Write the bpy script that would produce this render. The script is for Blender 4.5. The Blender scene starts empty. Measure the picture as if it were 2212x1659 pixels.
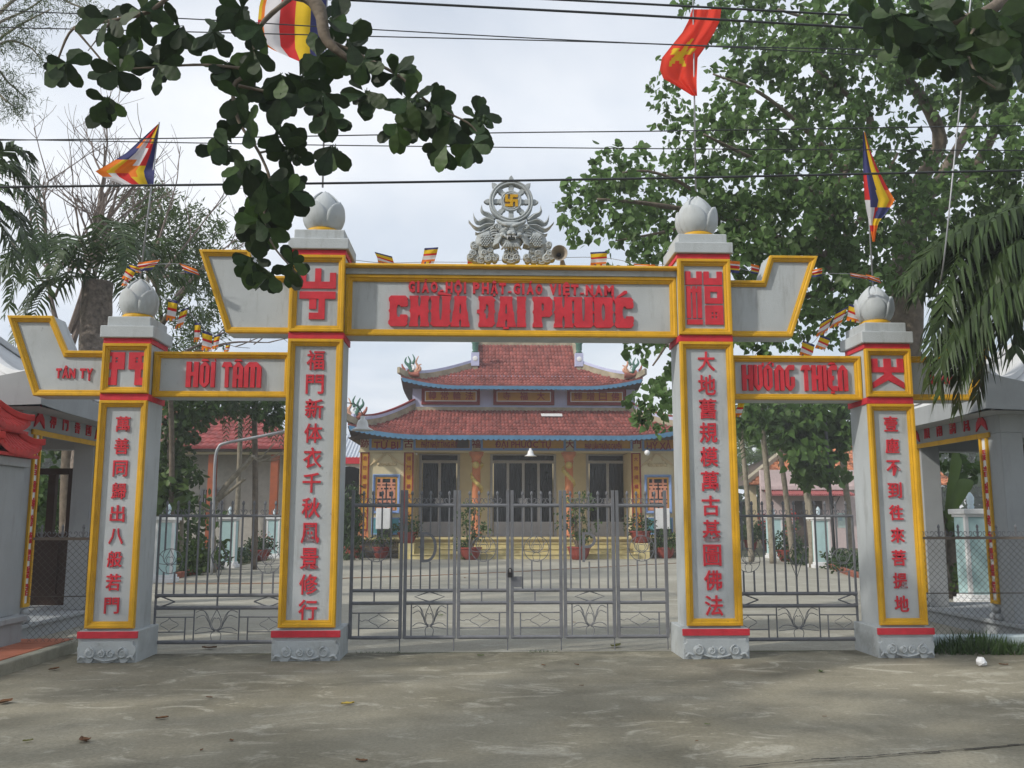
import bpy, math, random
import numpy as np
from mathutils import Vector, Matrix
from mathutils.geometry import tessellate_polygon
random.seed(7); rng = np.random.default_rng(7)
PI = math.pi
scene = bpy.context.scene
C = scene.collection

# ------------------------------------------------------------------ camera, sky, sun, exposure
FPX, CX, CY = 1967.0, 1106.0, 829.5          # focal length and centre measured on a 2212 px wide view
CAMZ = 1.455
YAW = math.atan(73 / FPX); PIT = math.atan((1120 - 829.5) / FPX)
cam_d = bpy.data.cameras.new("camera")
cam_d.sensor_width = 36.0; cam_d.lens = 36.0 * FPX / 2212.0
cam_d.clip_start = 0.05; cam_d.clip_end = 3000
cam = bpy.data.objects.new("camera", cam_d); C.objects.link(cam)
cam.location = (0, 0, CAMZ); cam.rotation_euler = (PI / 2 + PIT, 0, -YAW)
scene.camera = cam

SUN_FROM = Vector((-1.85, -1.0, 1.5)).normalized()
SUN_EL = math.asin(SUN_FROM.z); SUN_AZ = math.atan2(SUN_FROM.x, SUN_FROM.y)
world = bpy.data.worlds.new("World"); scene.world = world; world.use_nodes = True
nt = world.node_tree; nt.nodes.clear()
def N(t, nt_=None): return (nt_ or nt).nodes.new(t)
out = N("ShaderNodeOutputWorld"); bg = N("ShaderNodeBackground"); bg.inputs["Strength"].default_value = 0.125
sky = N("ShaderNodeTexSky"); sky.sky_type = 'NISHITA'; sky.sun_disc = False
sky.sun_elevation = SUN_EL; sky.sun_rotation = SUN_AZ % (2 * PI); sky.dust_density = 3.0; sky.air_density = 1.2
tc = N("ShaderNodeTexCoord"); sep = N("ShaderNodeSeparateXYZ")
nt.links.new(tc.outputs["Generated"], sep.inputs[0])
addz = N("ShaderNodeMath"); addz.operation = 'MAXIMUM'; addz.inputs[1].default_value = 0.0
nt.links.new(sep.outputs["Z"], addz.inputs[0])
addz2 = N("ShaderNodeMath"); addz2.operation = 'ADD'; addz2.inputs[1].default_value = 0.28
nt.links.new(addz.outputs[0], addz2.inputs[0])
div = N("ShaderNodeVectorMath"); div.operation = 'DIVIDE'
nt.links.new(tc.outputs["Generated"], div.inputs[0]); nt.links.new(addz2.outputs[0], div.inputs[1])
n1 = N("ShaderNodeTexNoise"); n1.inputs["Scale"].default_value = 1.15; n1.inputs["Detail"].default_value = 7; n1.inputs["Roughness"].default_value = 0.52
n1.inputs["Distortion"].default_value = 0.4
mp = N("ShaderNodeMapping"); mp.inputs["Location"].default_value = (3.1, 1.7, 0.4)
nt.links.new(div.outputs[0], mp.inputs[0]); nt.links.new(mp.outputs[0], n1.inputs["Vector"])
r1 = N("ShaderNodeValToRGB")                 # cloud brightness: grey-blue bellies to near white
r1.color_ramp.elements[0].position = 0.34; r1.color_ramp.elements[0].color = (4.15, 4.8, 5.7, 1)
r1.color_ramp.elements[1].position = 0.66; r1.color_ramp.elements[1].color = (7.2, 7.35, 7.6, 1)
nt.links.new(n1.outputs["Fac"], r1.inputs[0])
n2 = N("ShaderNodeTexNoise"); n2.inputs["Scale"].default_value = 0.8; n2.inputs["Detail"].default_value = 5
mp2 = N("ShaderNodeMapping"); mp2.inputs["Location"].default_value = (9.1, 4.7, 2.4)
nt.links.new(div.outputs[0], mp2.inputs[0]); nt.links.new(mp2.outputs[0], n2.inputs["Vector"])
r2 = N("ShaderNodeMapRange"); r2.inputs["From Min"].default_value = 0.36; r2.inputs["From Max"].default_value = 0.6
r2.inputs["To Min"].default_value = 0.62; r2.inputs["To Max"].default_value = 1.0
nt.links.new(n2.outputs["Fac"], r2.inputs["Value"])
mx = N("ShaderNodeMix"); mx.data_type = 'RGBA'
nt.links.new(r2.outputs[0], mx.inputs[0]); nt.links.new(sky.outputs[0], mx.inputs[6]); nt.links.new(r1.outputs[0], mx.inputs[7])
nt.links.new(mx.outputs[2], bg.inputs["Color"]); nt.links.new(bg.outputs[0], out.inputs[0])

sun_d = bpy.data.lights.new("sun", 'SUN'); sun_d.energy = 2.4; sun_d.angle = math.radians(2.0); sun_d.color = (1.0, 0.95, 0.86)
sun = bpy.data.objects.new("sun", sun_d); C.objects.link(sun)
sun.rotation_euler = (-SUN_FROM).to_track_quat('-Z', 'Y').to_euler(); sun.location = SUN_FROM * 60
vs = scene.view_settings
scene.display_settings.display_device = 'sRGB'
vs.view_transform = 'Standard'; vs.look = 'None'; vs.gamma = 1.0; vs.use_curve_mapping = False
vs.exposure = 0.30
try:
    scene.cycles.max_bounces = 6; scene.cycles.transparent_max_bounces = 6
except Exception: pass

# ------------------------------------------------------------------ measuring: a direction seen in the photograph meets a plane
_fw = Vector((math.sin(YAW) * math.cos(PIT), math.cos(YAW) * math.cos(PIT), math.sin(PIT)))
_rt = Vector((math.cos(YAW), -math.sin(YAW), 0)); _up = _rt.cross(_fw); _O = Vector((0, 0, CAMZ))
def ray(u, v): return _fw + _rt * ((u - CX) / FPX) + _up * ((CY - v) / FPX)
def P(u, v, Y): d = ray(u, v); return _O + d * (Y / d.y)
def G(u, v, z=0.0): d = ray(u, v); return _O + d * ((z - CAMZ) / d.z)
def XZ(u, v, Y): p = P(u, v, Y); return p.x, p.z

# ------------------------------------------------------------------ materials
MATS = {}
def mat(name, col, rough=0.75, spec=0.3, var=0.15, scale=6.0, dark=None, dirt=0.0, bump=0.0, bscale=40.0, trans=0.0, metal=0.0, island=0.0, emis=None, streak=False, specks=0.0, orand=0.0):
    m = bpy.data.materials.new(name); m.use_nodes = True; t = m.node_tree; t.nodes.clear()
    L = t.links.new
    o = N("ShaderNodeOutputMaterial", t); b = N("ShaderNodeBsdfPrincipled", t)
    b.inputs["Roughness"].default_value = rough; b.inputs["Metallic"].default_value = metal
    b.inputs["Specular IOR Level"].default_value = spec
    tcx = N("ShaderNodeTexCoord", t); geo = N("ShaderNodeNewGeometry", t)
    no = N("ShaderNodeTexNoise", t); no.inputs["Scale"].default_value = scale; no.inputs["Detail"].default_value = 6; no.inputs["Roughness"].default_value = 0.6
    L(geo.outputs["Position"], no.inputs["Vector"])
    mr = N("ShaderNodeMapRange", t); mr.inputs["From Min"].default_value = 0.3; mr.inputs["From Max"].default_value = 0.7
    mr.inputs["To Min"].default_value = 1 - var; mr.inputs["To Max"].default_value = 1 + var
    L(no.outputs["Fac"], mr.inputs["Value"])
    base = N("ShaderNodeMix", t); base.data_type = 'RGBA'; base.blend_type = 'MULTIPLY'; base.inputs[0].default_value = 1.0
    base.inputs[6].default_value = (*col, 1); L(mr.outputs[0], base.inputs[7])
    cur = base.outputs[2]
    if dirt > 0:
        n3 = N("ShaderNodeTexNoise", t); n3.inputs["Scale"].default_value = 1.0; n3.inputs["Detail"].default_value = 8; n3.inputs["Roughness"].default_value = 0.7
        mpp = N("ShaderNodeMapping", t); mpp.inputs["Scale"].default_value = (9, 9, 1.6) if streak else (3.5, 3.5, 3.5)
        L(geo.outputs["Position"], mpp.inputs[0]); L(mpp.outputs[0], n3.inputs["Vector"])
        m3 = N("ShaderNodeMapRange", t); m3.inputs["From Min"].default_value = 0.53; m3.inputs["From Max"].default_value = 0.78
        m3.inputs["To Min"].default_value = 0.0; m3.inputs["To Max"].default_value = dirt
        L(n3.outputs["Fac"], m3.inputs["Value"])
        dm = N("ShaderNodeMix", t); dm.data_type = 'RGBA'; L(m3.outputs[0], dm.inputs[0]); L(cur, dm.inputs[6])
        dm.inputs[7].default_value = (*(dark or [c * 0.3 for c in col]), 1); cur = dm.outputs[2]
    if specks > 0:
        ns = N("ShaderNodeTexNoise", t); ns.inputs["Scale"].default_value = 17.0; ns.inputs["Detail"].default_value = 7; ns.inputs["Roughness"].default_value = 0.62; ns.inputs["Distortion"].default_value = 0.8
        L(geo.outputs["Position"], ns.inputs["Vector"])
        s3 = N("ShaderNodeMapRange", t); s3.inputs["From Min"].default_value = 0.685; s3.inputs["From Max"].default_value = 0.72; s3.inputs["To Min"].default_value = 0.0; s3.inputs["To Max"].default_value = specks
        L(ns.outputs["Fac"], s3.inputs["Value"])
        sm = N("ShaderNodeMix", t); sm.data_type = 'RGBA'; L(s3.outputs[0], sm.inputs[0]); L(cur, sm.inputs[6])
        sm.inputs[7].default_value = (*[c * 0.35 + 0.02 for c in col], 1); cur = sm.outputs[2]
    if orand > 0:
        oi = N("ShaderNodeObjectInfo", t); mo = N("ShaderNodeMapRange", t); mo.inputs["To Min"].default_value = 1 - orand; mo.inputs["To Max"].default_value = 1 + orand * 1.6
        L(oi.outputs["Random"], mo.inputs["Value"]); om = N("ShaderNodeMix", t); om.data_type = 'RGBA'; om.blend_type = 'MULTIPLY'; om.inputs[0].default_value = 1.0
        L(cur, om.inputs[6]); L(mo.outputs[0], om.inputs[7]); cur = om.outputs[2]
    if island > 0:
        mi = N("ShaderNodeMapRange", t); mi.inputs["To Min"].default_value = 1 - island; mi.inputs["To Max"].default_value = 1 + island
        L(geo.outputs["Random Per Island"], mi.inputs["Value"])
        im = N("ShaderNodeMix", t); im.data_type = 'RGBA'; im.blend_type = 'MULTIPLY'; im.inputs[0].default_value = 1.0
        L(cur, im.inputs[6]); L(mi.outputs[0], im.inputs[7]); cur = im.outputs[2]
    L(cur, b.inputs["Base Color"])
    if bump > 0:
        nb = N("ShaderNodeTexNoise", t); nb.inputs["Scale"].default_value = bscale; nb.inputs["Detail"].default_value = 5
        L(geo.outputs["Position"], nb.inputs["Vector"])
        bp = N("ShaderNodeBump", t); bp.inputs["Strength"].default_value = bump; bp.inputs["Distance"].default_value = 0.02
        L(nb.outputs["Fac"], bp.inputs["Height"]); L(bp.outputs[0], b.inputs["Normal"])
    if emis: b.inputs["Emission Color"].default_value = (*emis, 1); b.inputs["Emission Strength"].default_value = 1
    if trans > 0:
        tr = N("ShaderNodeBsdfTranslucent", t); L(cur, tr.inputs["Color"])
        ms = N("ShaderNodeMixShader", t); ms.inputs[0].default_value = trans
        L(b.outputs[0], ms.inputs[1]); L(tr.outputs[0], ms.inputs[2]); L(ms.outputs[0], o.inputs[0])
    else: L(b.outputs[0], o.inputs[0])
    MATS[name] = m
    return m

GREY = mat("grey_paint", (0.43, 0.46, 0.475), 0.6, var=0.09, scale=2.0, dirt=0.62, dark=(0.20, 0.20, 0.185), streak=True, bump=0.15, bscale=70, specks=0.5)
GREYB = mat("grey_paint_base", (0.42, 0.45, 0.46), 0.65, var=0.12, scale=4, dirt=0.75, dark=(0.17, 0.165, 0.135), bump=0.25, bscale=50, specks=0.5)
YEL = mat("yellow_paint", (0.60, 0.335, 0.015), 0.5, var=0.12, scale=5, dirt=0.6, dark=(0.27, 0.16, 0.03), streak=True, bump=0.1, specks=0.6)
RED = mat("red_paint", (0.55, 0.032, 0.048), 0.6, var=0.16, scale=9, dirt=0.5, dark=(0.34, 0.06, 0.06), bump=0.1, specks=0.35)
IRON = mat("grey_iron", (0.155, 0.16, 0.175), 0.5, spec=0.45, var=0.15, scale=12, dirt=0.35, dark=(0.13, 0.085, 0.06))
WHITE = mat("white_paint", (0.74, 0.75, 0.76), 0.6, var=0.06, dirt=0.25, dark=(0.35, 0.34, 0.32), streak=True)
BLACK = mat("black_rubber", (0.02, 0.02, 0.022), 0.55)
CABLE = mat("cable_black", (0.035, 0.04, 0.045), 0.5)

# ------------------------------------------------------------------ mesh building
ORG = {}
def wloc(o):
    v = Vector((0, 0, 0))
    while o is not None: v = v + Vector(o.location); o = o.parent
    return v
class MB:
    def __init__(s): s.v = []; s.f = []; s.m = []; s.cm = 0
    def add(s, vs, fs, m=None):
        b = len(s.v); s.v.extend([tuple(p) for p in vs]); s.f.extend([tuple(b + i for i in f) for f in fs]); s.m.extend([s.cm if m is None else m] * len(fs)); return s
    def box(s, x0, x1, y0, y1, z0, z1, m=None):
        return s.add([(x0,y0,z0),(x1,y0,z0),(x1,y1,z0),(x0,y1,z0),(x0,y0,z1),(x1,y0,z1),(x1,y1,z1),(x0,y1,z1)],
                     [(0,3,2,1),(4,5,6,7),(0,1,5,4),(1,2,6,5),(2,3,7,6),(3,0,4,7)], m)
    def prism(s, poly, y0, y1, m=None):      # poly of (x, z), counter-clockwise seen from -Y, front at y0
        n = len(poly); tri = tessellate_polygon([[Vector((x, z, 0)) for x, z in poly]])
        fr = [(x, y0, z) for x, z in poly]; bk = [(x, y1, z) for x, z in poly]
        fs = []
        for a, b, c in tri:
            pa, pb, pc = poly[a], poly[b], poly[c]
            if (pb[0]-pa[0])*(pc[1]-pa[1])-(pb[1]-pa[1])*(pc[0]-pa[0]) < 0: b, c = c, b
            fs.append((a, b, c)); fs.append((n + a, n + c, n + b))
        area = sum(poly[i][0]*poly[(i+1)%n][1]-poly[(i+1)%n][0]*poly[i][1] for i in range(n))
        for i in range(n):
            j = (i + 1) % n
            fs.append((i, n + i, n + j, j) if area > 0 else (j, n + j, n + i, i))
        return s.add(fr + bk, fs, m)
    def hprism(s, loops, y0, y1, m=None):    # outline with holes
        flat = [p for l in loops for p in l]; n = len(flat)
        tri = tessellate_polygon([[Vector((x, z, 0)) for x, z in l] for l in loops])
        fs = []
        for a, b, c in tri:
            pa, pb, pc = flat[a], flat[b], flat[c]
            if (pb[0]-pa[0])*(pc[1]-pa[1])-(pb[1]-pa[1])*(pc[0]-pa[0]) < 0: b, c = c, b
            fs.append((a, b, c))
        off = 0
        for li, l in enumerate(loops):
            k = len(l); area = sum(l[i][0]*l[(i+1)%k][1]-l[(i+1)%k][0]*l[i][1] for i in range(k))
            fl = (area > 0) != (li > 0)
            for i in range(k):
                a, b = off + i, off + (i + 1) % k
                fs.append((a, n + a, n + b, b) if fl else (b, n + b, n + a, a))
            off += k
        return s.add([(x, y0, z) for x, z in flat] + [(x, y1, z) for x, z in flat], fs, m)
    def tube(s, pts, r, n=6, closed=False, cap=True, m=None):
        pts = [Vector(p) for p in pts]; k = len(pts)
        rs = r if isinstance(r, (list, tuple)) else [r] * k
        T = []
        for i in range(k):
            a = pts[(i - 1) % k] if (closed or i > 0) else pts[i]; b = pts[(i + 1) % k] if (closed or i < k - 1) else pts[i]
            d = b - a; T.append(d.normalized() if d.length > 1e-9 else Vector((0, 0, 1)))
        u = T[0].cross(Vector((0, 0, 1)))
        if u.length < 1e-3: u = T[0].cross(Vector((1, 0, 0)))
        u.normalize(); V_ = []
        for i in range(k):
            u = (u - T[i] * u.dot(T[i]));
            if u.length < 1e-6: u = T[i].orthogonal()
            u.normalize(); w = T[i].cross(u)
            for j in range(n):
                a = 2 * PI * j / n; V_.append(pts[i] + (u * math.cos(a) + w * math.sin(a)) * rs[i])
        fs = []
        for i in range(k if closed else k - 1):
            for j in range(n):
                a = i * n + j; b = i * n + (j + 1) % n; c = ((i + 1) % k) * n + (j + 1) % n; d = ((i + 1) % k) * n + j
                fs.append((a, b, c, d))
        if cap and not closed:
            fs.append(tuple(range(n - 1, -1, -1))); fs.append(tuple((k - 1) * n + j for j in range(n)))
        return s.add(V_, fs, m)
    def lathe(s, prof, c=(0, 0, 0), n=16, m=None, cap=True, sq=None):
        k = len(prof); vs = []
        for r, z in prof:
            for j in range(n):
                a = 2 * PI * j / n
                vs.append((c[0] + r * math.cos(a), c[1] + r * math.sin(a), c[2] + z))
        fs = []
        for i in range(k - 1):
            for j in range(n):
                fs.append((i*n+j, i*n+(j+1)%n, (i+1)*n+(j+1)%n, (i+1)*n+j))
        if cap:
            fs.append(tuple(range(n - 1, -1, -1))); fs.append(tuple((k-1)*n + j for j in range(n)))
        return s.add(vs, fs, m)
    def ball(s, c, r, n=10, k=7, m=None):
        rx, ry, rz = r if isinstance(r, (tuple, list)) else (r, r, r)
        vs = [(c[0], c[1], c[2] - rz)]; fs = []
        for i in range(1, k):
            ph = -PI/2 + PI * i / k
            for j in range(n):
                a = 2*PI*j/n; vs.append((c[0]+rx*math.cos(ph)*math.cos(a), c[1]+ry*math.cos(ph)*math.sin(a), c[2]+rz*math.sin(ph)))
        vs.append((c[0], c[1], c[2] + rz)); L_ = len(vs) - 1
        for j in range(n): fs.append((0, 1+(j+1)%n, 1+j)); fs.append((L_, L_-n+j, L_-n+(j+1)%n))
        for i in range(k-2):
            for j in range(n):
                a = 1+i*n+j; b = 1+i*n+(j+1)%n; fs.append((a, b, b+n, a+n))
        return s.add(vs, fs, m)
    def frame(s, poly, w, yb, d, m=None, prof=None):   # mitred moulding along a closed polygon of (x, z); yb back plane, d depth towards -Y
        area = sum(poly[i][0]*poly[(i+1)%len(poly)][1]-poly[(i+1)%len(poly)][0]*poly[i][1] for i in range(len(poly)))
        if area < 0: poly = poly[::-1]
        n = len(poly)
        prof = prof or [(0, 0), (0, 0.8), (0.10, 1.0), (0.42, 1.0), (0.52, 0.72), (0.62, 0.62), (0.78, 0.62), (0.86, 0.42), (1.0, 0.36), (1.0, 0.0)]
        vs = []
        for t, h in prof:
            for i in range(n):
                p0 = Vector(poly[i-1]); p1 = Vector(poly[i]); p2 = Vector(poly[(i+1) % n])
                e1 = (p1-p0).normalized(); e2 = (p2-p1).normalized()
                n1_ = Vector((-e1.y, e1.x)); n2_ = Vector((-e2.y, e2.x))
                b = n1_ + n2_; b = b / max(b.dot(n1_), 0.2)
                q = p1 + b * (t * w); vs.append((q.x, yb - h * d, q.y))
        fs = []
        for k in range(len(prof) - 1):
            for i in range(n):
                j = (i + 1) % n; fs.append((k*n+i, k*n+j, (k+1)*n+j, (k+1)*n+i))
        return s.add(vs, [f[::-1] for f in fs], m)
    def grid(s, fn, nu, nv, m=None, flip=False):
        vs = [fn(i / nu, j / nv) for j in range(nv + 1) for i in range(nu + 1)]
        fs = []
        for j in range(nv):
            for i in range(nu):
                a = j*(nu+1)+i; f = (a, a+1, a+nu+2, a+nu+1); fs.append(f[::-1] if flip else f)
        return s.add(vs, fs, m)
    def build(s, name, mats, parent=None, smooth=False, bevel=0.0, kind=None, label=None, mods=None):
        o = bpy.data.objects.new(name, s.mesh(name, mats, wloc(parent), smooth)); C.objects.link(o)
        if parent: o.parent = parent
        if bevel:
            bm = o.modifiers.new("bevel", 'BEVEL'); bm.width = bevel; bm.segments = 2; bm.limit_method = 'ANGLE'; bm.angle_limit = math.radians(40)
        if kind: o["kind"] = kind
        if label: o["label"] = label
        return o
    def mesh(s, name, mats, org=Vector((0, 0, 0)), smooth=False):
        me = bpy.data.meshes.new(name)
        vs = [(x - org.x, y - org.y, z - org.z) for x, y, z in s.v]
        me.from_pydata(vs, [], s.f)
        if not isinstance(mats, (list, tuple)): mats = [mats]
        for q in mats: me.materials.append(q)
        if len(mats) > 1: me.polygons.foreach_set("material_index", s.m)
        if smooth: me.polygons.foreach_set("use_smooth", [True] * len(me.polygons))
        me.update()
        return me
def thing(name, label, cat, loc=(0, 0, 0), group=None):
    o = bpy.data.objects.new(name, None); C.objects.link(o); o.location = loc; o.empty_display_size = 0.2
    return tag(o, label, cat, group)
def tag(o, label, cat=None, group=None, kind=None):
    if label: o["label"] = label
    if cat: o["category"] = cat
    if group: o["group"] = group
    if kind: o["kind"] = kind
    return o
def share(name, me, parent, loc=(0, 0, 0), rot=(0, 0, 0), scale=(1, 1, 1)):
    o = bpy.data.objects.new(name, me); C.objects.link(o); o.parent = parent
    o.location = Vector(loc) - wloc(parent) if parent else loc
    o.rotation_euler = rot; o.scale = scale
    return o
def copy_tree(o, parent=None):
    c = o.copy(); C.objects.link(c)
    if parent: c.parent = parent
    for ch in list(o.children): copy_tree(ch, c)
    return c
def fast(name, V, F, mats, parent=None, smooth=False, kind=None, org=None):   # numpy arrays: V (n,3), F (m,k)
    me = bpy.data.meshes.new(name); V = np.asarray(V, dtype=np.float32)
    o_ = wloc(parent) if org is None else org
    V = V - np.array(o_, dtype=np.float32)
    k = F.shape[1]; m = F.shape[0]
    me.vertices.add(len(V)); me.vertices.foreach_set("co", V.ravel())
    me.loops.add(m * k); me.loops.foreach_set("vertex_index", F.astype(np.int32).ravel())
    me.polygons.add(m); me.polygons.foreach_set("loop_start", np.arange(0, m * k, k, dtype=np.int32))
    try: me.polygons.foreach_set("loop_total", np.full(m, k, dtype=np.int32))
    except Exception: pass
    for q in (mats if isinstance(mats, (list, tuple)) else [mats]): me.materials.append(q)
    if smooth: me.polygons.foreach_set("use_smooth", np.ones(m, dtype=bool))
    me.update(calc_edges=True); me.validate()
    o = bpy.data.objects.new(name, me); C.objects.link(o)
    if parent: o.parent = parent
    if kind: o["kind"] = kind
    return o
def cr(pts, n=8, closed=False):              # smooth curve through points
    P_ = [Vector(p) for p in pts]; k = len(P_); out_ = []
    for i in range(k if closed else k - 1):
        a = P_[(i-1) % k] if (closed or i > 0) else P_[i]*2-P_[i+1]; b = P_[i]; c = P_[(i+1) % k]; d = P_[(i+2) % k] if (closed or i < k-2) else P_[i+1]*2-P_[i]
        for j in range(n):
            t = j / n; out_.append(0.5*((2*b)+(c-a)*t+(2*a-5*b+4*c-d)*t*t+(-a+3*b-3*c+d)*t**3))
    if not closed: out_.append(P_[-1])
    return out_
def lerp(a, b, t): return a + (b - a) * t

# ------------------------------------------------------------------ lettering: glyph outlines taken once from the built-in font
COUPLET = dict(LI="福門新体衣千秋風景修行", RI="大地舊規模萬古基圖佛法", LO="萬善同歸出八般若門", RO="壹塵不到徃來菩提地")
BOARDS = ["TỪ BI", "PHẬT NHỰT TĂNG HUY", "ĐẠI PHƯỚC TỰ", "PHÁP LUÂN THƯỜNG CHUYỂN", "HỶ XẢ"]
_need = {}
for s_ in COUPLET.values():
    for ch in s_: _need[ch] = 0.014
for s_ in ["轉常輪法", "寺福大", "輝增日佛", "跡古福大門", "若竹楊瀰正鳴高", "福門極善古大千", "大地規模古今法", "大士變吉維祭禮佛音", "是音盛神尊德聖靈堂", "神門善國", "風調雨順"]:
    for ch in s_: _need.setdefault(ch, 0.006)
for s_ in ["GIÁO-HỘI", "PHẬT-GIÁO", "VIỆT-NAM", "TÂN TỴ", "2001"]:
    for ch in s_:
        if ch != " ": _need.setdefault(ch, 0.05)
for s_ in BOARDS: _need[s_] = 0.02
GLY = {}
def _glyphs():
    tmp = []
    for s_, off in _need.items():
        c = bpy.data.curves.new("t", 'FONT'); c.body = s_; c.extrude = 0.5; c.offset = off; c.resolution_u = 2
        o = bpy.data.objects.new("t", c); C.objects.link(o); tmp.append((s_, o, c))
    dg = bpy.context.evaluated_depsgraph_get()
    for s_, o, c in tmp:
        e = o.evaluated_get(dg); me = e.to_mesh()
        GLY[s_] = (np.array([tuple(v.co) for v in me.vertices]), [tuple(p.vertices) for p in me.polygons]); e.to_mesh_clear()
    for s_, o, c in tmp: bpy.data.objects.remove(o); bpy.data.curves.remove(c)
_glyphs()
def glyph(mb, s_, x0, x1, z0, z1, yf, depth, keep=False, m=None):
    V, F = GLY[s_]
    if len(V) == 0: return mb
    lo = V.min(0); hi = V.max(0); sx = (x1 - x0) / (hi[0] - lo[0]); sz = (z1 - z0) / (hi[1] - lo[1])
    if keep: sx = sz = min(sx, sz)
    cx_ = (x0 + x1) / 2; cz_ = (z0 + z1) / 2
    vs = [(cx_ + (p[0] - (lo[0]+hi[0])/2) * sx, yf + (0 if p[2] > 0 else depth), cz_ + (p[1] - (lo[1]+hi[1])/2) * sz) for p in V]
    return mb.add(vs, F, m)
# block letters on uneven grids: '#' full cell, a b c d = corner cut away at top-left, top-right, bottom-left, bottom-right
def gridglyph(mb, rows, cols, heights, x0, x1, z0, z1, yf, depth, m=None):
    W_ = sum(cols); H_ = sum(heights)
    xs = [x0 + (x1-x0) * sum(cols[:i]) / W_ for i in range(len(cols) + 1)]
    zs = [z1 - (z1-z0) * sum(heights[:i]) / H_ for i in range(len(heights) + 1)]
    for r, row in enumerate(rows):
        for c, ch in enumerate(row):
            if ch == '.': continue
            A = (xs[c], zs[r]); B = (xs[c+1], zs[r]); D = (xs[c], zs[r+1]); E_ = (xs[c+1], zs[r+1])
            poly = {'#': [D, E_, B, A], 'a': [D, E_, B], 'b': [D, E_, A], 'c': [E_, B, A], 'd': [D, B, A]}[ch]
            n = len(poly)
            nb = lambda rr, cc: 0 <= rr < len(rows) and 0 <= cc < len(row) and rows[rr][cc] == '#'
            fs = [tuple(range(n))]
            vs = [(x, yf, z) for x, z in poly] + [(x, yf + depth, z) for x, z in poly]
            for i in range(n):
                j = (i+1) % n; p, q = poly[i], poly[j]
                if ch == '#':
                    if i == 0 and nb(r+1, c): continue
                    if i == 1 and nb(r, c+1): continue
                    if i == 2 and nb(r-1, c): continue
                    if i == 3 and nb(r, c-1): continue
                fs.append((i, n+i, n+j, j))
            mb.add(vs, fs, m)
    return mb
# ------------------------------------------------------------------ ground
def ground_mat(name, base, light, dark, sc, edge=False):
    m = bpy.data.materials.new(name); m.use_nodes = True; t = m.node_tree; t.nodes.clear(); L = t.links.new
    o = N("ShaderNodeOutputMaterial", t); b = N("ShaderNodeBsdfPrincipled", t); b.inputs["Roughness"].default_value = 0.85; b.inputs["Specular IOR Level"].default_value = 0.25
    geo = N("ShaderNodeNewGeometry", t)
    def noise(scale, detail, rough, dist=0.0, loc=(0, 0, 0), st=(1, 1, 1)):
        q = N("ShaderNodeMapping", t); q.inputs["Location"].default_value = loc; q.inputs["Scale"].default_value = st; L(geo.outputs["Position"], q.inputs[0])
        n_ = N("ShaderNodeTexNoise", t); n_.inputs["Scale"].default_value = scale; n_.inputs["Detail"].default_value = detail
        n_.inputs["Roughness"].default_value = rough; n_.inputs["Distortion"].default_value = dist; L(q.outputs[0], n_.inputs["Vector"]); return n_.outputs["Fac"]
    def rng_(x, a, b_, c=0.0, d=1.0):
        r = N("ShaderNodeMapRange", t); r.inputs["From Min"].default_value = a; r.inputs["From Max"].default_value = b_; r.inputs["To Min"].default_value = c; r.inputs["To Max"].default_value = d; L(x, r.inputs["Value"]); return r.outputs[0]
    def mix(f, a, b_, mode='MIX'):
        r = N("ShaderNodeMix", t); r.data_type = 'RGBA'; r.blend_type = mode
        for k, x in ((0, f), (6, a), (7, b_)):
            if isinstance(x, tuple): r.inputs[k].default_value = x
            elif isinstance(x, float): r.inputs[k].default_value = x
            else: L(x, r.inputs[k])
        return r.outputs[2]
    c = mix(rng_(noise(0.55 * sc, 7, 0.62), 0.38, 0.62), (*dark, 1), (*base, 1))
    c = mix(rng_(noise(1.9 * sc, 10, 0.70, 1.6, (4, 2, 0), (0.7, 1.15, 1)), 0.54, 0.64, 0, 0.66), c, (*light, 1))       # worn pale swirls
    c = mix(rng_(noise(1.1 * sc, 9, 0.7, 0.5, (8, 3, 0)), 0.55, 0.72, 0, 0.55), c, tuple(x * 0.62 for x in dark) + (1,))  # damp dark patches
    if edge:                                       # grime gathered along the gate line and round the pillar feet
        sx = N("ShaderNodeSeparateXYZ", t); L(geo.outputs["Position"], sx.inputs[0])
        a_ = rng_(sx.outputs["Y"], 9.3, 10.2, 0.0, 1.0); n_ = rng_(noise(2.2, 8, 0.7, 0.6, (1, 7, 0)), 0.36, 0.60, 0, 0.85)
        mu = N("ShaderNodeMath", t); mu.operation = 'MULTIPLY'; L(a_, mu.inputs[0]); L(n_, mu.inputs[1])
        c = mix(mu.outputs[0], c, (0.085, 0.08, 0.055, 1))
    c = mix(rng_(noise(5.5 * sc, 10, 0.75, 2.2, (2, 9, 0), (0.6, 1.3, 1)), 0.60, 0.68, 0, 0.45), c, tuple(x * 1.1 for x in light) + (1,))
    c = mix(rng_(noise(60, 3, 0.6, 0, (3, 3, 3)), 0.66, 0.70, 0, 0.5), c, (0.09, 0.085, 0.065, 1))
    c = mix(1.0, c, rng_(noise(38, 4, 0.7), 0.3, 0.7, 0.80, 1.16), 'MULTIPLY')
    L(c, b.inputs["Base Color"])
    bp = N("ShaderNodeBump", t); bp.inputs["Strength"].default_value = 0.35; bp.inputs["Distance"].default_value = 0.015
    L(noise(26, 8, 0.75), bp.inputs["Height"]); L(bp.outputs[0], b.inputs["Normal"]); L(b.outputs[0], o.inputs[0])
    MATS[name] = m; return m
CONC = ground_mat("worn_concrete", (0.315, 0.292, 0.222), (0.50, 0.475, 0.39), (0.20, 0.184, 0.133), 1.0, True)
COURT = ground_mat("court_concrete", (0.36, 0.345, 0.29), (0.46, 0.45, 0.39), (0.29, 0.275, 0.225), 0.7)
EARTH = ground_mat("earth", (0.13, 0.12, 0.07), (0.2, 0.18, 0.12), (0.06, 0.075, 0.03), 0.5)
g = MB(); R_ = 900
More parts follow.
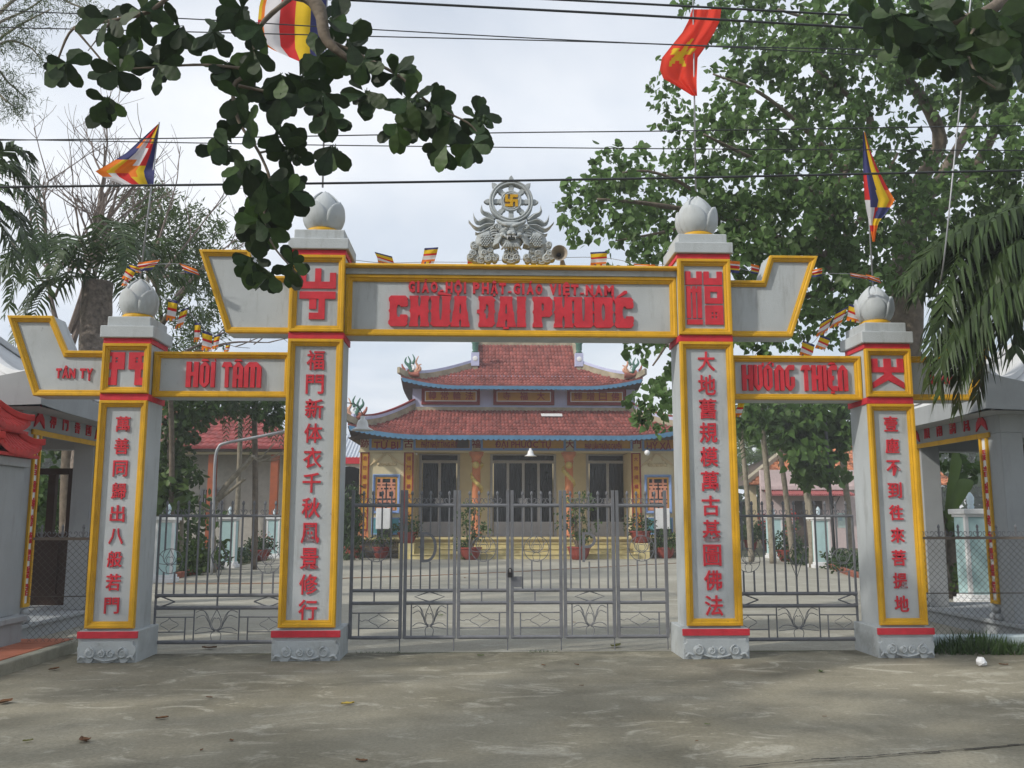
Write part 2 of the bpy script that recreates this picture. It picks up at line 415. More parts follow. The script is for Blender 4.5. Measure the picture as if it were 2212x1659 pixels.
g.add([(-R_, -R_, -0.012), (R_, -R_, -0.012), (R_, R_, -0.012), (-R_, R_, -0.012)], [(0, 1, 2, 3)]); g.build("ground", EARTH, kind="structure")
g = MB(); nx, ny = 46, 30                      # forecourt slab, faintly uneven, its far edge broken where it meets the gate threshold
def fore(u, v):
    x = -14 + 28 * u; y = -6 + (10.33 + 0.05 * math.sin(x * 3.1) + 0.03 * math.sin(x * 7.7) + 6) * v
    return (x, y, -0.004 + 0.006 * math.sin(x * 1.3 + y) * math.sin(y * 0.9) * (0 < v < 1))
g.grid(fore, nx, ny); g.build("forecourt", CONC, kind="structure", smooth=True)
g = MB(); g.grid(lambda u, v: (-7.4 + 18.5 * u, 10.42 + 24.5 * v, 0.0 if v > 0 else -0.01), 2, 2); g.build("courtyard", COURT, kind="structure")
g = MB(); pts = [G(1596, 1657), G(1700, 1647), G(1790, 1640), G(1850, 1637), G(1926, 1631), G(2010, 1626), G(2100, 1619), G(2230, 1608)]   # crack line in the foreground slab
for a, b in zip(pts, pts[1:]):
    for k in range(5):
        p = a.lerp(b, k/5); q = a.lerp(b, (k+1)/5); w = random.uniform(0.004, 0.013); j = random.uniform(-0.01, 0.01)
        g.add([(p.x, p.y - w + j, 0.006), (q.x, q.y - w + j, 0.006), (q.x, q.y + w + j, 0.006), (p.x, p.y + w + j, 0.006)], [(0, 1, 2, 3)])
g.build("crack", mat("crack_dark", (0.06, 0.055, 0.045), 0.95), kind="structure")

# ------------------------------------------------------------------ the gateway: one built thing, pillars and boards are its parts
GXC = 0.373
gate = thing("temple_gateway", "grey temple gateway with yellow frames, red lettering and four lotus-topped pillars", "gateway", (GXC, 10.0, 0))
def R(x0, x1, z0, z1): return [(x0, z0), (x1, z0), (x1, z1), (x0, z1)]

def lotus(parent, cx, cy, z, r, h):
    c = MB(); c.lathe([(r*0.90, 0), (r*0.93, 0.012), (r*0.93, 0.045), (r*0.84, 0.06)], (cx, cy, z), 24); c.build("lotus_collar", YEL, parent, smooth=True)
    zb = z + 0.045
    prof = lambda t: r * float(np.interp(t, [0, .06, .15, .28, .40, .52, .64, .76, .87, .95, 1.0], [.60, .74, .89, .985, 1.0, .955, .85, .67, .43, .20, .02]))
    b = MB(); b.lathe([(max(prof(t) * (1.0 if t < 0.9 else 0.92), 0.012) * 0.95, h * t * 0.97) for t in [0, .06, .14, .25, .36, .48, .58, .68, .78, .86, .93, .98, 1.0]], (cx, cy, zb), 24)
    b.build("lotus_bud", GREY, parent, smooth=True)
    def petal(a0, amax, hh, rk):
        q = MB(); nu, nv = 10, 12
        def f(u, v, off):
            t = v; wv = amax * max(0.0, 1 - max(0, (t - 0.42) / 0.58) ** 1.9) ** 0.75 if t > 0.42 else amax
            s_ = (u * 2 - 1); a = a0 + s_ * wv * 0.96
            flare = 0.42 * max(0, t - 0.60) ** 1.5 if hh < .8 else 0.10 * max(0, t - .8) ** 1.5
            ridge = 0.05 * (1 - abs(s_)) ** 1.1 - .02
            rr = prof(t * hh) * rk * (1 + ridge + flare) + off
            return (cx + rr * math.cos(a), cy + rr * math.sin(a), zb + h * hh * t)
        q.grid(lambda u, v: f(u, v, 0.016), nu, nv); q.grid(lambda u, v: f(u, v, -0.012), nu, nv, flip=True)
        k = (nu + 1) * (nv + 1)
        for j in range(nv):
            a = j*(nu+1); q.f.append((a, a+nu+1, k+a+nu+1, k+a)); q.m.append(0)
            a = j*(nu+1)+nu; q.f.append((a+nu+1, a, k+a, k+a+nu+1)); q.m.append(0)
        q.build("petal", GREY, parent, smooth=True, bevel=0)
    for k in range(4): petal(-PI/2 + 0.30 - PI/4 + k * PI/2, PI/4 + 0.03, 0.66, 1.09)
    for k in range(4): petal(-PI/2 + 0.30 + k * PI/2, PI/4 - 0.02, 0.97, 1.0)

def spiral(mb, cx, cz, r, y, sgn=1, turns=1.6, th=0.018, n=26, start=0.0):
    pts = []; rs = []
    for i in range(n + 1):
        t = i / n; a = start + sgn * turns * 2 * PI * t; rr = r * (1 - 0.86 * t)
        pts.append((cx + rr * math.cos(a), y, cz + rr * math.sin(a))); rs.append(th * (1 - 0.45 * t))
    mb.tube(pts, rs, 6)

def pillar(tag_, cx, w, zt, glyphs, seal, bw):
    """zt: frame top, collar top, block top, neck top, cap1 top, cap2 top, lotus top"""
    inner = w > 0.55; hw = w / 2; yf, yb = 9.85, 10.33
    s_ = MB(); s_.box(cx-hw+0.012, cx+hw-0.012, yf, yb, 0.25, zt[3] - 0.005)
    pl = s_.build("pillar", GREY, gate, bevel=0.008)
    # foot: block with ogee apron, red band, cloud scrolls
    b = MB(); hb = bw / 2; b.box(cx-hb, cx+hb, 9.80, 10.42, -0.02, 0.31)
    b.build("plinth", GREYB, pl, bevel=0.01)
    b = MB(); b.box(cx-hb-0.004, cx+hb+0.004, 9.772, 9.80, 0.236, 0.304); b.build("plinth_band", RED, pl, bevel=0.003)
    b = MB(); k = hb * 0.98
    prof = [(-k+0.10, -0.01), (-k+0.02, 0.06), (-k, 0.10), (-k, 0.15), (-k+0.03, 0.17), (-k+0.03, 0.205), (k-0.03, 0.205), (k-0.03, 0.17), (k, 0.15), (k, 0.10), (k-0.02, 0.06), (k-0.10, -0.01),
            (k*0.50, -0.01), (k*0.42, 0.035), (k*0.2, 0.0), (k*0.1, -0.01), (-k*0.1, -0.01), (-k*0.2, 0.0), (-k*0.42, 0.035), (-k*0.50, -0.01)]
    b.prism([(cx + x, z) for x, z in prof], 9.775, 9.81)
    b.build("apron", GREYB, pl, bevel=0.006)
    b = MB()
    for sx in (-1, 1):
        for (dx, zz, r) in ((0.56, 0.088, 0.062), (0.16, 0.082, 0.043)):
            b.lathe([(r*1.02, 0), (r, 0.012), (r*0.6, 0.018)], (0, 0, 0), 14) if False else None
            b.ball((cx + sx*dx*k, 9.778, zz), (r, 0.016, r*0.92), 14, 6)
            spiral(b, cx + sx*dx*k, zz, r*0.9, 9.764, sx, 1.5, 0.010, 22, PI * (0.5 if sx > 0 else 0.5))
        b.tube(cr([(cx+sx*k*0.95, 9.775, 0.02), (cx+sx*k*0.86, 9.772, 0.055), (cx+sx*k*0.72, 9.772, 0.04)], 5), 0.013, 6)
        b.tube(cr([(cx+sx*k*0.42, 9.775, 0.045), (cx+sx*k*0.3, 9.772, 0.03), (cx, 9.772, 0.012)], 5), 0.011, 6)
    b.build("cloud_scroll", GREYB, pl, smooth=True)
    # frames
    fw = 0.075 if inner else 0.07
    f = MB(); f.frame(R(cx-hw, cx+hw, 0.33, zt[0]), fw, yf, 0.055); f.build("frame", YEL, pl)
    f = MB(); f.frame(R(cx-hw, cx+hw, zt[1], zt[2]), fw, yf, 0.055); f.build("frame", YEL, pl)
    for za, zb in ((zt[0], zt[1]), (zt[2], zt[3])):
        f = MB(); f.box(cx-hw-0.004, cx+hw+0.004, yf - 0.028, yb + 0.02, za + 0.004, zb - 0.003); f.build("red_band", RED, pl, bevel=0.004)
    c = MB(); c.box(cx-hw-0.035, cx+hw+0.035, yf-0.06, yb+0.08, zt[3], zt[4]); c.build("cap", GREY, pl, bevel=0.01)
    c = MB(); c.box(cx-hw+0.02, cx+hw-0.02, yf-0.015, yb+0.035, zt[4], zt[5]); c.build("cap", GREY, pl, bevel=0.01)
    # lettering, each character a raised piece
    n = len(glyphs); va, vb = dict(LO=(916, 1308), LI=(778, 1318), RI=(781, 1308), RO=(916, 1304))[tag_]; um = P(0, 0, 1) and (CX + 0); pu = {'LO': 245, 'LI': 668, 'RI': 1535, 'RO': 1938}[tag_]
    z1, z0 = P(pu, va, yf).z, P(pu, vb, yf).z; step = (z1 - z0) / (n - 1); gs = 0.205 if inner else 0.160
    for i, ch in enumerate(glyphs):
        q = MB(); zc = z1 - step * i; gh = gs * random.uniform(0.96, 1.04)
        glyph(q, ch, cx - gs*0.47, cx + gs*0.47, zc - gh*0.53, zc + gh*0.53, yf - 0.015, 0.022)
        q.build("character", RED, pl)
    q = MB(); seal(q, cx, zt[1], zt[2], w, yf - 0.017, 0.024); q.build("seal_character", RED, pl)
    lotus(pl, cx, (yf + yb) / 2 - 0.0, zt[5], 0.208 if inner else 0.182, (zt[6] - zt[5] - 0.045))
    return pl
def seal_chua(q, cx, za, zb, w, y, d):
    m = w*0.5*0.66; h = zb - za; z1 = zb - 0.17*h; z0 = za + 0.17*h
    gridglyph(q, ["...#...", "#..#..#", "#..#..#", "#######", ".......", "#######"], [2, 2.2, .7, 2, .7, 2.2, 2], [1.0, .9, 1.2, 1.6, .7, 1.7], cx-m, cx+m, z0 + (z1-z0)*0.40, z1, y, d)
    gridglyph(q, ["...##", "##.##", "##.##", "...##", "#####"], [1, .7, .55, .7, .8], [.1, 1, .5, .55, 1.0], cx-m*0.45, cx+m*0.42, z0, z0 + (z1-z0)*0.402, y, d)
def seal_phuc(q, cx, za, zb, w, y, d):
    m = w*0.5*0.70; h = zb - za; z1 = zb - 0.16*h; z0 = za + 0.14*h; H_ = z1 - z0
    gridglyph(q, ["#..#", "####"], [1, .55, .55, 1], [1.0, 1.0], cx-m, cx-m*0.10, z1-H_*0.25, z1, y, d)
    gridglyph(q, ["#..#", "####"], [1, .75, .75, 1], [1.0, 1.0], cx+m*0.0, cx+m, z1-H_*0.25, z1, y, d)
    gridglyph(q, ["#.#.#", "#####", "#.#.#", "#.#.#", "#.#.#"], [1.1, .42, .9, .42, 1.1], [.5, .7, 2.2, 2.2, .5], cx-m*0.96, cx-m*0.14, z0+H_*0.12, z1-H_*0.28, y, d)
    gridglyph(q, ["#"], [1], [1], cx-m*0.96, cx-m*0.12, z0, z0+H_*0.095, y, d)
    gridglyph(q, ["###", "#.#", "###"], [.75, 1.0, .75], [.8, .9, .8], cx+m*0.03, cx+m, z0+H_*0.395, z1-H_*0.28, y, d)
    gridglyph(q, ["#####", "#.#.#", "#####", "#.#.#", "#####"], [1.1, .32, .3, .32, 1.1], [1.0, .32, .25, .32, .9], cx+m*0.03, cx+m, z0, z0+H_*0.36, y, d)
def seal_mon(q, cx, za, zb, w, y, d):
    m = w*0.5*0.72; h = zb - za; z1 = zb - 0.17*h; z0 = za + 0.17*h
    L_ = ["##c"[:0] + "#####", ".####", ".#.##", ".####", ".#.##", "#####", "#####", ".##..", ".##..", "###..", "###.."]
    hs = [.9, .35, .45, .25, .5, .9, .75, .8, 1.1, .9, .9]
    gridglyph(q, L_, [.45, .8, .5, .55, .9], hs, cx-m, cx-m*0.12, z0, z1, y, d)
    gridglyph(q, [r[::-1] for r in L_], [.9, .55, .5, .8, .45], hs, cx+m*0.12, cx+m, z0, z1, y, d)
def seal_dai(q, cx, za, zb, w, y, d):
    m = w*0.5*0.70; h = zb - za; z1 = zb - 0.20*h; z0 = za + 0.18*h; H_ = z1-z0
    gridglyph(q, ["#.#.#", "#.#.#", "#####"], [1, 1, 1.15, 1, 1], [1, .6, 1.0], cx-m, cx+m, z0+H_*0.54, z1, y, d)
    zt_ = z0 + H_*0.54
    q.prism([(cx-m*0.23, zt_), (cx-m*0.23, zt_-H_*0.07), (cx-m*0.98, z0+H_*0.20), (cx-m*0.98, z0), (cx-m*0.0, zt_-H_*0.26), (cx+m*0.98, z0), (cx+m*0.98, z0+H_*0.20), (cx+m*0.23, zt_-H_*0.07), (cx+m*0.23, zt_)], y, y+d)
INN = [3.39, 3.468, 4.335, 4.40, 4.525, 4.635, 5.175]; OUT = [2.705, 2.783, 3.325, 3.388, 3.52, 3.63, 4.125]
pil = {}
pil["LO"] = pillar("LO", GXC - 4.17, 0.505, OUT, COUPLET["LO"], seal_mon, 0.605)
pil["LI"] = pillar("LI", GXC - 2.148, 0.595, INN, COUPLET["LI"], seal_chua, 0.705)
pil["RI"] = pillar("RI", GXC + 2.142, 0.595, INN, COUPLET["RI"], seal_phuc, 0.705)
pil["RO"] = pillar("RO", GXC + 4.175, 0.515, OUT, COUPLET["RO"], seal_dai, 0.605)

def board(poly, yf, yb, fw, label=None, fd=0.05):
    s_ = MB(); s_.prism(poly, yf, yb); b = s_.build("sign_board", GREY, gate, bevel=0.006, label=label)
    f = MB(); f.frame(poly, fw, yf, fd); f.build("frame", YEL, b); return b
xl, xr = GXC - 2.148 + 0.286, GXC + 2.142 - 0.286       # faces of the two tall pillars
main = board(R(xl, xr, 3.46, 4.155), 9.985, 10.30, 0.075)
q = MB(); q.box(xl, xr, 9.93, 10.31, 4.157, 4.222); q.build("coping", GREY, main, bevel=0.004)
q = MB(); q.prism([(0, 0), (1, 0), (1, 1), (0, 1)], 0, 1) if False else None
pr = [(9.90, 4.222), (9.872, 4.226), (9.862, 4.240), (9.866, 4.256), (9.885, 4.268), (9.93, 4.280), (10.32, 4.280), (10.32, 4.222)]
q.add([(xl, y, z) for y, z in pr] + [(xr, y, z) for y, z in pr], [(i, (i+1) % 8, 8+(i+1) % 8, 8+i) for i in range(8)][::1]); q.f = [f[::-1] for f in q.f]
q.build("coping_moulding", YEL, main)
lb = board(R(GXC-4.17+0.245, GXC-2.148-0.29, 2.765, 3.265), 9.99, 10.27, 0.068)
rb = board(R(GXC+2.142+0.29, GXC+4.175-0.25, 2.765, 3.265), 9.99, 10.27, 0.068)
def wing(pts, side):
    xs = [(GXC + side * x, z) for x, z in pts]
    return board(xs if side > 0 else xs[::-1], 9.99, 10.27, 0.068)
UP = [(2.42, 3.48), (3.158, 3.48), (3.497, 4.425), (2.942, 4.425), (2.842, 4.13), (2.42, 4.13)]
LOW = [(4.40, 2.77), (5.19, 2.77), (5.535, 3.655), (5.045, 3.655), (4.86, 3.268), (4.40, 3.268)]
wing(UP, -1); wing(UP, 1); lw = wing(LOW, -1); rw = wing(LOW, 1)

# --- heavy waisted display letters of the main board
def edgeL(x, z0=0.0, z1=1.0, s=1):           # left flank going up, s=-1 mirrors it
    k = 0.055 * s
    return [(x, z0), (x, z0+0.10*(z1-z0)), (x+k, lerp(z0, z1, .17)), (x+k, lerp(z0, z1, .44)), (x+k*0.1, lerp(z0, z1, .49)), (x+k*0.1, lerp(z0, z1, .52)), (x+k, lerp(z0, z1, .57)), (x+k, lerp(z0, z1, .84)), (x, lerp(z0, z1, .90)), (x, z1)]
def edgeR(x, z0=0.0, z1=1.0): return edgeL(x, z0, z1, -1)[::-1]
SL = 0.055                                      # half width of the slits
def W_C(): return [[(0.12, 0), (0.88, 0), (1, .09), (.96, .15), (1, .20), (1, .34), (.93, .38), (.62, .38), (.58, .30), (.48, .30), (.42, .42), (.42, .58), (.48, .70), (.58, .70), (.62, .64), (.93, .64), (1, .68), (1, .82), (.96, .86), (1, .91), (.88, 1), (.12, 1)] + edgeL(0, .08, .92)[::-1]]
def W_H(): return [[(0, 0), (.5-SL*.7, 0), (.5-SL*1.3, .14), (.5-SL, .30), (.5, .38), (.5+SL, .30), (.5+SL*1.3, .14), (.5+SL*.7, 0), (1, 0)] + edgeR(1)[::1][1:-1][::-1] + [(1, 1), (.5+SL*.7, 1), (.5+SL*1.3, .88), (.5+SL, .72), (.5, .62), (.5-SL, .72), (.5-SL*1.3, .88), (.5-SL*.7, 1), (0, 1)] + edgeL(0)[1:-1][::-1]]
def W_U(): return [[(.14, 0), (.86, 0), (1, .10)] + edgeR(1)[::-1][2:-1] + [(1, 1), (.5+SL*.7, 1), (.5+SL*1.4, .88), (.5+SL*1.2, .5), (.5+SL*.6, .24), (.5, .20), (.5-SL*.6, .24), (.5-SL*1.2, .5), (.5-SL*1.4, .88), (.5-SL*.7, 1), (0, 1)] + edgeL(0)[2:-1][::-1] + [(0, .10)]]
def W_A(): return [[(0, 0), (.46, 0), (.44, .16), (.5, .26), (.56, .16), (.54, 0), (1, 0), (.99, .08), (.93, .2), (.90, .46), (.86, .52), (.84, .58), (.80, .84), (.83, .92), (.82, 1), (.18, 1), (.17, .92), (.20, .84), (.16, .58), (.14, .52), (.10, .46), (.07, .2), (.01, .08)], [(.5, .40), (.55, .48), (.53, .68), (.5, .76), (.47, .68), (.45, .48)]]
def W_D(): return [[(.08, 0), (.84, 0), (1, .12)] + edgeR(1)[::-1][2:-2] + [(1, .88), (.84, 1), (.08, 1), (.08, .9), (.13, .84), (.13, .57), (.0, .55), (.0, .45), (.13, .43), (.13, .17), (.08, .1)], [(.52, .24), (.62, .32), (.60, .42), (.64, .48), (.64, .52), (.60, .58), (.62, .68), (.52, .76), (.48, .68), (.48, .58), (.40, .55), (.40, .45), (.48, .42), (.48, .32)]]
def W_I(): return [[(0, 0), (1, 0)] + [(1 - (1 - x) * 1.0, z) for x, z in edgeR(1)[::-1][1:-1]] + [(1, 1), (0, 1)] + edgeL(0)[1:-1][::-1]]
def W_P(): return [[(0, 0), (.50, 0), (.50, .10), (.46, .18), (.46, .34), (.86, .34), (1, .44), (.95, .55), (1, .62), (1, .88), (.86, 1), (0, 1)] + edgeL(0)[1:-1][::-1], [(.5, .52), (.57, .58), (.57, .74), (.5, .80), (.45, .74), (.45, .58)]]
def W_O(): return [[(.14, 0), (.86, 0), (1, .10)] + edgeR(1, .06, .94)[::-1][2:-2] + [(1, .90), (.86, 1), (.14, 1), (0, .90)] + edgeL(0, .06, .94)[2:-2][::-1] + [(0, .10)], [(.5, .20), (.5+SL*1.4, .32), (.5+SL*1.7, .5), (.5+SL*1.4, .70), (.5, .80), (.5-SL*1.4, .70), (.5-SL*1.7, .5), (.5-SL*1.4, .32)]]
BIG = [("C", 840, 903), ("H", 906, 976), ("U", 976, 1030), ("A", 1029, 1090), ("D", 1120, 1169), ("A", 1165, 1229), ("I", 1226, 1250), ("P", 1296, 1350), ("H", 1347, 1400-8), ("U", 1388, 1440-9), ("O", 1428, 1487-15), ("C", 1468, 1519-5)]
# letter extents read off the board (zoomed strip of 2212 px over 1300 source px)
def bx(x): return P((1400 + x * 1300 / 2212) * 2212 / 4096, 640, 9.96).x
def bz(y): return P(1106, (1040 + y * 360 / 613) * 1659 / 3072, 9.96).z
for ch, a, b in [("C", 262, 397), ("H", 403, 543), ("U", 545, 690), ("A", 684, 818), ("D", 862, 992), ("A", 994, 1132), ("I", 1133, 1200), ("P", 1240, 1380), ("H", 1384, 1520), ("U", 1516, 1660), ("O", 1652, 1795), ("C", 1797, 1930)]:
    x0, x1 = bx(a + 2), bx(b - 2); z1, z0 = bz(249), bz(456)
    q = MB(); loops = {"C": W_C, "H": W_H, "U": W_U, "A": W_A, "D": W_D, "I": W_I, "P": W_P, "O": W_O}[ch]()
    if ch == "C" and a > 1000: loops = W_C()
    q.hprism([[(lerp(x0, x1, x), lerp(z0, z1, z)) for x, z in l] for l in loops], 9.955, 9.985)
    if a == 545: q.prism([(bx(604), bz(218)), (bx(690), bz(238)), (bx(692), bz(247)), (bx(600), bz(240)), (bx(596), bz(228))][::-1], 9.955, 9.985)       # grave accent
    if a == 994: q.prism([(bx(1042), bz(470)), (bx(1082), bz(470)), (bx(1082), bz(458)), (bx(1042), bz(458))], 9.955, 9.985)                                # dot below
    if a == 1516: q.prism([(bx(1652), bz(262)), (bx(1668), bz(262)), (bx(1668), bz(232)), (bx(1652), bz(232))], 9.955, 9.985)
    if a == 1652: q.prism([(bx(1786), bz(272)), (bx(1800), bz(272)), (bx(1800), bz(242)), (bx(1786), bz(242))], 9.955, 9.985); q.prism([(bx(1812), bz(247)), (bx(1822), bz(251)), (bx(1888), bz(220)), (bx(1886), bz(204)), (bx(1868), bz(202))], 9.955, 9.985)
    q.build("letter", RED, main)
row = [("G", 397, 442), ("I", 456, 472), ("Á", 488, 538), ("O", 548, 596), ("-", 612, 636), ("H", 650, 698), ("Ộ", 710, 762), ("I", 775, 790), ("P", 836, 882), ("H", 897, 945), ("Ậ", 956, 1008), ("T", 1014, 1062), ("-", 1076, 1100), ("G", 1112, 1158), ("I", 1172, 1188), ("Á", 1202, 1252), ("O", 1262, 1312), ("V", 1360, 1408), ("I", 1420, 1436), ("Ệ", 1450, 1496), ("T", 1506, 1556), ("-", 1568, 1592), ("N", 1606, 1656), ("A", 1668, 1720), ("M", 1732, 1796)]
for i, (ch, a, b) in enumerate(row):
    top, bot = bz(150 + i * 0.7), bz(226 + i * 0.5)
    if ch in "ÁỘẬỆ": top = bz(134 + i * 0.7)
    if ch in "ỘẬỆ": bot = bz(244 + i*0.5)
    if ch == "-": top, bot = bz(206 + i*.6), bz(216 + i*.6)
    if ch == "Á": top = bz(133 + i*.7)
    q = MB(); glyph(q, ch if ch != "O" or True else ch, bx(a), bx(b), bot, top, 9.952, 0.034); q.build("letter", RED, main)

# --- tall block lettering of the side boards and the small dates
BL = {"H": (["#.#", "###", "#.#"], [1, .55, 1], [1, .38, 1.1]), "O": (["c#d"[:0] + "a#b", "#.#", "#.#", "c#d"], [1, .5, 1], [.5, 1, 1, .5]),
      "I": (["#"], [1], [1]), "T": (["a###b", "..#..", "..#.."], [.6, .5, 1.1, .5, .6], [.5, 1, 1]), "A": (["a#b", "#.#", "###", "#.#"], [1, .45, 1], [.55, .8, .45, .9]),
      "M": (["a###b", "#.#.#", "#.#.#"], [1, .42, 1, .42, 1], [.5, 1, 1]), "U": (["#.#", "#.#", "c#d"], [1, .5, 1], [1, 1, .5]), "N": (["a#b", "#.#", "#.#"], [1, .45, 1], [.5, 1, 1]),
      "G": (["a##", "#..", "#.#", "c#d"], [1, .5, 1], [.5, .7, .9, .5]), "E": (["a##", "#..", "##.", "#..", "c##"], [1, .5, .8], [.5, .6, .45, .6, .5])}
def block(parent, text, ua, ub, y, z0, z1, scale_px):
    for ch, a, b, extra in text:
        q = MB(); x0, x1 = a, b
        gridglyph(q, *BL[ch], x0, x1, z0, z1, y, 0.033)
        w = x1 - x0; xm = (x0 + x1) / 2; hh = (z1 - z0)
        if '^' in extra: q.prism([(xm-w*.42, z1+hh*.03), (xm+w*.42, z1+hh*.03), (xm+w*.2, z1+hh*.11), (xm-w*.2, z1+hh*.11)], y, y+.033)
        if '`' in extra: q.prism([(x1-w*.05, z1+hh*.02), (x1+w*.12, z1+hh*.02), (x1-w*.1, z1+hh*.13), (x1-w*.3, z1+hh*.13)], y, y+.033)
        if '+' in extra: q.prism([(x1+.004, z1-hh*.06), (x1+w*.2, z1-hh*.06), (x1+w*.2, z1+hh*.08), (x1+.004, z1+hh*.08)], y, y+.033)
        if "'" in extra: q.prism([(xm, z1+hh*.025), (xm+w*.2, z1+hh*.025), (xm+w*.5, z1+hh*.12), (xm+w*.25, z1+hh*.12)], y, y+.033)
        if '.' in extra: q.prism([(xm-w*.16, z0-hh*.10), (xm+w*.16, z0-hh*.10), (xm+w*.16, z0-hh*.025), (xm-w*.16, z0-hh*.025)], y, y+.033)
        q.build("letter", RED, parent)
def lx(x, v=820): return P((0 + x * 1365 / 2211) * 0.54004, v, 9.96).x       # zoom of the left board
def lz(y): return P(480, (1024 + y * 1365 / 2211) * 0.54004, 9.96).z
block(lb, [("H", lx(1203), lx(1283), ""), ("O", lx(1292), lx(1354), "^"), ("I", lx(1364), lx(1390), "`"), ("T", lx(1432), lx(1502), ""), ("A", lx(1506), lx(1572), "^"), ("M", lx(1580), lx(1690), "")], 0, 0, 9.958, lz(850), lz(686), 1)
def rx(x): return P((2730 + x * 1366 / 2212) * 0.54004, 820, 9.96).x
def rz(y): return P(1720, (1024 + y * 1366 / 2212) * 0.54004, 9.96).z
block(rb, [("H", rx(388), rx(458), ""), ("U", rx(464), rx(520), "+"), ("O", rx(528), rx(584), "+'"), ("N", rx(600), rx(660), ""), ("G", rx(668), rx(728), ""), ("T", rx(772), rx(836), ""), ("H", rx(842), rx(906), ""), ("I", rx(914), rx(936), ""), ("E", rx(944), rx(1004), "^."), ("N", rx(1012), rx(1072), "")], 0, 0, 9.958, rz(872), rz(706), 1)
for ch, a, b in [("T", 355, 388), ("Â", 397, 437), ("N", 441, 480), ("T", 510, 546), ("Ỵ", 552, 592)]:
    q = MB(); glyph(q, ch, lx(a), lx(b), lz(812 if ch == "Ỵ" else 796), lz(714 if ch == "Â" else 732), 9.972, 0.02); q.build("letter", RED, lw)
def qx(x): return P((3400 + x * 696 / 2199) * 0.54004, 820, 9.96).x
def qz(y): return P(2020, (1200 + y * 696 / 2199) * 0.54004, 9.96).z
for k, ch in enumerate("2001"):
    q = MB(); glyph(q, ch, qx(1022 + k*80), qx(1022 + k*80 + (66 if ch != "1" else 40)), qz(1060), qz(940), 9.972, 0.02); q.build("letter", RED, rw)
# ------------------------------------------------------------------ iron gates
YG = 10.39
def zg(v): return P(1106, v, YG).z
def lotus_lines(mb, cx, z0, z1, hw, y, r):
    h = z1 - z0; S = lambda pts: mb.tube(cr([(cx + px * hw, y, z0 + pz * h) for px, pz in pts], 5), r, 5)
    for s_ in (-1, 1):
        S([(0, 1.0), (s_*.16, .78), (s_*.27, .58), (s_*.24, .42), (s_*.10, .33), (0, .30)])
        S([(s_*.02, .69), (s_*.10, .72), (s_*.19, .62), (s_*.21, .48), (s_*.12, .37), (0, .34)])
        S([(s_*.08, .31), (s_*.26, .42), (s_*.40, .66), (s_*.52, .88), (s_*.70, .97), (s_*.98, .90)])
        S([(s_*.28, .48), (s_*.40, .78), (s_*.55, .93)]); S([(s_*.38, .60), (s_*.60, .80), (s_*.98, .72)])
        S([(s_*.06, .30), (s_*.40, .40), (s_*.72, .40), (s_*.98, .30)]); S([(s_*.06, .30), (s_*.45, .26), (s_*.98, .22)])
        S([(s_*.04, .29), (s_*.20, .24), (s_*.24, .14), (s_*.20, 0)])
def lotus_ring(mb, cx, cz, r, y, w):
    mb.tube([(cx + r*math.cos(a), y, cz + r*math.sin(a)) for a in np.linspace(0, 2*PI, 29)[:-1]], w, 5, closed=True)
    S = lambda pts: mb.tube(cr([(cx + px * r, y, cz + pz * r) for px, pz in pts], 5), w * 0.8, 5)
    for s_ in (-1, 1):
        S([(0, .96), (s_*.2, .55), (s_*.42, .15), (s_*.38, -.12), (s_*.15, -.28), (0, -.30)])
        S([(0, .30), (s_*.18, .34), (s_*.28, .12), (s_*.24, -.1), (0, -.22)])
        S([(s_*.10, -.28), (s_*.5, .0), (s_*.55, .5), (s_*.42, .88)]); S([(s_*.5, .2), (s_*.75, .5), (s_*.85, .48)])
        S([(s_*.08, -.3), (s_*.5, -.25), (s_*.97, -.18)]); S([(s_*.06, -.3), (s_*.26, -.42), (s_*.28, -.65), (s_*.2, -.96)])
def m_bar(h, spike=True, name="bar"):
    b = MB(); b.box(-.0085, .0085, -.0085, .0085, 0, h - (0.055 if spike else 0))
    if spike: b.lathe([(0.006, h-.055), (0.015, h-.045), (0.017, h-.03), (0.011, h-.012), (0.001, h)], (0, 0, 0), 6)
    return b.mesh(name, IRON)
ZT, ZA, ZB, ZC, ZF = zg(1092), zg(1275), zg(1302), zg(1376), zg(1059)
barS = {}
def bar(leaf, x, z0, z1, y=YG, spike=False):
    k = (round(z1 - z0, 3), spike)
    if k not in barS: barS[k] = m_bar(z1 - z0, spike)
    return share("bar", barS[k], leaf, (x, y, z0))
scr = MB()
for s_ in (-1, 1):
    scr.tube(cr([(0, 0, 0.0), (s_*.022, 0, .004), (s_*.045, 0, .022), (s_*.048, 0, .05), (s_*.03, 0, .062), (s_*.016, 0, .05), (s_*.022, 0, .038)], 4), .004, 5)
SCROLL = scr.mesh("scroll", IRON)
XA, XB = -1.425, 2.150; LW = (XB - XA) / 6
halves = [thing("iron_gate", "grey iron double gate leaves with a metal letter D, nearest the couplet of twelve strokes"[:0] + "three grey iron gate leaves carrying a metal letter D under the main board", "gate", (XA, YG, 0), "halves of the main iron gate"),
          thing("iron_gate", "three grey iron gate leaves carrying a metal letter P under the main board", "gate", (XB, YG, 0), "halves of the main iron gate")]
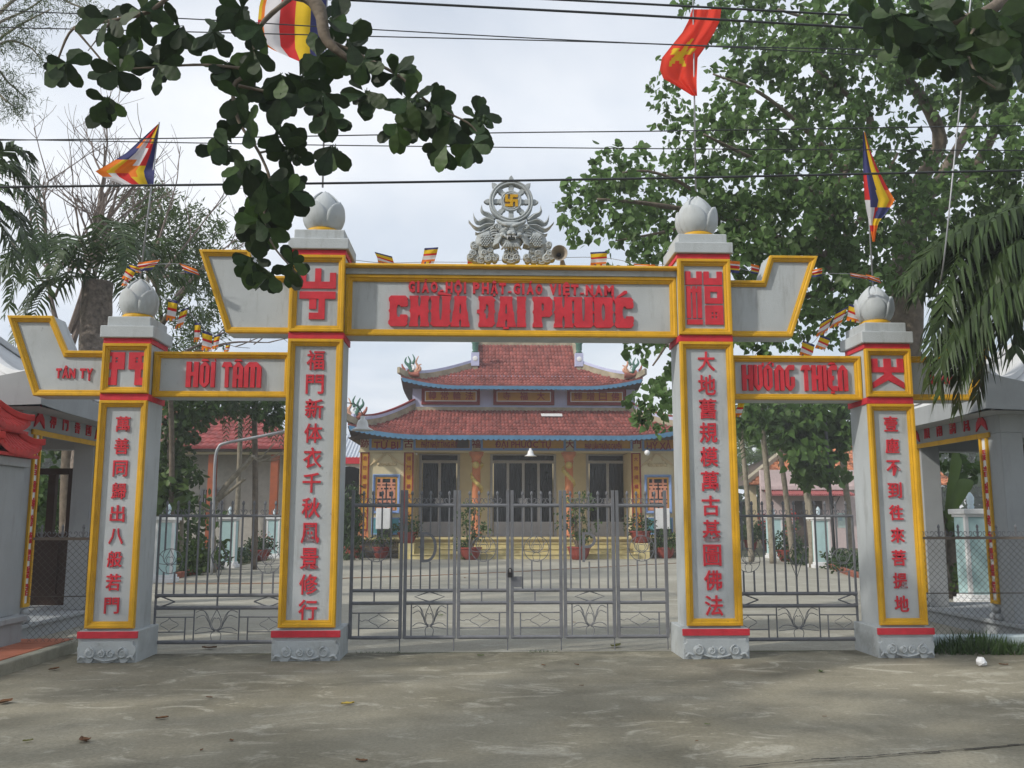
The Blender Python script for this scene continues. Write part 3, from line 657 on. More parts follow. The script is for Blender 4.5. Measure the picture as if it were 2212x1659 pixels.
for i in range(6):
    root = halves[0 if i < 3 else 1]; x0 = XA + i * LW + 0.006; x1 = x0 + LW - 0.012; pw = 0.036
    f = MB()
    for x in (x0, x1 - pw):
        f.box(x, x + pw, YG - .018, YG + .018, ZC - .015, ZF)
    for z, r in ((ZT, .021), (ZA, .0195), (ZB, .0195), (ZC, .021)): f.tube([(x0 + pw*.5, YG, z), (x1 - pw*.5, YG, z)], r, 8)
    leaf = f.build("gate_leaf", IRON, root, bevel=0.003)
    mid = i in (1, 4); nb = 5 if mid else 4; a0, a1 = x0 + pw, x1 - pw; st = (a1 - a0) / (nb if mid else nb + 0.85) if False else (a1 - a0) / (nb + (0.0 if mid else 0.9))
    xs = [(a0 + a1)/2 + (k - (nb - 1)/2) * (0.1045 if mid else 0.1045) for k in range(nb)]
    cxm = (a0 + a1)/2; czm = zg(1185); rr = 0.142
    for k, x in enumerate(xs):
        if not mid and k in (1, 2):
            dz = math.sqrt(max(rr*rr - (x-cxm)**2, 0))
            bar(leaf, x, czm + dz, ZF - .005, spike=True); bar(leaf, x, ZA, czm - dz)
        elif mid and k == 2:
            bar(leaf, x, zg(1152), ZF - .005, spike=True); bar(leaf, x, ZA, zg(1213))
        else: bar(leaf, x, ZA, ZF - .005, spike=True)
    for k in range(nb): share("scroll", SCROLL, leaf, (xs[k], YG, ZT + .018))
    if not mid:
        q = MB(); lotus_ring(q, cxm, czm, rr, YG, .0048); q.build("lotus_ring", IRON, leaf)
        tx = x0 + LW * (0.46 if i in (0, 2, 5, 3) else .5); bar(leaf, tx, ZB, ZA)
        q = MB(); zu, zd = zg(1323), zg(1356)
        side = 1 if i in (0, 3) else -1
        xv = (a0 + .075) if i in (0, 3) else (a1 - .075); xe = a1 if i in (0, 3) else a0
        q.tube([(a0, YG, zu), (a1, YG, zu)], .007, 5); q.tube([(xv, YG, zd), (xe, YG, zd)], .007, 5)
        q.tube([(xv, YG, ZC), (xv, YG, zu)], .009, 5); q.build("lower_frame", IRON, leaf)
        q = MB(); xm = (xv + xe)/2; zm = (zu + zd)/2; hw = .11
        for s_ in (-1, 1):
            q.tube(cr([(xm, YG, zu), (xm + s_*.02, YG, zu-.03), (xm + s_*hw, YG, zm), (xm + s_*.02, YG, zd+.03), (xm, YG, zd)], 4), .0035, 4)
            q.tube(cr([(xm + s_*hw*.9, YG, zm), (xm + s_*(hw+.04), YG, zm+.008), (xm + s_*(hw+.07), YG, zm-.006), (xm + s_*(hw+.11), YG, zm+.006)], 4), .0035, 4)
        q.build("wire_ornament", IRON, leaf)
    else:
        q = MB(); zd, xd = (ZA + ZB)/2, .165; hh = (ZA - ZB)/2 - .012
        pts = [(cxm - xd, YG, zd), (cxm, YG, zd - hh), (cxm + xd, YG, zd), (cxm, YG, zd + hh)]
        q.tube(pts, .008, 4, closed=True); q.build("diamond", IRON, leaf)
        q = MB(); lotus_lines(q, cxm, ZC + .02, ZB - .02, .19, YG, .0045)
        for s_ in (-1, 1): q.tube([(cxm + s_*.2, YG, ZC), (cxm + s_*.2, YG, ZB)], .0085, 5)
        q.build("lotus_ornament", IRON, leaf)
        q = MB(); z0, z1 = zg(1214), zg(1149); lx0 = cxm - .10
        if i == 1:
            outl = [(lx0, z0), (lx0+.06, z0)] + [(lx0+.06 + .115*math.cos(a), (z0+z1)/2 + (z1-z0)/2*math.sin(a)) for a in np.linspace(-PI/2, PI/2, 13)] + [(lx0, z1)]
            hole = [(lx0+.032, z0+.03), (lx0+.06, z0+.03)] + [(lx0+.06 + .083*math.cos(a), (z0+z1)/2 + ((z1-z0)/2-.03)*math.sin(a)) for a in np.linspace(-PI/2, PI/2, 13)] + [(lx0+.032, z1-.03)]
            q.hprism([outl, hole], YG - .022, YG - .010); q.box(lx0 - .03, lx0 - .001, YG - .022, YG - .01, (z0+z1)/2 - .008, (z0+z1)/2 + .008)
        else:
            zm = lerp(z0, z1, .46); lx0 += .02
            outl = [(lx0, z0), (lx0+.032, z0), (lx0+.032, zm), (lx0+.06, zm)] + [(lx0+.06 + .095*math.cos(a), (zm+z1)/2 + (z1-zm)/2*math.sin(a)) for a in np.linspace(-PI/2, PI/2, 13)] + [(lx0, z1)]
            hole = [(lx0+.032, zm+.03), (lx0+.06, zm+.03)] + [(lx0+.06 + .063*math.cos(a), (zm+z1)/2 + ((z1-zm)/2-.03)*math.sin(a)) for a in np.linspace(-PI/2, PI/2, 13)] + [(lx0+.032, z1-.03)]
            q.hprism([outl, hole], YG - .022, YG - .010)
        q.build("letter", IRON, leaf)
    q = MB(); q.tube([(x1 - .02, YG, ZC), (x1 - .02, YG, 0.012)], .007, 5); q.build("drop_bolt", IRON, leaf)
    if i == 3:
        q = MB(); q.box(a0, a0 + .088, YG - .02, YG - .012, zg(1268), zg(1245)); q.build("lock_plate", IRON, leaf)
lk = MB(); xk = XA + 3*LW; zk = zg(1240)
lk.box(xk - .026, xk + .026, YG - .052, YG - .026, zk - .035, zk + .02)
lk.tube(cr([(xk - .018, YG - .039, zk + .02), (xk - .018, YG - .039, zk + .05), (xk, YG - .039, zk + .066), (xk + .018, YG - .039, zk + .05), (xk + .018, YG - .039, zk + .02)], 4), .006, 6)
tag(lk.build("padlock", BLACK, None, bevel=.004), "black padlock hanging where the two gate halves meet", "padlock")

def side_gate(label, x0, x1, ring_u, diamond_left, mirror):
    y = 10.40; root = thing("iron_gate", label, "gate", ((x0+x1)/2, y, 0), "iron side gates")
    z = lambda v: P(480, v, y).z
    zt, za, zb, zc, ztip = z(1114.5), z(1286), z(1313), z(1387), z(1081)
    f = MB()
    for zz, r in ((zt, .015), (za, .02), (zb, .021), (zc, .021)): f.tube([(x0, y, zz), (x1, y, zz)], r, 8)
    f.box(x0, x0+.02, y-.012, y+.012, zc, zt); f.box(x1-.02, x1, y-.012, y+.012, zc, zt)
    leaf = f.build("gate_leaf", IRON, root)
    n = 12; st = (x1 - x0 - .04) / n; xs = [x0 + .02 + st*(k + .5) for k in range(n)]
    r = .135; rings = [((xs[0]+xs[1])/2 - (0.0), True), ((xs[9]+xs[10])/2 if not mirror else (xs[1]+xs[2])/2, True)]
    if mirror: rings = [((xs[1]+xs[2])/2, True), ((xs[10]+xs[11])/2, True)]
    zc_ = z(1212)
    xd = xs[5] if not mirror else xs[6]
    for k, x in enumerate(xs):
        hit = [c for c, _ in rings if abs(x - c) < r*.75]
        if hit:
            dz = math.sqrt(max(r*r - (x - hit[0])**2, 0)); bar(leaf, x, zc_ + dz, ztip, y, True); bar(leaf, x, za, zc_ - dz, y)
        else: bar(leaf, x, za, ztip, y, True)
        share("scroll", SCROLL, leaf, (x, y, zt + .012), scale=(.9, 1, .9))
    for c, _ in rings:
        q = MB(); lotus_ring(q, c, zc_, r, y, .0045); q.build("lotus_ring", IRON, leaf)
    q = MB(); q.tube([(xd, y-.01, z(1228)), (xd - .09, y-.01, z(1200)), (xd, y-.01, z(1168)), (xd + .09, y-.01, z(1200))], .007, 4, closed=True)
    q.tube([(xd-.085, y-.01, z(1203)), (xd, y-.01, z(1252)), (xd+.085, y-.01, z(1203))], .007, 4); q.build("diamond", IRON, leaf)
    for c in (x0 + .06, x1 - .24) if not mirror else (x0 + .20, x1 - .06):
        q = MB(); hw = .16; lo, hi = max(c - hw, x0), min(c + hw, x1); zm = (za+zb)/2; hh = (za-zb)/2 - .01
        for a, b in (((c-hw, zm), (c, zm+hh)), ((c, zm+hh), (c+hw, zm)), ((c+hw, zm), (c, zm-hh)), ((c, zm-hh), (c-hw, zm))):
            pa, pb = Vector(a), Vector(b)
            if min(pa.x, pb.x) < x0 - .001 or max(pa.x, pb.x) > x1 + .001:
                if pa.x > pb.x: pa, pb = pb, pa
                if pa.x < x0:
                    if pb.x <= x0: continue
                    pa = pa.lerp(pb, (x0 - pa.x)/(pb.x - pa.x))
                if pb.x > x1:
                    if pa.x >= x1: continue
                    pb = pa.lerp(pb, (x1 - pa.x)/(pb.x - pa.x))
            q.tube([(pa.x, y, pa.y), (pb.x, y, pb.y)], .0075, 4)
        q.build("diamond", IRON, leaf)
    bar(leaf, xd, zb, za, y)
    q = MB(); hw = .245; lotus_lines(q, xd, zc + .02, zb - .015, hw*.95, y, .0042)
    for s_ in (-1, 1): q.tube([(xd + s_*hw, y, zc), (xd + s_*hw, y, zb)], .0085, 5)
    q.build("lotus_ornament", IRON, leaf)
    zu, zd = z(1333), z(1365)
    for s_, xe in ((-1, x0), (1, x1)):
        q = MB(); q.tube([(xd + s_*hw, y, zu), (xe, y, zu)], .007, 5); q.tube([(xd + s_*(hw+.095), y, zd), (xe, y, zd)], .007, 5); q.tube([(xd + s_*(hw+.095), y, zc), (xd + s_*(hw+.095), y, zu)], .0085, 5)
        xm = (xd + s_*(hw+.095) + xe)/2; zm = (zu+zd)/2
        for t_ in (-1, 1): q.tube(cr([(xm, y, zu), (xm + t_*.02, y, zu-.03), (xm + t_*.10, y, zm), (xm + t_*.02, y, zd+.03), (xm, y, zd)], 4), .0033, 4)
        q.build("lower_frame", IRON, leaf)
side_gate("single grey iron gate under the HOI TAM board", GXC-4.17+.25, GXC-2.148-.29, None, True, False)
side_gate("single grey iron gate under the HUONG THIEN board", GXC+2.142+.29, GXC+4.175-.25, None, False, True)

# ------------------------------------------------------------------ wheel and dragon on top of the main board
YW = 10.09
def dx(x): return P((1800 + x / 3.95) * 0.54004, 520, YW).x
def dz(y): return P(1100, (680 + y / 3.95) * 0.54004, YW).z
STONE = mat("carved_grey", (0.40, 0.43, 0.44), 0.7, var=0.12, scale=9, dirt=0.55, dark=(0.17, 0.19, 0.17), bump=0.25, bscale=60)
dw = thing("dharma_wheel_sculpture", "grey carved dragon head carrying an eight-spoked wheel with a yellow emblem", "sculpture", (dx(965), YW, 4.28))
wc = (dx(965), dz(512)); UR = (dx(1315) - dx(965))
def ann(mb, r0, r1, y0, y1, n=40):
    vs = []
    for a in np.linspace(0, 2*PI, n + 1)[:-1]:
        c, s_ = math.cos(a), math.sin(a)
        for r, y in ((r0, y0), (r1, y0), (r1, y1), (r0, y1)): vs.append((wc[0] + r*c, y, wc[1] + r*s_))
    fs = []
    for i in range(n):
        j = (i+1) % n
        for k in range(4): l = (k+1) % 4; fs.append((i*4+k, i*4+l, j*4+l, j*4+k))
    mb.add(vs, fs)
q = MB(); ann(q, UR*.79, UR*1.0, YW-.05, YW+.05)
for r in (.84, .95): q.tube([(wc[0]+UR*r*math.cos(a), YW-.05, wc[1]+UR*r*math.sin(a)) for a in np.linspace(0, 2*PI, 41)[:-1]], .011, 6, closed=True)
q.build("wheel_rim", STONE, dw, bevel=.005)
q = MB(); ann(q, UR*.01, UR*.40, YW-.035, YW+.04)
for r in (.44, .36): q.tube([(wc[0]+UR*r*math.cos(a), YW-.045, wc[1]+UR*r*math.sin(a)) for a in np.linspace(0, 2*PI, 37)[:-1]], .014, 6, closed=True)
q.build("hub", STONE, dw)
q = MB(); gridglyph(q, ["#.###", "#.#..", "#####", "..#.#", "###.#"], [1, .8, 1, .8, 1], [1, .8, 1, .8, 1], dx(868), dx(1070), dz(602), dz(414), YW-.062, .03); q.build("emblem", YEL, dw)
for k in range(8):
    a = k*PI/4 + PI/2; c, s_ = math.cos(a), math.sin(a); q = MB()
    w = [(.44, .10), (.52, .115), (.58, .09), (.66, .12), (.74, .10), (.80, .085)]
    left = [(r*UR, hw*UR) for r, hw in w]; poly = left + [(r, -h) for r, h in left[::-1]]
    pts = [(wc[0] + r*c - h*s_, wc[1] + r*s_ + h*c) for r, h in poly][::-1]; q.prism(pts, YW-.035, YW+.03)
    q.build("spoke", STONE, dw, bevel=.006)
    if k in (3, 4, 5): continue
    q = MB(); kn = [(.99, .11), (1.07, .115), (1.15, .08), (1.25, .0)]
    left = [(r*UR, hw*UR) for r, hw in kn]; poly = left + [(r, -h) for r, h in left[:-1][::-1]]
    pts = [(wc[0] + r*c - h*s_, wc[1] + r*s_ + h*c) for r, h in poly][::-1]; q.prism(pts, YW-.035, YW+.03); q.build("spoke_tip", STONE, dw, bevel=.006)
def flame(pts, ws, y0, y1):                    # tapering lock of mane: centre line in picture numbers of the sculpture, half widths
    c = cr([(dx(x), 0, dz(y)) for x, y in pts], 6); n = len(c); L_, R__ = [], []
    for i in range(n):
        a = c[max(i-1, 0)]; b = c[min(i+1, n-1)]; d = (b - a).normalized(); nn = Vector((-d.z, 0, d.x))
        t = i/(n-1); w = np.interp(t, np.linspace(0, 1, len(ws)), ws) * (dx(101)-dx(100))
        L_.append((c[i] + nn*w)); R__.append((c[i] - nn*w))
    q = MB(); 
    mid = [c[i] for i in range(n)]
    vs = [(p.x, (y0+y1)/2, p.z) for p in L_] + [(p.x, y0, p.z) for p in mid] + [(p.x, (y0+y1)/2, p.z) for p in R__] + [(p.x, y1, p.z) for p in mid]
    fs = []
    for k in range(4):
        for i in range(n-1):
            a = k*n+i; b = ((k+1) % 4)*n+i; fs.append((a, a+1, b+1, b))
    q.add(vs, fs); return q
FL = [([(700, 800), (600, 720), (530, 690), (495, 640), (502, 572)], [45, 45, 36, 22, 1]), ([(700, 840), (560, 800), (450, 850), (395, 800), (365, 705)], [50, 50, 40, 24, 1]),
      ([(690, 880), (560, 890), (450, 945), (370, 910), (292, 828)], [55, 50, 42, 24, 1]), ([(680, 920), (600, 960), (520, 1010), (450, 1030), (398, 1016)], [60, 45, 34, 20, 1])]
for pts, ws in FL:
    flame(pts, ws, YW-.075, YW+.05).build("mane_lock", STONE, dw)
    flame([(1930 - x + 2, y + (8 if x < 600 else 12)) for x, y in pts], ws, YW-.075, YW+.05).build("mane_lock", STONE, dw)
q = MB(); U1 = dx(101) - dx(100)
def bl(x, y, rx, rz, ry, yy=-.04): q.ball((dx(x), YW + yy*.85, dz(y)), (rx*U1, ry*.75, rz*U1), 18, 10)
bl(965, 1010, 330, 150, .09, 0); bl(965, 900, 260, 110, .09, 0); bl(965, 1150, 190, 110, .10, -.02)
bl(965, 1040, 75, 55, .06, -.12); bl(930, 1065, 30, 24, .03, -.16); bl(1000, 1065, 30, 24, .03, -.16)       # nose
for s_ in (-1, 1):
    X = lambda x: 965 + s_*x
    bl(X(120), 1000, 85, 55, .05, -.085); bl(X(75), 968, 36, 30, .035, -.12); bl(X(130), 1065, 55, 45, .05, -.10); bl(X(200), 1080, 70, 60, .04, -.08)
    q.tube(cr([(dx(X(20)), YW-.12, dz(935)), (dx(X(80)), YW-.13, dz(925)), (dx(X(150)), YW-.11, dz(890)), (dx(X(230)), YW-.09, dz(840))], 5), [.022]*10 + [.02]*5 + [.012], 6)
    spiral(q, dx(X(225)), dz(945), 52*U1, YW-.10, s_, 1.4, .013, 20, 0 if s_ > 0 else PI)
    q.tube(cr([(dx(X(60)), YW-.12, dz(1120)), (dx(X(95)), YW-.12, dz(1095)), (dx(X(120)), YW-.10, dz(1060))], 4), .014, 6)
    for k in range(5): q.tube(cr([(dx(X(150+k*12)), YW-.09, dz(1100+k*22)), (dx(X(230+k*10)), YW-.075, dz(1120+k*26)), (dx(X(300 - k*10)), YW-.05, dz(1110 + k*36))], 4), [.016]*8+[.006], 5)
    for k in range(4): q.tube(cr([(dx(X(210)), YW-.08, dz(960+k*36)), (dx(X(290)), YW-.075, dz(950+k*40)), (dx(X(340)), YW-.05, dz(990+k*38))], 4), .013, 5)
q.build("dragon_head", STONE, dw, smooth=True)
q = MB(); q.prism([(dx(885), dz(1105)), (dx(925), dz(1150)), (dx(1005), dz(1150)), (dx(1045), dz(1105)), (dx(1030), dz(1092)), (dx(900), dz(1092))], YW-.128, YW-.10); q.build("mouth", mat("mouth_dark", (.08, .09, .09), .9), dw)
q = MB()
for x in (905, 925, 945, 985, 1005, 1025):
    hgt = 62 if x in (905, 1025) else 26; q.prism([(dx(x-9), dz(1094)), (dx(x), dz(1094+hgt)), (dx(x+9), dz(1094))], YW-.142, YW-.125)
q.build("tooth_row", WHITE, dw)
for s_ in (-1, 1):                              # scaly flanks, beard and clouds underneath
    X = lambda x: 965 + s_*x; q = MB()
    q.tube(cr([(dx(X(330)), YW, dz(1060)), (dx(X(440)), YW, dz(1080)), (dx(X(480)), YW, dz(1180)), (dx(X(470)), YW, dz(1300)), (dx(X(440)), YW, dz(1420))], 6), [.085]*8 + [.07]*6 + [.05]*11, 8)
    q.tube(cr([(dx(X(200)), YW, dz(1150)), (dx(X(330)), YW, dz(1180)), (dx(X(400)), YW, dz(1160))], 6), .07, 8)
    for r in range(7):
        for c in range(5):
            x, y = 300 + c*38 + (r % 2)*19, 1070 + r*26
            if (x - 300) < (r-4)*20: continue
            q.ball((dx(X(x)), YW-.072, dz(y)), (18*U1, .014, 15*U1), 8, 5)
    q.build("dragon_flank", STONE, dw, smooth=True)
    q = MB()
    for x, y, r in ((590, 1190, 52), (560, 1240, 50), (600, 1330, 60), (560, 1400, 75), (480, 1430, 70), (640, 1390, 55), (420, 1330, 55), (330, 1290, 50), (310, 1370, 55), (240, 1390, 50), (360, 1425, 60), (260, 1430, 45)):
        yy = YW + random.uniform(-.015, .015); q.lathe if False else None; q.tube([(dx(X(x)), yy-.042, dz(y)), (dx(X(x)), yy-.036, dz(y)), (dx(X(x)), yy+.05, dz(y))], [r*U1*.93, r*U1*1.06, r*U1*1.06], 16); spiral(q, dx(X(x)), dz(y), r*.80*U1, yy-.044, s_, 1.5, .010, 20, random.uniform(0, 6))
    q.build("cloud", STONE, dw)
q = MB()
for x, y, r in ((965, 1400, 95), (885, 1400, 62), (1045, 1400, 62), (965, 1320, 75), (910, 1330, 60), (1020, 1330, 60)):
    q.tube([(dx(x), YW-.05, dz(y)), (dx(x), YW-.042, dz(y)), (dx(x), YW+.05, dz(y))], [r*U1*.93, r*U1*1.05, r*U1*1.05], 16); spiral(q, dx(x), dz(y), r*.8*U1, YW-.052, 1, 1.5, .011, 20, 1.0)
q.build("cloud", STONE, dw)
q = MB()
for k in range(7): x = -150 + k*50; q.tube(cr([(dx(965+x*.5), YW-.09, dz(1190)), (dx(965+x*.8), YW-.085, dz(1250)), (dx(965+x*1.05), YW-.06, dz(1285 + (30 if abs(x) < 30 else 0)))], 4), [.018]*5 + [.012]*3 + [.003], 6)
q.build("beard", STONE, dw, smooth=True)

# loudspeaker on the coping
sp = thing("horn_loudspeaker", "round beige horn loudspeaker on the coping beside the carved dragon", "loudspeaker", (dx(1705), 10.02, 4.28))
BEIGE = mat("beige_plastic", (.36, .31, .25), .5, var=.08, dirt=.4)
q = MB(); c = (dx(1705), dz(1375)); pr = [(.004, -.03), (.02, -.03), (.022, .0), (.04, -.02), (.062, -.06), (.088, -.115), (.092, -.118), (.09, -.112), (.062, -.045), (.035, .02), (.03, .09), (.002, .09)]
vs = []; n = 24
for r, y in pr:
    for a in np.linspace(0, 2*PI, n+1)[:-1]: vs.append((c[0] + r*math.cos(a), 10.02 + y, c[1] + r*math.sin(a)))
q.add(vs, [(i*n+j, i*n+(j+1) % n, (i+1)*n+(j+1) % n, (i+1)*n+j) for i in range(len(pr)-1) for j in range(n)]); q.build("horn", BEIGE, sp, smooth=True)
q = MB(); q.ball((c[0], 9.985, c[1]), (.026, .012, .026), 12, 6); q.build("throat", BLACK, sp)
q = MB(); q.prism([(c[0]+.01, 4.28), (c[0]+.085, 4.28), (c[0]+.06, 4.36), (c[0]+.02, 4.36)], 10.0, 10.03); q.build("bracket", BEIGE, sp)

# ------------------------------------------------------------------ flags and bunting
FB = mat("cloth_blue", (.045, .05, .16), .8, trans=.35, var=.06); FY = mat("cloth_yellow", (.75, .50, .02), .8, trans=.4, var=.06); FR = mat("cloth_red", (.62, .03, .03), .8, trans=.4, var=.06)
FW = mat("cloth_white", (.72, .70, .72), .8, trans=.4, var=.05); FO = mat("cloth_orange", (.80, .20, .02), .8, trans=.4, var=.06); FS = mat("cloth_scarlet", (.86, .065, .035), .8, trans=.55, var=.05)
STR = [FB, FY, FR, FW, FO]; STEEL = mat("galvanised_pole", (.33, .34, .36), .45, metal=.4, var=.12)
def cloth(name, parent, rows, Y, amp, colour, nu=22, sub=3, mats=STR, freq=2.2):
    """rows: (v, u left, u right[, v right]) outline of the hanging cloth; colour(s, t) -> material index; folds run in depth"""
    R2 = []
    for i in range(len(rows)-1):
        for k in range(sub): R2.append([lerp(a, b, k/sub) for a, b in zip(rows[i], rows[i+1])])
    R2.append(list(rows[-1])); nv = len(R2) - 1
    vs = []; fs = []; ms = []
    for j, r in enumerate(R2):
        v0, ul, ur = r[:3]; v1 = r[3] if len(r) > 3 else v0
        for i in range(nu+1):
            s_ = i/nu; t = j/nv
            y = Y + amp*math.sin(s_*freq*PI*2 + t*2.6)*(.35 + .65*t*0 + .3*s_) + amp*.5*math.sin(t*9 + s_*4)
            p = P(lerp(ul, ur, s_), lerp(v0, v1, s_), y); vs.append(tuple(p))
    for j in range(nv):
        for i in range(nu):
            a = j*(nu+1)+i; fs.append((a, a+nu+1, a+nu+2, a+1)); ms.append(colour((i+.5)/nu, (j+.5)/nv))
    q = MB(); q.v = vs; q.f = fs; q.m = ms
    o = q.build(name, mats, parent, smooth=True); return o
def stripes(s_, t=0): return min(int(s_*4.5), 4) if s_ < .97 else [0, 1, 2, 3, 4][min(int(t*5), 4)]
def pole(u0, v0, u1, v1, Y, label, r=.011):
    a, b = P(u0, v0, Y), P(u1, v1, Y); root = thing("flag_pole", label, "flag", (a.x, a.y, a.z), "flags on the lotus tops")
    q = MB(); q.tube([a, b], [r, r*.75], 8); q.build("pole", STEEL, root, smooth=True); return root
f1 = pole(303, 600, 344, 264, 10.09, "striped flag blowing from the thin pole above the HOI TAM board")
def c1(s_, t):
    d = 1 - s_
    if d < .17: return 0
    if d < .30: return 1 if t > .55 or t < .25 else 2
    if d < .47: return [1, 2, 3, 3, 4, 4, 1][min(int(t*7), 6)]
    if d < .66: return [2, 3, 3, 4, 4, 2, 2][min(int(t*7), 6)]
    if d < .80: return [2, 4, 0, 1, 1, 3, 3][min(int(t*7), 6)]
    return [0, 0, 0, 4, 4, 4, 3][min(int(t*7), 6)]
cloth("flag", f1, [(268, 341, 343), (300, 306, 340), (330, 273, 337), (352, 238, 335), (370, 206, 334), (382, 222, 333), (398, 262, 332)], 10.07, .05, c1)
f2 = pole(697, 405, 708, -60, 10.09, "striped flag on the tall pole half hidden by almond leaves")
cloth("flag", f2, [(-34, 572, 707, -44), (14, 560, 705, 14), (56, 556, 703, 66), (92, 562, 701, 116), (108, 590, 699, 156)], 10.05, .07, lambda s_, t: stripes(1-s_, t))
f3 = pole(1503, 412, 1496, -60, 10.09, "red flag with a yellow star on its tall pole")
def star(s_, t):
    x, y = (s_-.45)*62, (t-.47)*150; a = math.atan2(x, -y) % (2*PI/5) - PI/5; r = math.hypot(x, y)
    return 1 if r*math.cos(a) < 8 + 16*(abs(a)/(PI/5))**1.6*.9 and r < 22 else 0
cloth("flag", f3, [(20, 1495, 1558, 25), (45, 1487, 1555), (70, 1474, 1543), (97, 1452, 1527), (125, 1430, 1507), (150, 1425, 1506), (170, 1433, 1505), (186, 1462, 1505), (207, 1495, 1506)], 10.07, .06, star, 26, 4, [FS, FY])
f4 = pole(1886, 620, 1866, 283, 10.09, "striped flag hanging limp in front of the large leafy tree")
def c4(s_, t):
    if t > .80: return 2 if s_ < .5 and t < .88 else 4
    if t > .60: return 3 if s_ < .36 else (2 if s_ + t < 1.12 else 0 if t < .70 else 1)
    if s_ < .16 and t > .3: return 2 if t < .48 else 3
    return 0 if s_ < .52 - .1*t else 1 if s_ < .80 else 2 if t < .42 else 4
cloth("flag", f4, [(285, 1864, 1868), (320, 1864, 1878), (360, 1864, 1894), (400, 1866, 1914), (432, 1868, 1933, 434), (456, 1872, 1918), (480, 1877, 1898), (500, 1881, 1893), (522, 1885, 1890)], 10.06, .03, c4)

def bunting(label, Y, path, flags, dark=False):
    a = P(path[0][0], path[0][1], Y); root = thing("bunting", label, "bunting", tuple(a), "strings of little striped flags")
    q = MB(); q.tube(cr([P(u, v, Y) for u, v in path], 5), .0035, 4); q.build("cord", MATS["galvanised_pole"], root)
    for (u, v, w, h, tilt, lean, rot) in flags:
        def col(s_, t): return (min(int(t*5.5), 4) if t < .85 else [4, 0, 1, 2, 3][min(int(s_*5), 4)]) if not rot else min(int((1-t)*5.3), 4)
        rows = [(v - h/2, u - w/2 + lean, u + w/2 + lean, v - h/2 + tilt), (v, u - w*.46, u + w*.5, v + tilt*1.2), (v + h/2, u - w*.5 - lean, u + w*.44 - lean, v + h/2 + tilt*.6)]
        cloth("pennant", root, rows, Y + random.uniform(-.04, .04), .02, col, 8, 4, STR, 1.0)
bunting("string of small striped flags sagging from the grey lotus beside the HOI TAM board", 10.16, [(344, 640), (375, 652), (402, 668), (430, 700), (452, 718), (475, 732), (505, 748), (540, 752)],
        [(371, 669, 20, 46, 4, 3, 0), (393, 690, 17, 42, -6, 7, 0), (426, 718, 13, 42, 0, 1, 0), (447, 735, 22, 42, 6, 1, 0), (467, 740, 13, 30, -3, 3, 0), (491, 752, 10, 16, 0, 2, 0)])
bunting("striped flags knotted round the grey lotus nearest the tiled red roof", 9.78, [(268, 615), (285, 590), (304, 583), (330, 572), (385, 570), (430, 574)],
        [(278, 588, 18, 26, 10, 6, 0), (315, 577, 46, 20, -6, 8, 1), (292, 578, 22, 18, 6, -4, 0), (272, 605, 10, 24, 4, 5, 0), (412, 578, 38, 20, 14, -6, 1)])
bunting("string of small striped flags rising to the lotus above the seated character of three prongs"[:0] + "string of small striped flags sagging towards the lotus among the palm fronds", 10.16, [(1600, 620), (1690, 668), (1743, 742), (1778, 715), (1815, 690), (1846, 664), (1862, 672)],
        [(1846, 674, 30, 36, 10, 3, 0), (1812, 692, 26, 36, -12, 8, 0), (1781, 712, 26, 32, -14, 6, 0), (1777, 738, 22, 28, 8, 6, 0), (1743, 751, 26, 32, 10, 4, 0)])
bunting("striped cloth draped over the lotus among the palm fronds", 9.76, [(1760, 590), (1840, 592), (1870, 597), (1900, 600)],
        [(1858, 594, 44, 10, 8, 0, 1), (1888, 599, 30, 16, 10, -4, 1), (1765, 591, 22, 16, -4, 0, 1)])
bunting("row of little striped flags standing along the coping of the main board", 10.36, [(752, 560), (830, 568), (925, 566), (1020, 566), (1120, 560), (1293, 556), (1390, 572), (1455, 570)],
        [(832, 556, 38, 24, 10, -4, 0), (928, 553, 30, 34, -2, 4, 0), (1022, 566, 26, 22, 0, 0, 1), (1293, 560, 36, 30, -2, 0, 0), (1392, 575, 46, 10, 2, 0, 1)])
bunting("two little striped flags above the short blank wing of the wing board"[:0] + "little striped flags showing behind the stepped wing board among the branches", 10.36, [(1578, 560), (1600, 580), (1640, 590), (1700, 610)],
        [(1587, 576, 22, 26, 2, 0, 1), (1631, 580, 18, 20, 4, 0, 1), (1598, 884, 14, 34, 0, 4, 0)])

# ------------------------------------------------------------------ overhead cables
def cable(pts, Y, r, label, sag=0.0, mat_=CABLE):
    a = P(*pts[0], Y); b = P(*pts[-1], Y)
    P_ = [P(u, v, Y) for u, v in pts]
    d0 = (P_[0] - P_[1]); d1 = (P_[-1] - P_[-2])
    P_ = [P_[0] + d0*2.5] + P_ + [P_[-1] + d1*2.5]
    q = MB(); q.tube(cr(P_, 8), r, 6); o = q.build("power_cable", mat_, None, smooth=True); tag(o, label, "cable", "cables strung across the street front")
cable([(0, 404), (737, 395.5), (1474, 384), (2212, 368)], 7.9, .0105, "thickest black cable, crossing just over the top of the carved wheel")
cable([(0, 303), (466, 297.5), (1070, 287), (1474, 282.5), (2212, 271)], 8.1, .0055, "thin black cable rising gently above the one that crosses the flagpole feet"[:0] + "thin cable crossing the striped flag, the upper of a close pair")
cable([(0, 301), (737, 314), (1474, 321.5), (2212, 325)], 8.2, .005, "thin cable crossing the striped flag, the lower of a close pair")
cable([(0, 22), (433, 42), (754, 61), (1474, 97), (2212, 113)], 8.3, .0055, "thin cable behind the almond leaves, uppermost where it meets them")
cable([(0, 59), (737, 77), (1474, 97.5), (2212, 140)], 8.2, .0055, "thin cable behind the almond leaves that touches another beside the red flag")
cable([(754, 0), (1474, 38), (2212, 81)], 7.7, .011, "thick cable sloping across the upper part of the red starred flag")
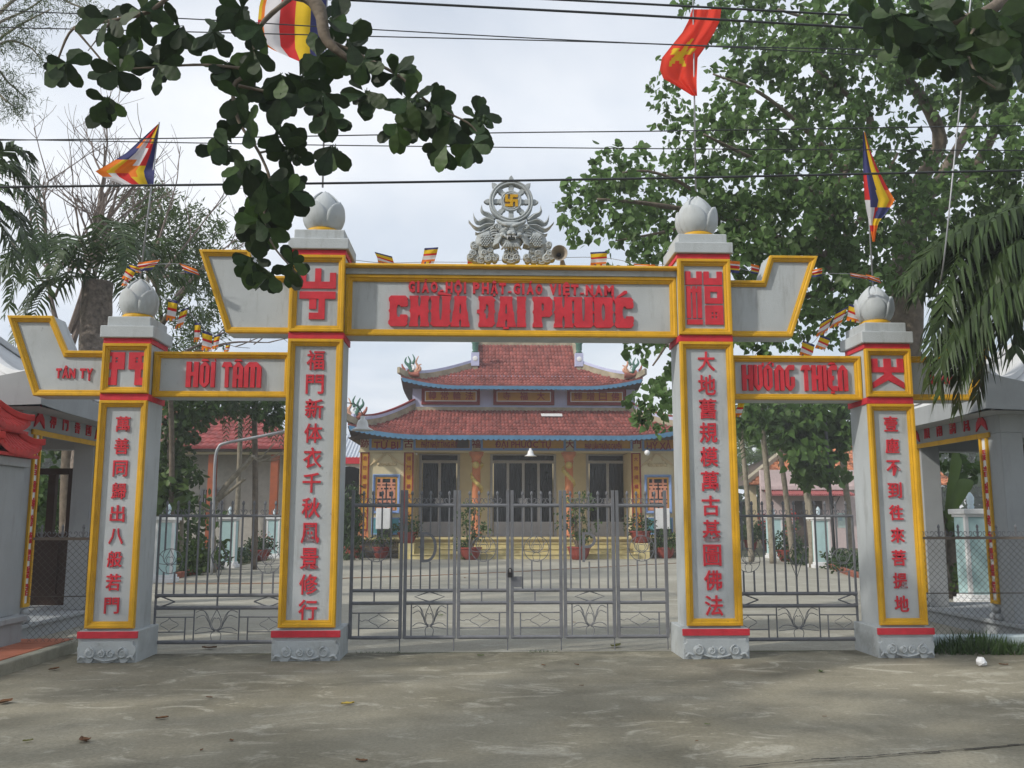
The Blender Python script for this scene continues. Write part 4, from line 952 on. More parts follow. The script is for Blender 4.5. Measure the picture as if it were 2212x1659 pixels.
cable([(1221, 0), (1474, 13), (2212, 53)], 7.6, .010, "thick cable passing over the very top of the red starred flag")
q = MB(); q.tube(cr([P(2112, -120, 8.6), P(2097, 0, 8.6), P(2066, 300, 8.7), P(2040, 553, 8.8), P(2026, 640, 9.4)], 8), .008, 6)
tag(q.build("guy_cable", STEEL, None, smooth=True), "grey cable running steeply down in front of the large leafy tree", "cable")
# ------------------------------------------------------------------ the temple behind the court
def TX(u, v, Y): return P(u, v, Y).x
def TZ(v, Y, u=1106): return P(u, v, Y).z
TILE = mat("roof_tile", (0.225, 0.068, 0.057), 0.85, var=0.22, scale=0.8, dirt=0.55, dark=(0.085, 0.05, 0.044), island=0.30, bump=0.15)
CREAM = mat("cream_wall", (0.62, 0.53, 0.34), 0.75, var=0.07, scale=2, dirt=0.25, dark=(0.35, 0.3, 0.2), streak=True)
LILAC = mat("lilac_wall", (0.46, 0.48, 0.66), 0.75, var=0.07, scale=2, dirt=0.3, dark=(0.25, 0.24, 0.26), streak=True)
OLDCEM = mat("weathered_cement", (0.33, 0.29, 0.21), 0.9, var=0.3, scale=3, dirt=0.7, dark=(0.12, 0.11, 0.09), bump=0.2)
BLUEF = mat("blue_fascia", (0.085, 0.20, 0.33), 0.7, var=0.15, scale=3, dirt=0.3)
BLUEL = mat("pale_blue_trim", (0.22, 0.33, 0.58), 0.7, var=0.08)
OCHRE = mat("ochre_board", (0.52, 0.27, 0.035), 0.7, var=0.08, dirt=0.2)
MAROON = mat("maroon_paint", (0.22, 0.03, 0.03), 0.65, var=0.1)
DKRED = mat("dull_red_letter", (0.30, 0.03, 0.03), 0.7, var=0.1)
TERRA = mat("terracotta_paint", (0.56, 0.21, 0.10), 0.75, var=0.14, scale=6, dirt=0.25)
GOLD = mat("gold_relief", (0.52, 0.40, 0.13), 0.6, var=0.3, scale=14, dirt=0.3, dark=(0.18, 0.19, 0.09))
PINKL = mat("pink_lattice", (0.60, 0.26, 0.17), 0.75, var=0.1)
DOORG = mat("grey_door_metal", (0.40, 0.40, 0.42), 0.55, var=0.08, dirt=0.15)
GLASS = mat("dark_glass", (0.012, 0.013, 0.012), 0.12, spec=0.5, var=0.2)
GREENC = mat("green_ceramic", (0.07, 0.17, 0.13), 0.6, var=0.4, scale=20, dirt=.5)
STEPM = mat("cream_step", (0.58, 0.50, 0.26), 0.8, var=0.15, scale=3, dirt=0.5, dark=(0.34, 0.17, 0.06))
STONEB = mat("laid_stone", (0.20, 0.18, 0.14), 0.9, var=0.3, scale=5, island=0.3, bump=0.3)
SOFFIT = mat("dark_soffit", (0.10, 0.075, 0.06), 0.9)
YE, YC, YR, YU, YUE, YRD = 33.9, 35.0, 37.0, 36.7, 35.7, 39.3
XC = (TX(1029, 1000, YC) + TX(1229.5, 1000, YC)) / 2
temple = thing("temple", "cream temple hall with two tiers of red tiled roof and yellow name boards", "temple", (XC, 40, 0))
ZFL = TZ(1161, YC)
def mir(x): return 2*XC - x
xl_ = TX(777, 1000, YC); xr_ = mir(xl_)
# walls
q = MB(); xs1 = TX(893, 1000, YC)
q.box(xl_, xs1, YC, YC+.25, ZFL, TZ(949, YC)); q.box(mir(xs1), xr_, YC, YC+.25, ZFL, TZ(949, YC))            # front side bays
q.box(xl_, xl_+.22, YC+.25, 46, 0, TZ(940, YC)); q.box(xr_-.22, xr_, YC+.25, 46, 0, TZ(940, YC)); q.box(xl_, xr_, 46, 46.2, 0, TZ(940, YC))
q.box(xs1-.2, xs1, YC+.25, YR, ZFL, TZ(975, YC)); q.box(mir(xs1), mir(xs1)+.2, YC+.25, YR, ZFL, TZ(975, YC))
q.box(xs1, mir(xs1), YC, YC+.22, TZ(976, YC), TZ(947, YC))                                                     # frieze beam over the porch
q.box(xs1-.2, mir(xs1)+.2, YC+.22, YR+.2, TZ(972, YC), TZ(965, YC))                                            # porch ceiling
wall = q.build("wall", CREAM, temple)
# porch back wall pieces between doors
D = [(904.7, 992.8), (1058.6, 1201.7), (1266.6, 1359.7)]
dxs = [(TX(a, 1080, YR), TX(b, 1080, YR)) for a, b in D]; ztop = TZ(981, YR)
q = MB(); e = [xs1] + [x for d in dxs for x in d] + [mir(xs1)]
for i in range(0, len(e), 2): q.box(e[i], e[i+1], YR, YR+.2, ZFL, TZ(970, YR)+.6)
for a, b in dxs: q.box(a, b, YR+.001, YR+.2, ztop, TZ(970, YR)+.6)
q.build("porch_wall", CREAM, temple)
for k, (a, b) in enumerate(dxs):
    n = 2 if k != 1 else 4; f = MB(); fw = .10; zt_ = ztop; zm = TZ(998, YR); zp = TZ(1127, YR)
    f.box(a, a+fw, YR-.05, YR+.1, ZFL, zt_); f.box(b-fw, b, YR-.05, YR+.1, ZFL, zt_); f.box(a+fw, b-fw, YR-.05, YR+.1, zt_-.05, zt_); f.box(a+fw, b-fw, YR-.05, YR+.1, zm-.05, zm+.06)
    lw_ = (b-a-2*fw)/n
    for i in range(1, n): f.box(a+fw+i*lw_-.055, a+fw+i*lw_+.055, YR-.045, YR+.09, ZFL, zm-.05)
    dr = f.build("door", DOORG, temple, bevel=.008)
    for i in range(n):
        x0, x1 = a+fw+i*lw_+.05, a+fw+(i+1)*lw_-.05
        q = MB(); q.box(x0, x1, YR+.02, YR+.03, zp, zm-.05); q.build("pane", GLASS, dr)
        q = MB(); q.box(x0, x1, YR-.01, YR+.05, ZFL+.01, zp); q.build("door_panel", DOORG, dr)
        q = MB()
        for j in range(5): x = lerp(x0, x1, (j+.5)/5); q.box(x-.008, x+.008, YR, YR+.015, zp, zm-.05)
        q.build("grille", mat("dark_bar", (.04, .04, .04), .6) if "dark_bar" not in MATS else MATS["dark_bar"], dr)
    q = MB(); q.box(a+fw, b-fw, YR+.02, YR+.03, zm+.06, zt_-.05); q.build("pane", GLASS, dr)
    xm = (a+b)/2; q = MB(); q.box(xm-.16, xm+.16, YR-.09, YR-.05, TZ(1096, YR), TZ(1076, YR)); q.build("notice_box", DOORG, dr)
# dragon columns of the porch
for uu in (1029, 1229.5):
    x = TX(uu, 1000, YC); r = .165; q = MB(); z0, z1 = ZFL, TZ(976, YC); zc = TZ(998, YC)
    q.lathe([(r*1.5, z0), (r*1.5, z0+.14), (r*1.2, z0+.2), (r, z0+.24), (r*.95, zc), (r*1.25, zc+.02), (r, zc+.05), (r*1.15, zc+.16), (r*1.7, zc+.30), (r*1.45, zc+.33), (r*1.8, z1-.05), (r*1.8, z1)], (x, YC+.12, 0), 14)
    col = q.build("dragon_column", TERRA, temple, smooth=True)
    q = MB(); pts = []; rs = []
    for i in range(70):
        t = i/69; a = t*2*PI*2.4 + (0 if uu < 1100 else 1.5); zz = lerp(zc-.06, z0+.45, t); rr = r*1.02 + .03*math.sin(t*20)
        pts.append((x + rr*math.cos(a), YC+.12 + rr*math.sin(a), zz)); rs.append(.10*(1-.5*t) + .012*math.sin(i*1.7))
    q.tube(pts, rs, 6); q.ball((x - .02, YC-.06, zc-.12), (.14, .09, .14), 8, 6); q.build("dragon_relief", GOLD, col, smooth=True)
# yellow couplet strips, windows, reliefs on the side bays
def strip(u0, u1, chars, mirror=False):
    a, b = TX(u0, 1050, YC), TX(u1, 1050, YC); z1, z0 = TZ(977, YC), TZ(1146, YC)
    if mirror: a, b = mir(b), mir(a)
    q = MB(); q.box(a, b, YC-.05, YC-.002, z0, z1); s_ = q.build("couplet_strip", OCHRE, temple)
    q = MB(); q.frame(R(a, b, z0, z1), .055, YC-.05, .02, prof=[(0, 0), (0, 1), (1, 1), (1, 0)]); q.build("frame", MAROON, s_)
    q = MB(); w = (b-a)*.42; n = len(chars)
    for i, ch in enumerate(chars): zc = lerp(z1-.25, z0+.25, i/(n-1)); glyph(q, ch, (a+b)/2-w/2, (a+b)/2+w/2, zc-w*.55, zc+w*.55, YC-.062, .014)
    q.build("lettering", DKRED, s_, kind="stuff")
    q = MB(); q.box(a-.02, b+.02, YC-.06, YC-.002, ZFL, z0-.002); q.build("strip_foot", TERRA, temple)
strip(777.5, 797, "若竹楊瀰正鳴高古"); strip(872, 893, "福門極善古大千秋"); strip(872, 893, "大地規模古今法善", True); strip(777.5, 797, "正楊竹若鳴高古風", True)
LAT = [(.12, .93, .18), (.5, .93, .40), (.88, .93, .18)]
for m_ in (0, 1):
    a, b = TX(805, 1060, YC), TX(864, 1060, YC); z1, z0 = TZ(1025, YC), TZ(1109, YC)
    if m_: a, b = mir(b), mir(a)
    q = MB(); q.box(a+.06, b-.06, YC-.03, YC-.003, z0+.06, z1-.06); win = q.build("window", OCHRE, temple)
    q = MB(); q.frame(R(a, b, z0, z1), .10, YC-.002, .09); q.build("frame", BLUEL, win)
    la, lb_, lz0, lz1 = a+.17, b-.17, z0+.12, z1-.17; Wd, Hd = lb_-la, lz1-lz0
    q = MB(); q.box(la, lb_, YC-.045, YC-.031, lz0, lz1); q.build("lattice", PINKL, win)
    q = MB(); o = lambda x, z, w, h: q.box(la+Wd*(x-w/2), la+Wd*(x+w/2), YC-.050, YC-.046, lz0+Hd*(z-h/2), lz0+Hd*(z+h/2))
    for x, z, w, h in [(.09, .94, .16, .12), (.5, .94, .42, .12), (.91, .94, .16, .12), (.09, .80, .18, .035), (.5, .80, .44, .035), (.91, .80, .18, .035), (.03, .685, .06, .05), (.26, .685, .09, .05), (.42, .685, .09, .05), (.58, .685, .09, .05), (.74, .685, .09, .05), (.97, .685, .06, .05), (.23, .51, .20, .15), (.77, .51, .20, .15), (.5, .62, .07, .50), (.12, .34, .20, .04), (.5, .35, .5, .045), (.88, .34, .20, .04), (.12, .22, .2, .05), (.5, .22, .4, .04), (.88, .22, .2, .05), (.5, .12, .10, .16)]: o(x, z, w, h)
    q.build("lattice_opening", BLACK, win)
    q = MB(); pa, pb = a-.02, b+.02; pz1, pz0 = TZ(1118, YC), TZ(1155, YC)
    q.box(pa, pb, YC-.04, YC-.003, pz0, pz1); pn = q.build("dado_panel", mat("turquoise_panel", (.10, .30, .36), .7) if "turquoise_panel" not in MATS else MATS["turquoise_panel"], temple)
    q = MB(); q.frame(R(pa, pb, pz0, pz1), .05, YC-.041, .02); q.build("frame", BLUEL, pn)
    q = MB(); cx = (a+b)/2; zr = TZ(992, YC); s_ = .62
    for t_ in (-1, 1):
        for k in range(5): q.tube(cr([(cx + t_*.04*k, YC-.03, zr+.22-.03*k), (cx + t_*(.14+.08*k), YC-.035, zr+.14-.06*k), (cx + t_*(.22+.09*k), YC-.03, zr-.03-.045*k), (cx + t_*(.25+.105*k), YC-.02, zr-.02-.05*k)], 4), [.03]*9 + [.022]*4, 6)
        spiral(q, cx + t_*.68, zr-.20, .09, YC-.03, t_, 1.2, .025, 14); spiral(q, cx + t_*.12, zr+.24, .08, YC-.03, t_, 1.2, .022, 14)
    for k in range(5): q.ball((cx-.3+.15*k, YC-.01, zr-.20), (.09, .05, .07), 8, 5)
    q.build("relief_ornament", mat("cream_relief", (.56, .44, .26), .8, var=.15, dirt=.3) if "cream_relief" not in MATS else MATS["cream_relief"], temple, smooth=True)
# frieze boards
FR_ = [(798, 871, 0), (893, 1019.6, 1), (1038, 1222, 2), (1239, 1365.7, 3), (1386, 1459, 4)]
for u0, u1, k in FR_:
    a, b = TX(u0, 960, YC), TX(u1, 960, YC); z1, z0 = TZ(943, YC), TZ(973.5, YC)
    q = MB(); q.box(a, b, YC-.06, YC-.002, z0, z1); bd = q.build("name_board", OCHRE, temple)
    q = MB(); q.frame(R(a, b, z0, z1), .09, YC-.06, .03); q.build("frame", BLUEL, bd)
    q = MB(); w = (b-a)*(.62 if k in (1, 3) else .72 if k != 2 else .66); c_ = (a+b)/2 - (.12 if k == 1 else 0)
    glyph(q, BOARDS[k], c_-w/2, c_+w/2, TZ(971, YC), TZ(949.5 if k in (0, 2, 4) else 951, YC), YC-.085, .02); q.build("lettering", DKRED, bd, kind="stuff")
    if k == 1: q = MB(); q.box(b-.62, b-.12, YC-.068, YC-.063, z0+.1, z1-.1); q.build("stain", SOFFIT, bd)
q = MB()
for uu, ch in ((787.7, "跡"), (882.6, "古"), (1028.7, "福"), (1230.7, "大"), (1375, "門")):
    x = TX(uu, 962, YC); glyph(q, ch, x-.17, x+.17, TZ(968, YC), TZ(950, YC), YC-.02, .016)
q.build("lettering", DKRED, temple, kind="stuff")
q = MB(); q.box(xl_-.03, xs1+.03, YC-.10, YC-.003, TZ(978, YC), TZ(974.5, YC)); q.box(mir(xs1)-.03, xr_+.03, YC-.10, YC-.003, TZ(978, YC), TZ(974.5, YC)); q.box(xs1+.03, mir(xs1)-.03, YC-.04, YC-.003, TZ(977, YC), TZ(974.5, YC)); q.build("cornice", CREAM, temple)
# upper storey
ul, ur = TX(891, 860, YU), TX(1371.7, 860, YU); XU = (ul+ur)/2
q = MB(); q.box(ul, ur, YU, 43.5, TZ(886, YU), TZ(838, YU)+.5); q.build("upper_wall", LILAC, temple)
for u0, u1, s_ in ((910.8, 1036.7, "轉常輪法"), (1065.5, 1197, "寺福大"), (1224.8, 1352, "輝增日佛")):
    a, b = TX(u0, 857, YU), TX(u1, 857, YU); z1, z0 = TZ(839, YU), TZ(875, YU)
    q = MB(); q.box(a, b, YU-.05, YU-.002, z0, z1); bd = q.build("name_board", OCHRE, temple)
    q = MB(); q.frame(R(a, b, z0, z1), .13, YU-.05, .05); q.build("frame", MAROON, bd)
    q = MB(); q.frame(R(a+.135, b-.135, z0+.135, z1-.135), .035, YU-.05, .012, prof=[(0, 0), (0, 1), (1, 1), (1, 0)]); q.build("border", WHITE, bd)
    q = MB(); n = len(s_)
    for i, ch in enumerate(s_):
        xc = lerp(a, b, (i+.5)/n*.84+.08); glyph(q, ch, xc-.16, xc+.16, lerp(z0, z1, .28), lerp(z0, z1, .78), YU-.075, .02)
    q.build("lettering", DKRED, bd, kind="stuff")
# tiled slopes
def slope(name, parent, fn, xl, xr, nrow, tw, t0=0.0, t1=1.0, matl=None, hump=.030, lip=.03, missing=()):
    """fn(x, t) -> point on the slope, t from eave to top; xl(t), xr(t) its side limits"""
    q = MB(); prof = [(0, .0), (.18, .75), (.42, 1.0), (.68, .7), (.84, .08), (1, .0)]
    for r in range(nrow):
        ta, tb = lerp(t0, t1, r/nrow), lerp(t0, t1, (r+1.12)/nrow); tb = min(tb, 1.02)
        L_, R2 = xl(ta), xr(ta); n0 = int(math.floor(L_/tw)); n1 = int(math.ceil(R2/tw))
        for c in range(n0, n1):
            xa, xb = max(c*tw, L_), min((c+1)*tw, R2)
            if xb - xa < tw*.15 or (r, c) in missing: continue
            jz = random.uniform(-.006, .008); vs = []
            for k, (s_, h) in enumerate(prof):
                x = lerp(xa, xb, s_)
                pa, pb = fn(x, ta), fn(x, tb)
                vs += [(pa[0], pa[1], pa[2]-.005), (pa[0], pa[1], pa[2] + lip + h*hump + jz), (pb[0], pb[1], pb[2] + .004 + h*hump*.8 + jz)]
            fs = []
            for k in range(len(prof)-1):
                i = k*3; fs += [(i, i+3, i+4, i+1), (i+1, i+4, i+5, i+2)]
            q.add(vs, fs)
    return q.build(name, matl or TILE, parent, kind="stuff")
# lower roof
el, er = TX(751, 925, YE), None; el = TX(751, 925, YE); er = mir(el); tl, tr = TX(894, 886, YU), mir(TX(894, 886, YU))
zE, zT = TZ(941, YE), TZ(886, YU-.05); lift = TZ(922, YE) - zE + .04
def lowz(x, t): 
    s_ = abs(x - XC)/((er-el)/2); c = max(0, (s_ - .55)/.45)
    return lerp(zE, zT, t*.72 + .28*t*t) + lift*(c**2.0)*(1-t)**2
def lowf(x, t): return (x, lerp(YE, YU-.03, t), lowz(x, t))
miss = [(3, 4), (3, 5)]
slope("roof_tile", temple, lowf, lambda t: lerp(el, tl, min(t, 1)), lambda t: lerp(er, tr, min(t, 1)), 8, .15, hump=.045, lip=.055)
q = MB(); q.grid(lambda u, v: (lambda t, x: (x, lowf(x, t)[1], lowz(x, t)-.03))(v, lerp(lerp(el, tl, v), lerp(er, tr, v), u)), 40, 6)
for sx in (-1, 1):                                # the two side slopes (decking)
    ex, tx = (el, tl) if sx < 0 else (er, tr)
    q.grid(lambda u, v: (lerp(ex, tx, v), lerp(lerp(YE, YU, v), lerp(47.5, 43.5, v), u), lerp(zE, zT, v*.72+.28*v*v) + lift*(max(0, abs(2*u-1)-.55)/.45)**2*(1-v)**2 - .03), 16, 6, flip=sx > 0)
    q.grid(lambda u, v: (lerp(ex, tx, v), lerp(lerp(YE, YU, v), lerp(47.5, 43.5, v), u), lerp(zE, zT, v*.72+.28*v*v) - .10), 16, 4, flip=sx < 0)
q.grid(lambda u, v: (lerp(el, er, u), lerp(YE+.04, YC+.1, v), lowz(lerp(el, er, u), 0)*(1-v) + v*TZ(948, YC) - .06), 40, 2, flip=True)
q.build("roof_deck", SOFFIT, temple)
def fascia(name, xa, xb, zf, y, h, pitch, parent):
    q = MB(); n = int((xb-xa)/pitch); top, bot = [], []
    for i in range(n):
        for k in range(4):
            s_ = (i + k/4)/n; x = lerp(xa, xb, s_); top.append((x, zf(x)+.01)); bot.append((x, zf(x) - h - .05*abs(math.sin(PI*k/4))))
    top.append((xb, zf(xb)+.01)); bot.append((xb, zf(xb)-h)); k = len(top)
    vs = [(x, y, z) for x, z in bot] + [(x, y, z) for x, z in top] + [(x, y+.03, z) for x, z in bot] + [(x, y+.03, z) for x, z in top]
    fs = []
    for i in range(k-1): fs += [(i, i+1, k+i+1, k+i), (2*k+i+1, 2*k+i, 3*k+i, 3*k+i+1), (i+1, i, 2*k+i, 2*k+i+1)]
    q.add(vs, fs); return q.build(name, BLUEF, parent)
fascia("eave_fascia", el+.05, er-.05, lambda x: lowz(x, 0), YE-.01, TZ(941, YE)-TZ(948.5, YE), .19, temple)
def ridge(name, path, w, h, m, parent, n=1, cap=None):
    q = MB(); pts = cr(path, 8) if n else [Vector(p) for p in path]; k = len(pts); vs = []
    for i in range(k):
        d = (pts[min(i+1, k-1)] - pts[max(i-1, 0)]); d.z = 0; d.normalize(); s_ = Vector((-d.y, d.x, 0))
        for a, b in ((-1, 0), (1, 0), (1, 1), (-1, 1)): vs.append(pts[i] + s_*a*w/2 + Vector((0, 0, b*h)))
    fs = [(i*4+j, i*4+(j+1) % 4, (i+1)*4+(j+1) % 4, (i+1)*4+j) for i in range(k-1) for j in range(4)] + [(3, 2, 1, 0), (k*4-4, k*4-3, k*4-2, k*4-1)]
    q.add(vs, fs); return q.build(name, m, parent, bevel=.01)
for sx in (-1, 1):
    f = (lambda x: x) if sx < 0 else mir
    def hp(t): x = lerp(el, tl, t); return Vector((f(x), lerp(YE, YU, t), lowz(x, t)))
    path = [hp(0) + Vector((-sx*-.0 + sx*.12, -.12, .20)), hp(.06) + Vector((0, 0, .08)), hp(.18)] + [hp(t) + Vector((0, 0, .0)) for t in (.4, .6, .8, 1.0)]
    ridge("hip_ridge", path, .20, .26, OLDCEM, temple)
    ridge("hip_ridge", [p + Vector((0, 0, .262)) for p in path[1:]], .14, .12, LILAC, temple)
    ridge("ridge_cap", [p + Vector((0, 0, .384)) for p in path[2:]], .16, .07, MAROON, temple)
q = MB(); q.box(tl+.05, tr-.05, YU-.16, YU-.004, zT-.06, TZ(880, YU-.1)); q.build("wall_flashing", OLDCEM, temple)
q = MB(); a, b = TX(1302/1.62*0+1169, 893, 36.0), TX(1214.5, 893, 36.0); t_ = (36.0-YE)/(YU-.03-YE); za = lowz(a, t_); q.add([(a, 35.9, za+.05), (b, 35.9, za+.05), (b, 36.2, za+.17), (a, 36.2, za+.17), (a, 35.9, za+.075), (b, 35.9, za+.075), (b, 36.2, za+.195), (a, 36.2, za+.195)], [(0,3,2,1),(4,5,6,7),(0,1,5,4),(1,2,6,5),(2,3,7,6),(3,0,4,7)])
q.build("roof_patch", WHITE, temple)
# upper roof: hipped below, gabled above
uel, uer = TX(866, 822, YUE), TX(1389, 822, YUE); XU2 = (uel+uer)/2; gl, gr = TX(1027, 770, YRD), TX(1240.5, 770, YRD)
zUE, zR = TZ(834, YUE), TZ(744, YRD); ulift = TZ(818, YUE) - zUE + .03; TB = .52
def uxl(t): return lerp(uel, gl, min(t/TB, 1)) if t < TB else gl
def uxr(t): return lerp(uer, gr, min(t/TB, 1)) if t < TB else gr
def upz(x, t):
    s_ = abs(x - XU2)/((uer-uel)/2); c = max(0, (s_-.5)/.5)
    return lerp(zUE, zR, t*.70 + .30*t*t) + ulift*(c**2.0)*max(0, 1-t/TB)**2
def upf(x, t): return (x, lerp(YUE, YRD, t), upz(x, t))
slope("roof_tile", temple, upf, uxl, uxr, 13, .15, hump=.045, lip=.06)
q = MB(); q.grid(lambda u, v: (lambda x: (x, lerp(YUE, YRD, v), upz(x, v)-.03))(lerp(uxl(v), uxr(v), u)), 30, 10)
for sx in (-1, 1):
    ex, gx = (uel, gl) if sx < 0 else (uer, gr); yb0, yb1 = 44.3, 2*YRD - lerp(YUE, YRD, TB)
    q.grid(lambda u, v: (lerp(ex, gx, v), lerp(lerp(YUE, lerp(YUE, YRD, TB), v), lerp(2*YRD-YUE, yb1, v), u), lerp(zUE, zR, (v*TB)*.70+.30*(v*TB)**2) + ulift*(max(0, abs(2*u-1)-.5)/.5)**2*(1-v)**2 - .03), 16, 6, flip=sx > 0)
    yb = lerp(YUE, YRD, TB); zb = lerp(zUE, zR, TB*.7+.3*TB*TB)
    q.add([(gx, yb, zb-.05), (gx, 2*YRD-yb, zb-.05), (gx, YRD, zR)], [(0, 1, 2) if sx > 0 else (2, 1, 0)])
q.grid(lambda u, v: (lambda x: (x, lerp(2*YRD-YUE, YRD, v), upz(x, v)-.03))(lerp(uxl(v), uxr(v), u)), 12, 6, flip=True)
q.grid(lambda u, v: (lerp(uel, uer, u), lerp(YUE+.03, YU+.05, v), upz(lerp(uel, uer, u), 0)*(1-v) + v*(TZ(838, YU)) - .05), 30, 2, flip=True)
q.grid(lambda u, v: (lerp(uel, ul, v), lerp(lerp(YUE, YU, v), lerp(43, 42, v), u), lerp(zUE+ulift*(abs(2*u-1)**4), TZ(838, YU), v) - .06), 8, 2)
q.build("roof_deck", SOFFIT, temple)
fascia("eave_fascia", uel+.05, uer-.05, lambda x: upz(x, 0), YUE-.01, TZ(834, YUE)-TZ(839.5, YUE), .19, temple)
for sx in (-1, 1):
    ex, gx = (uel, gl) if sx < 0 else (uer, gr)
    def hp(t): x = lerp(ex, gx, t/TB); return Vector((x, lerp(YUE, YRD, t), upz(x, t)))
    path = [hp(0) + Vector((sx*.10, -.10, .16)), hp(.03) + Vector((0, 0, .05)), hp(.1)] + [hp(t) for t in (.2, .3, .4, TB)]
    ridge("hip_ridge", path, .18, .24, OLDCEM, temple); ridge("hip_ridge", [p + Vector((0, 0, .242)) for p in path[1:]], .13, .12, LILAC, temple)
    gp = [Vector((gx, lerp(YUE, YRD, t), upz(gx, t))) for t in (TB-.06, .65, .8, .92, 1.0)]
    ridge("gable_ridge", gp, .22, .34, OLDCEM, temple)
    z = upz(gx, .55); y = lerp(YUE, YRD, .55) - .25
    q = MB(); q.box(gx-.17, gx+.17, y-.12, y+.2, z-.05, z+.52); ft = q.build("ridge_post", LILAC, temple, bevel=.01)
    q = MB(); q.lathe([(.05, 0), (.10, .01), (.11, .03)], (0, 0, 0), 14) if False else None
    q.ball((gx, y-.125, z+.26), (.11, .02, .11), 12, 6); q.build("medallion", WHITE, ft)
    q = MB(); q.lathe([(.10, 0), (.15, .04), (.10, .10), (.13, .16), (.13, .38), (.17, .44), (.12, .48), (.18, .56), (.06, .58)], (gx, y, z+.52), 10); q.build("ceramic_finial", GREENC, ft, smooth=True)
rp = [Vector((lerp(gl, gr, t), YRD, zR + .28 + .30*abs(2*t-1)**2.2)) for t in np.linspace(-.04, 1.04, 9)]
ridge("main_ridge", rp, .22, .30, OLDCEM, temple)
q = MB(); q.box(gl, gr, YRD-.12, YRD+.12, zR-.1, zR+.30); q.build("ridge_base", OLDCEM, temple)
q = MB()
for k in range(9):
    x = lerp(gl+.6, gr-.6, k/8); spiral(q, x, zR + .28 + .3 + .30*abs(2*(x-gl)/(gr-gl)-1)**2.2 + .12, .13, YRD, 1 if k < 4 else -1, 1.3, .04, 16)
q.build("ridge_ornament", mat("painted_ceramic", (.42, .28, .22), .5, var=.6, scale=9), temple, smooth=True)
def eave_dragon(x, y, z, s_, fl):
    cols = [mat("rust_ceramic", (.30, .10, .07), .6, var=.3, dirt=.4) if "rust_ceramic" not in MATS else MATS["rust_ceramic"], GREENC, mat("salmon_ceramic", (.55, .30, .20), .5, var=.3) if "salmon_ceramic" not in MATS else MATS["salmon_ceramic"], WHITE]
    q = MB(); T = lambda pts, r, m: (lambda r: q.tube([(x + fl*px*s_, y + py*s_, z + pz*s_) for px, py, pz in [(p.x, p.y, p.z) for p in cr([(a, 0.0, b) for a, b in pts], 5)]], [r*s_*(1-.8*i/(5*(len(pts)-1))) for i in range(5*(len(pts)-1)+1)], 6, m=m))(r*1.75)
    T([(.45, .0), (.2, -.02), (-.1, .05), (-.35, .3), (-.42, .5)], .10, 0); T([(.1, .1), (-.05, .4), (.0, .62), (-.12, .9)], .07, 1); T([(.0, .35), (-.25, .6), (-.2, .85)], .06, 1)
    T([(.25, .05), (.38, .35), (.28, .6), (.4, .9)], .06, 2); T([(.3, .1), (.5, .25), (.42, .42), (.55, .5)], .06, 2); T([(.05, .15), (.2, .3), (.12, .45), (.02, .35)], .06, 3)
    T([(-.2, .12), (-.05, .2), (.05, .1)], .07, 0); T([(.12, .5), (.2, .75), (.1, 1.0)], .05, 1)
    return q.build("eave_ornament", cols, temple, smooth=True)
eave_dragon(uel+.35, YUE+.15, upz(uel+.4, 0)+.26, .80, 1); eave_dragon(uer-.35, YUE+.15, upz(uer-.4, 0)+.26, .80, -1)
eave_dragon(el+.3, YE+.3, lowz(el+.35, 0)+.38, .85, -1); eave_dragon(er-.3, YE+.3, lowz(er-.35, 0)+.38, .85, 1)
# floor, steps and stone plinth
sxl, sxr = TX(888, 1190, 34.2), TX(1373, 1190, 34.2)
q = MB(); q.box(xl_-.15, xr_+.15, 34.75, 46.2, -.02, ZFL); q.build("plinth", CREAM, temple)
n = 4; rise = ZFL/n
for k in range(n-1):
    q = MB(); y0 = 33.45 + k*.42; q.box(sxl, sxr, y0, 34.76, rise*k if k else -.02, rise*(k+1)-.03); q.box(sxl, sxr, y0-.04, 34.76, rise*(k+1)-.03, rise*(k+1)); q.build("step", STEPM, temple, bevel=.01)
q = MB(); q.box(xl_, xr_, 34.55, 34.755, ZFL-.06, ZFL+.004); q.build("step", STEPM, temple)
for x in (sxl-.12, sxr+.12):
    q = MB(); q.box(x-.28, x+.28, 33.5, 34.74, -.02, .56); q.build("pedestal", STEPM, temple, bevel=.01)
for m_ in (0, 1):
    x0, x1 = xl_-.1, sxl-.42
    for r in range(3):
        x = x0 + (0 if r % 2 else -.2)
        while x < x1:
            w = random.uniform(.40, .6); a, b = max(x, x0), min(x+w-.05, x1)
            if b-a > .1:
                if m_: a, b = mir(b), mir(a)
                q = MB(); q.box(a, b, 34.70-random.uniform(0, .03), 34.745, .03 + r*.2, .03 + r*.2+.165); q.build("stone", STONEB, temple, bevel=.012)
            x += w

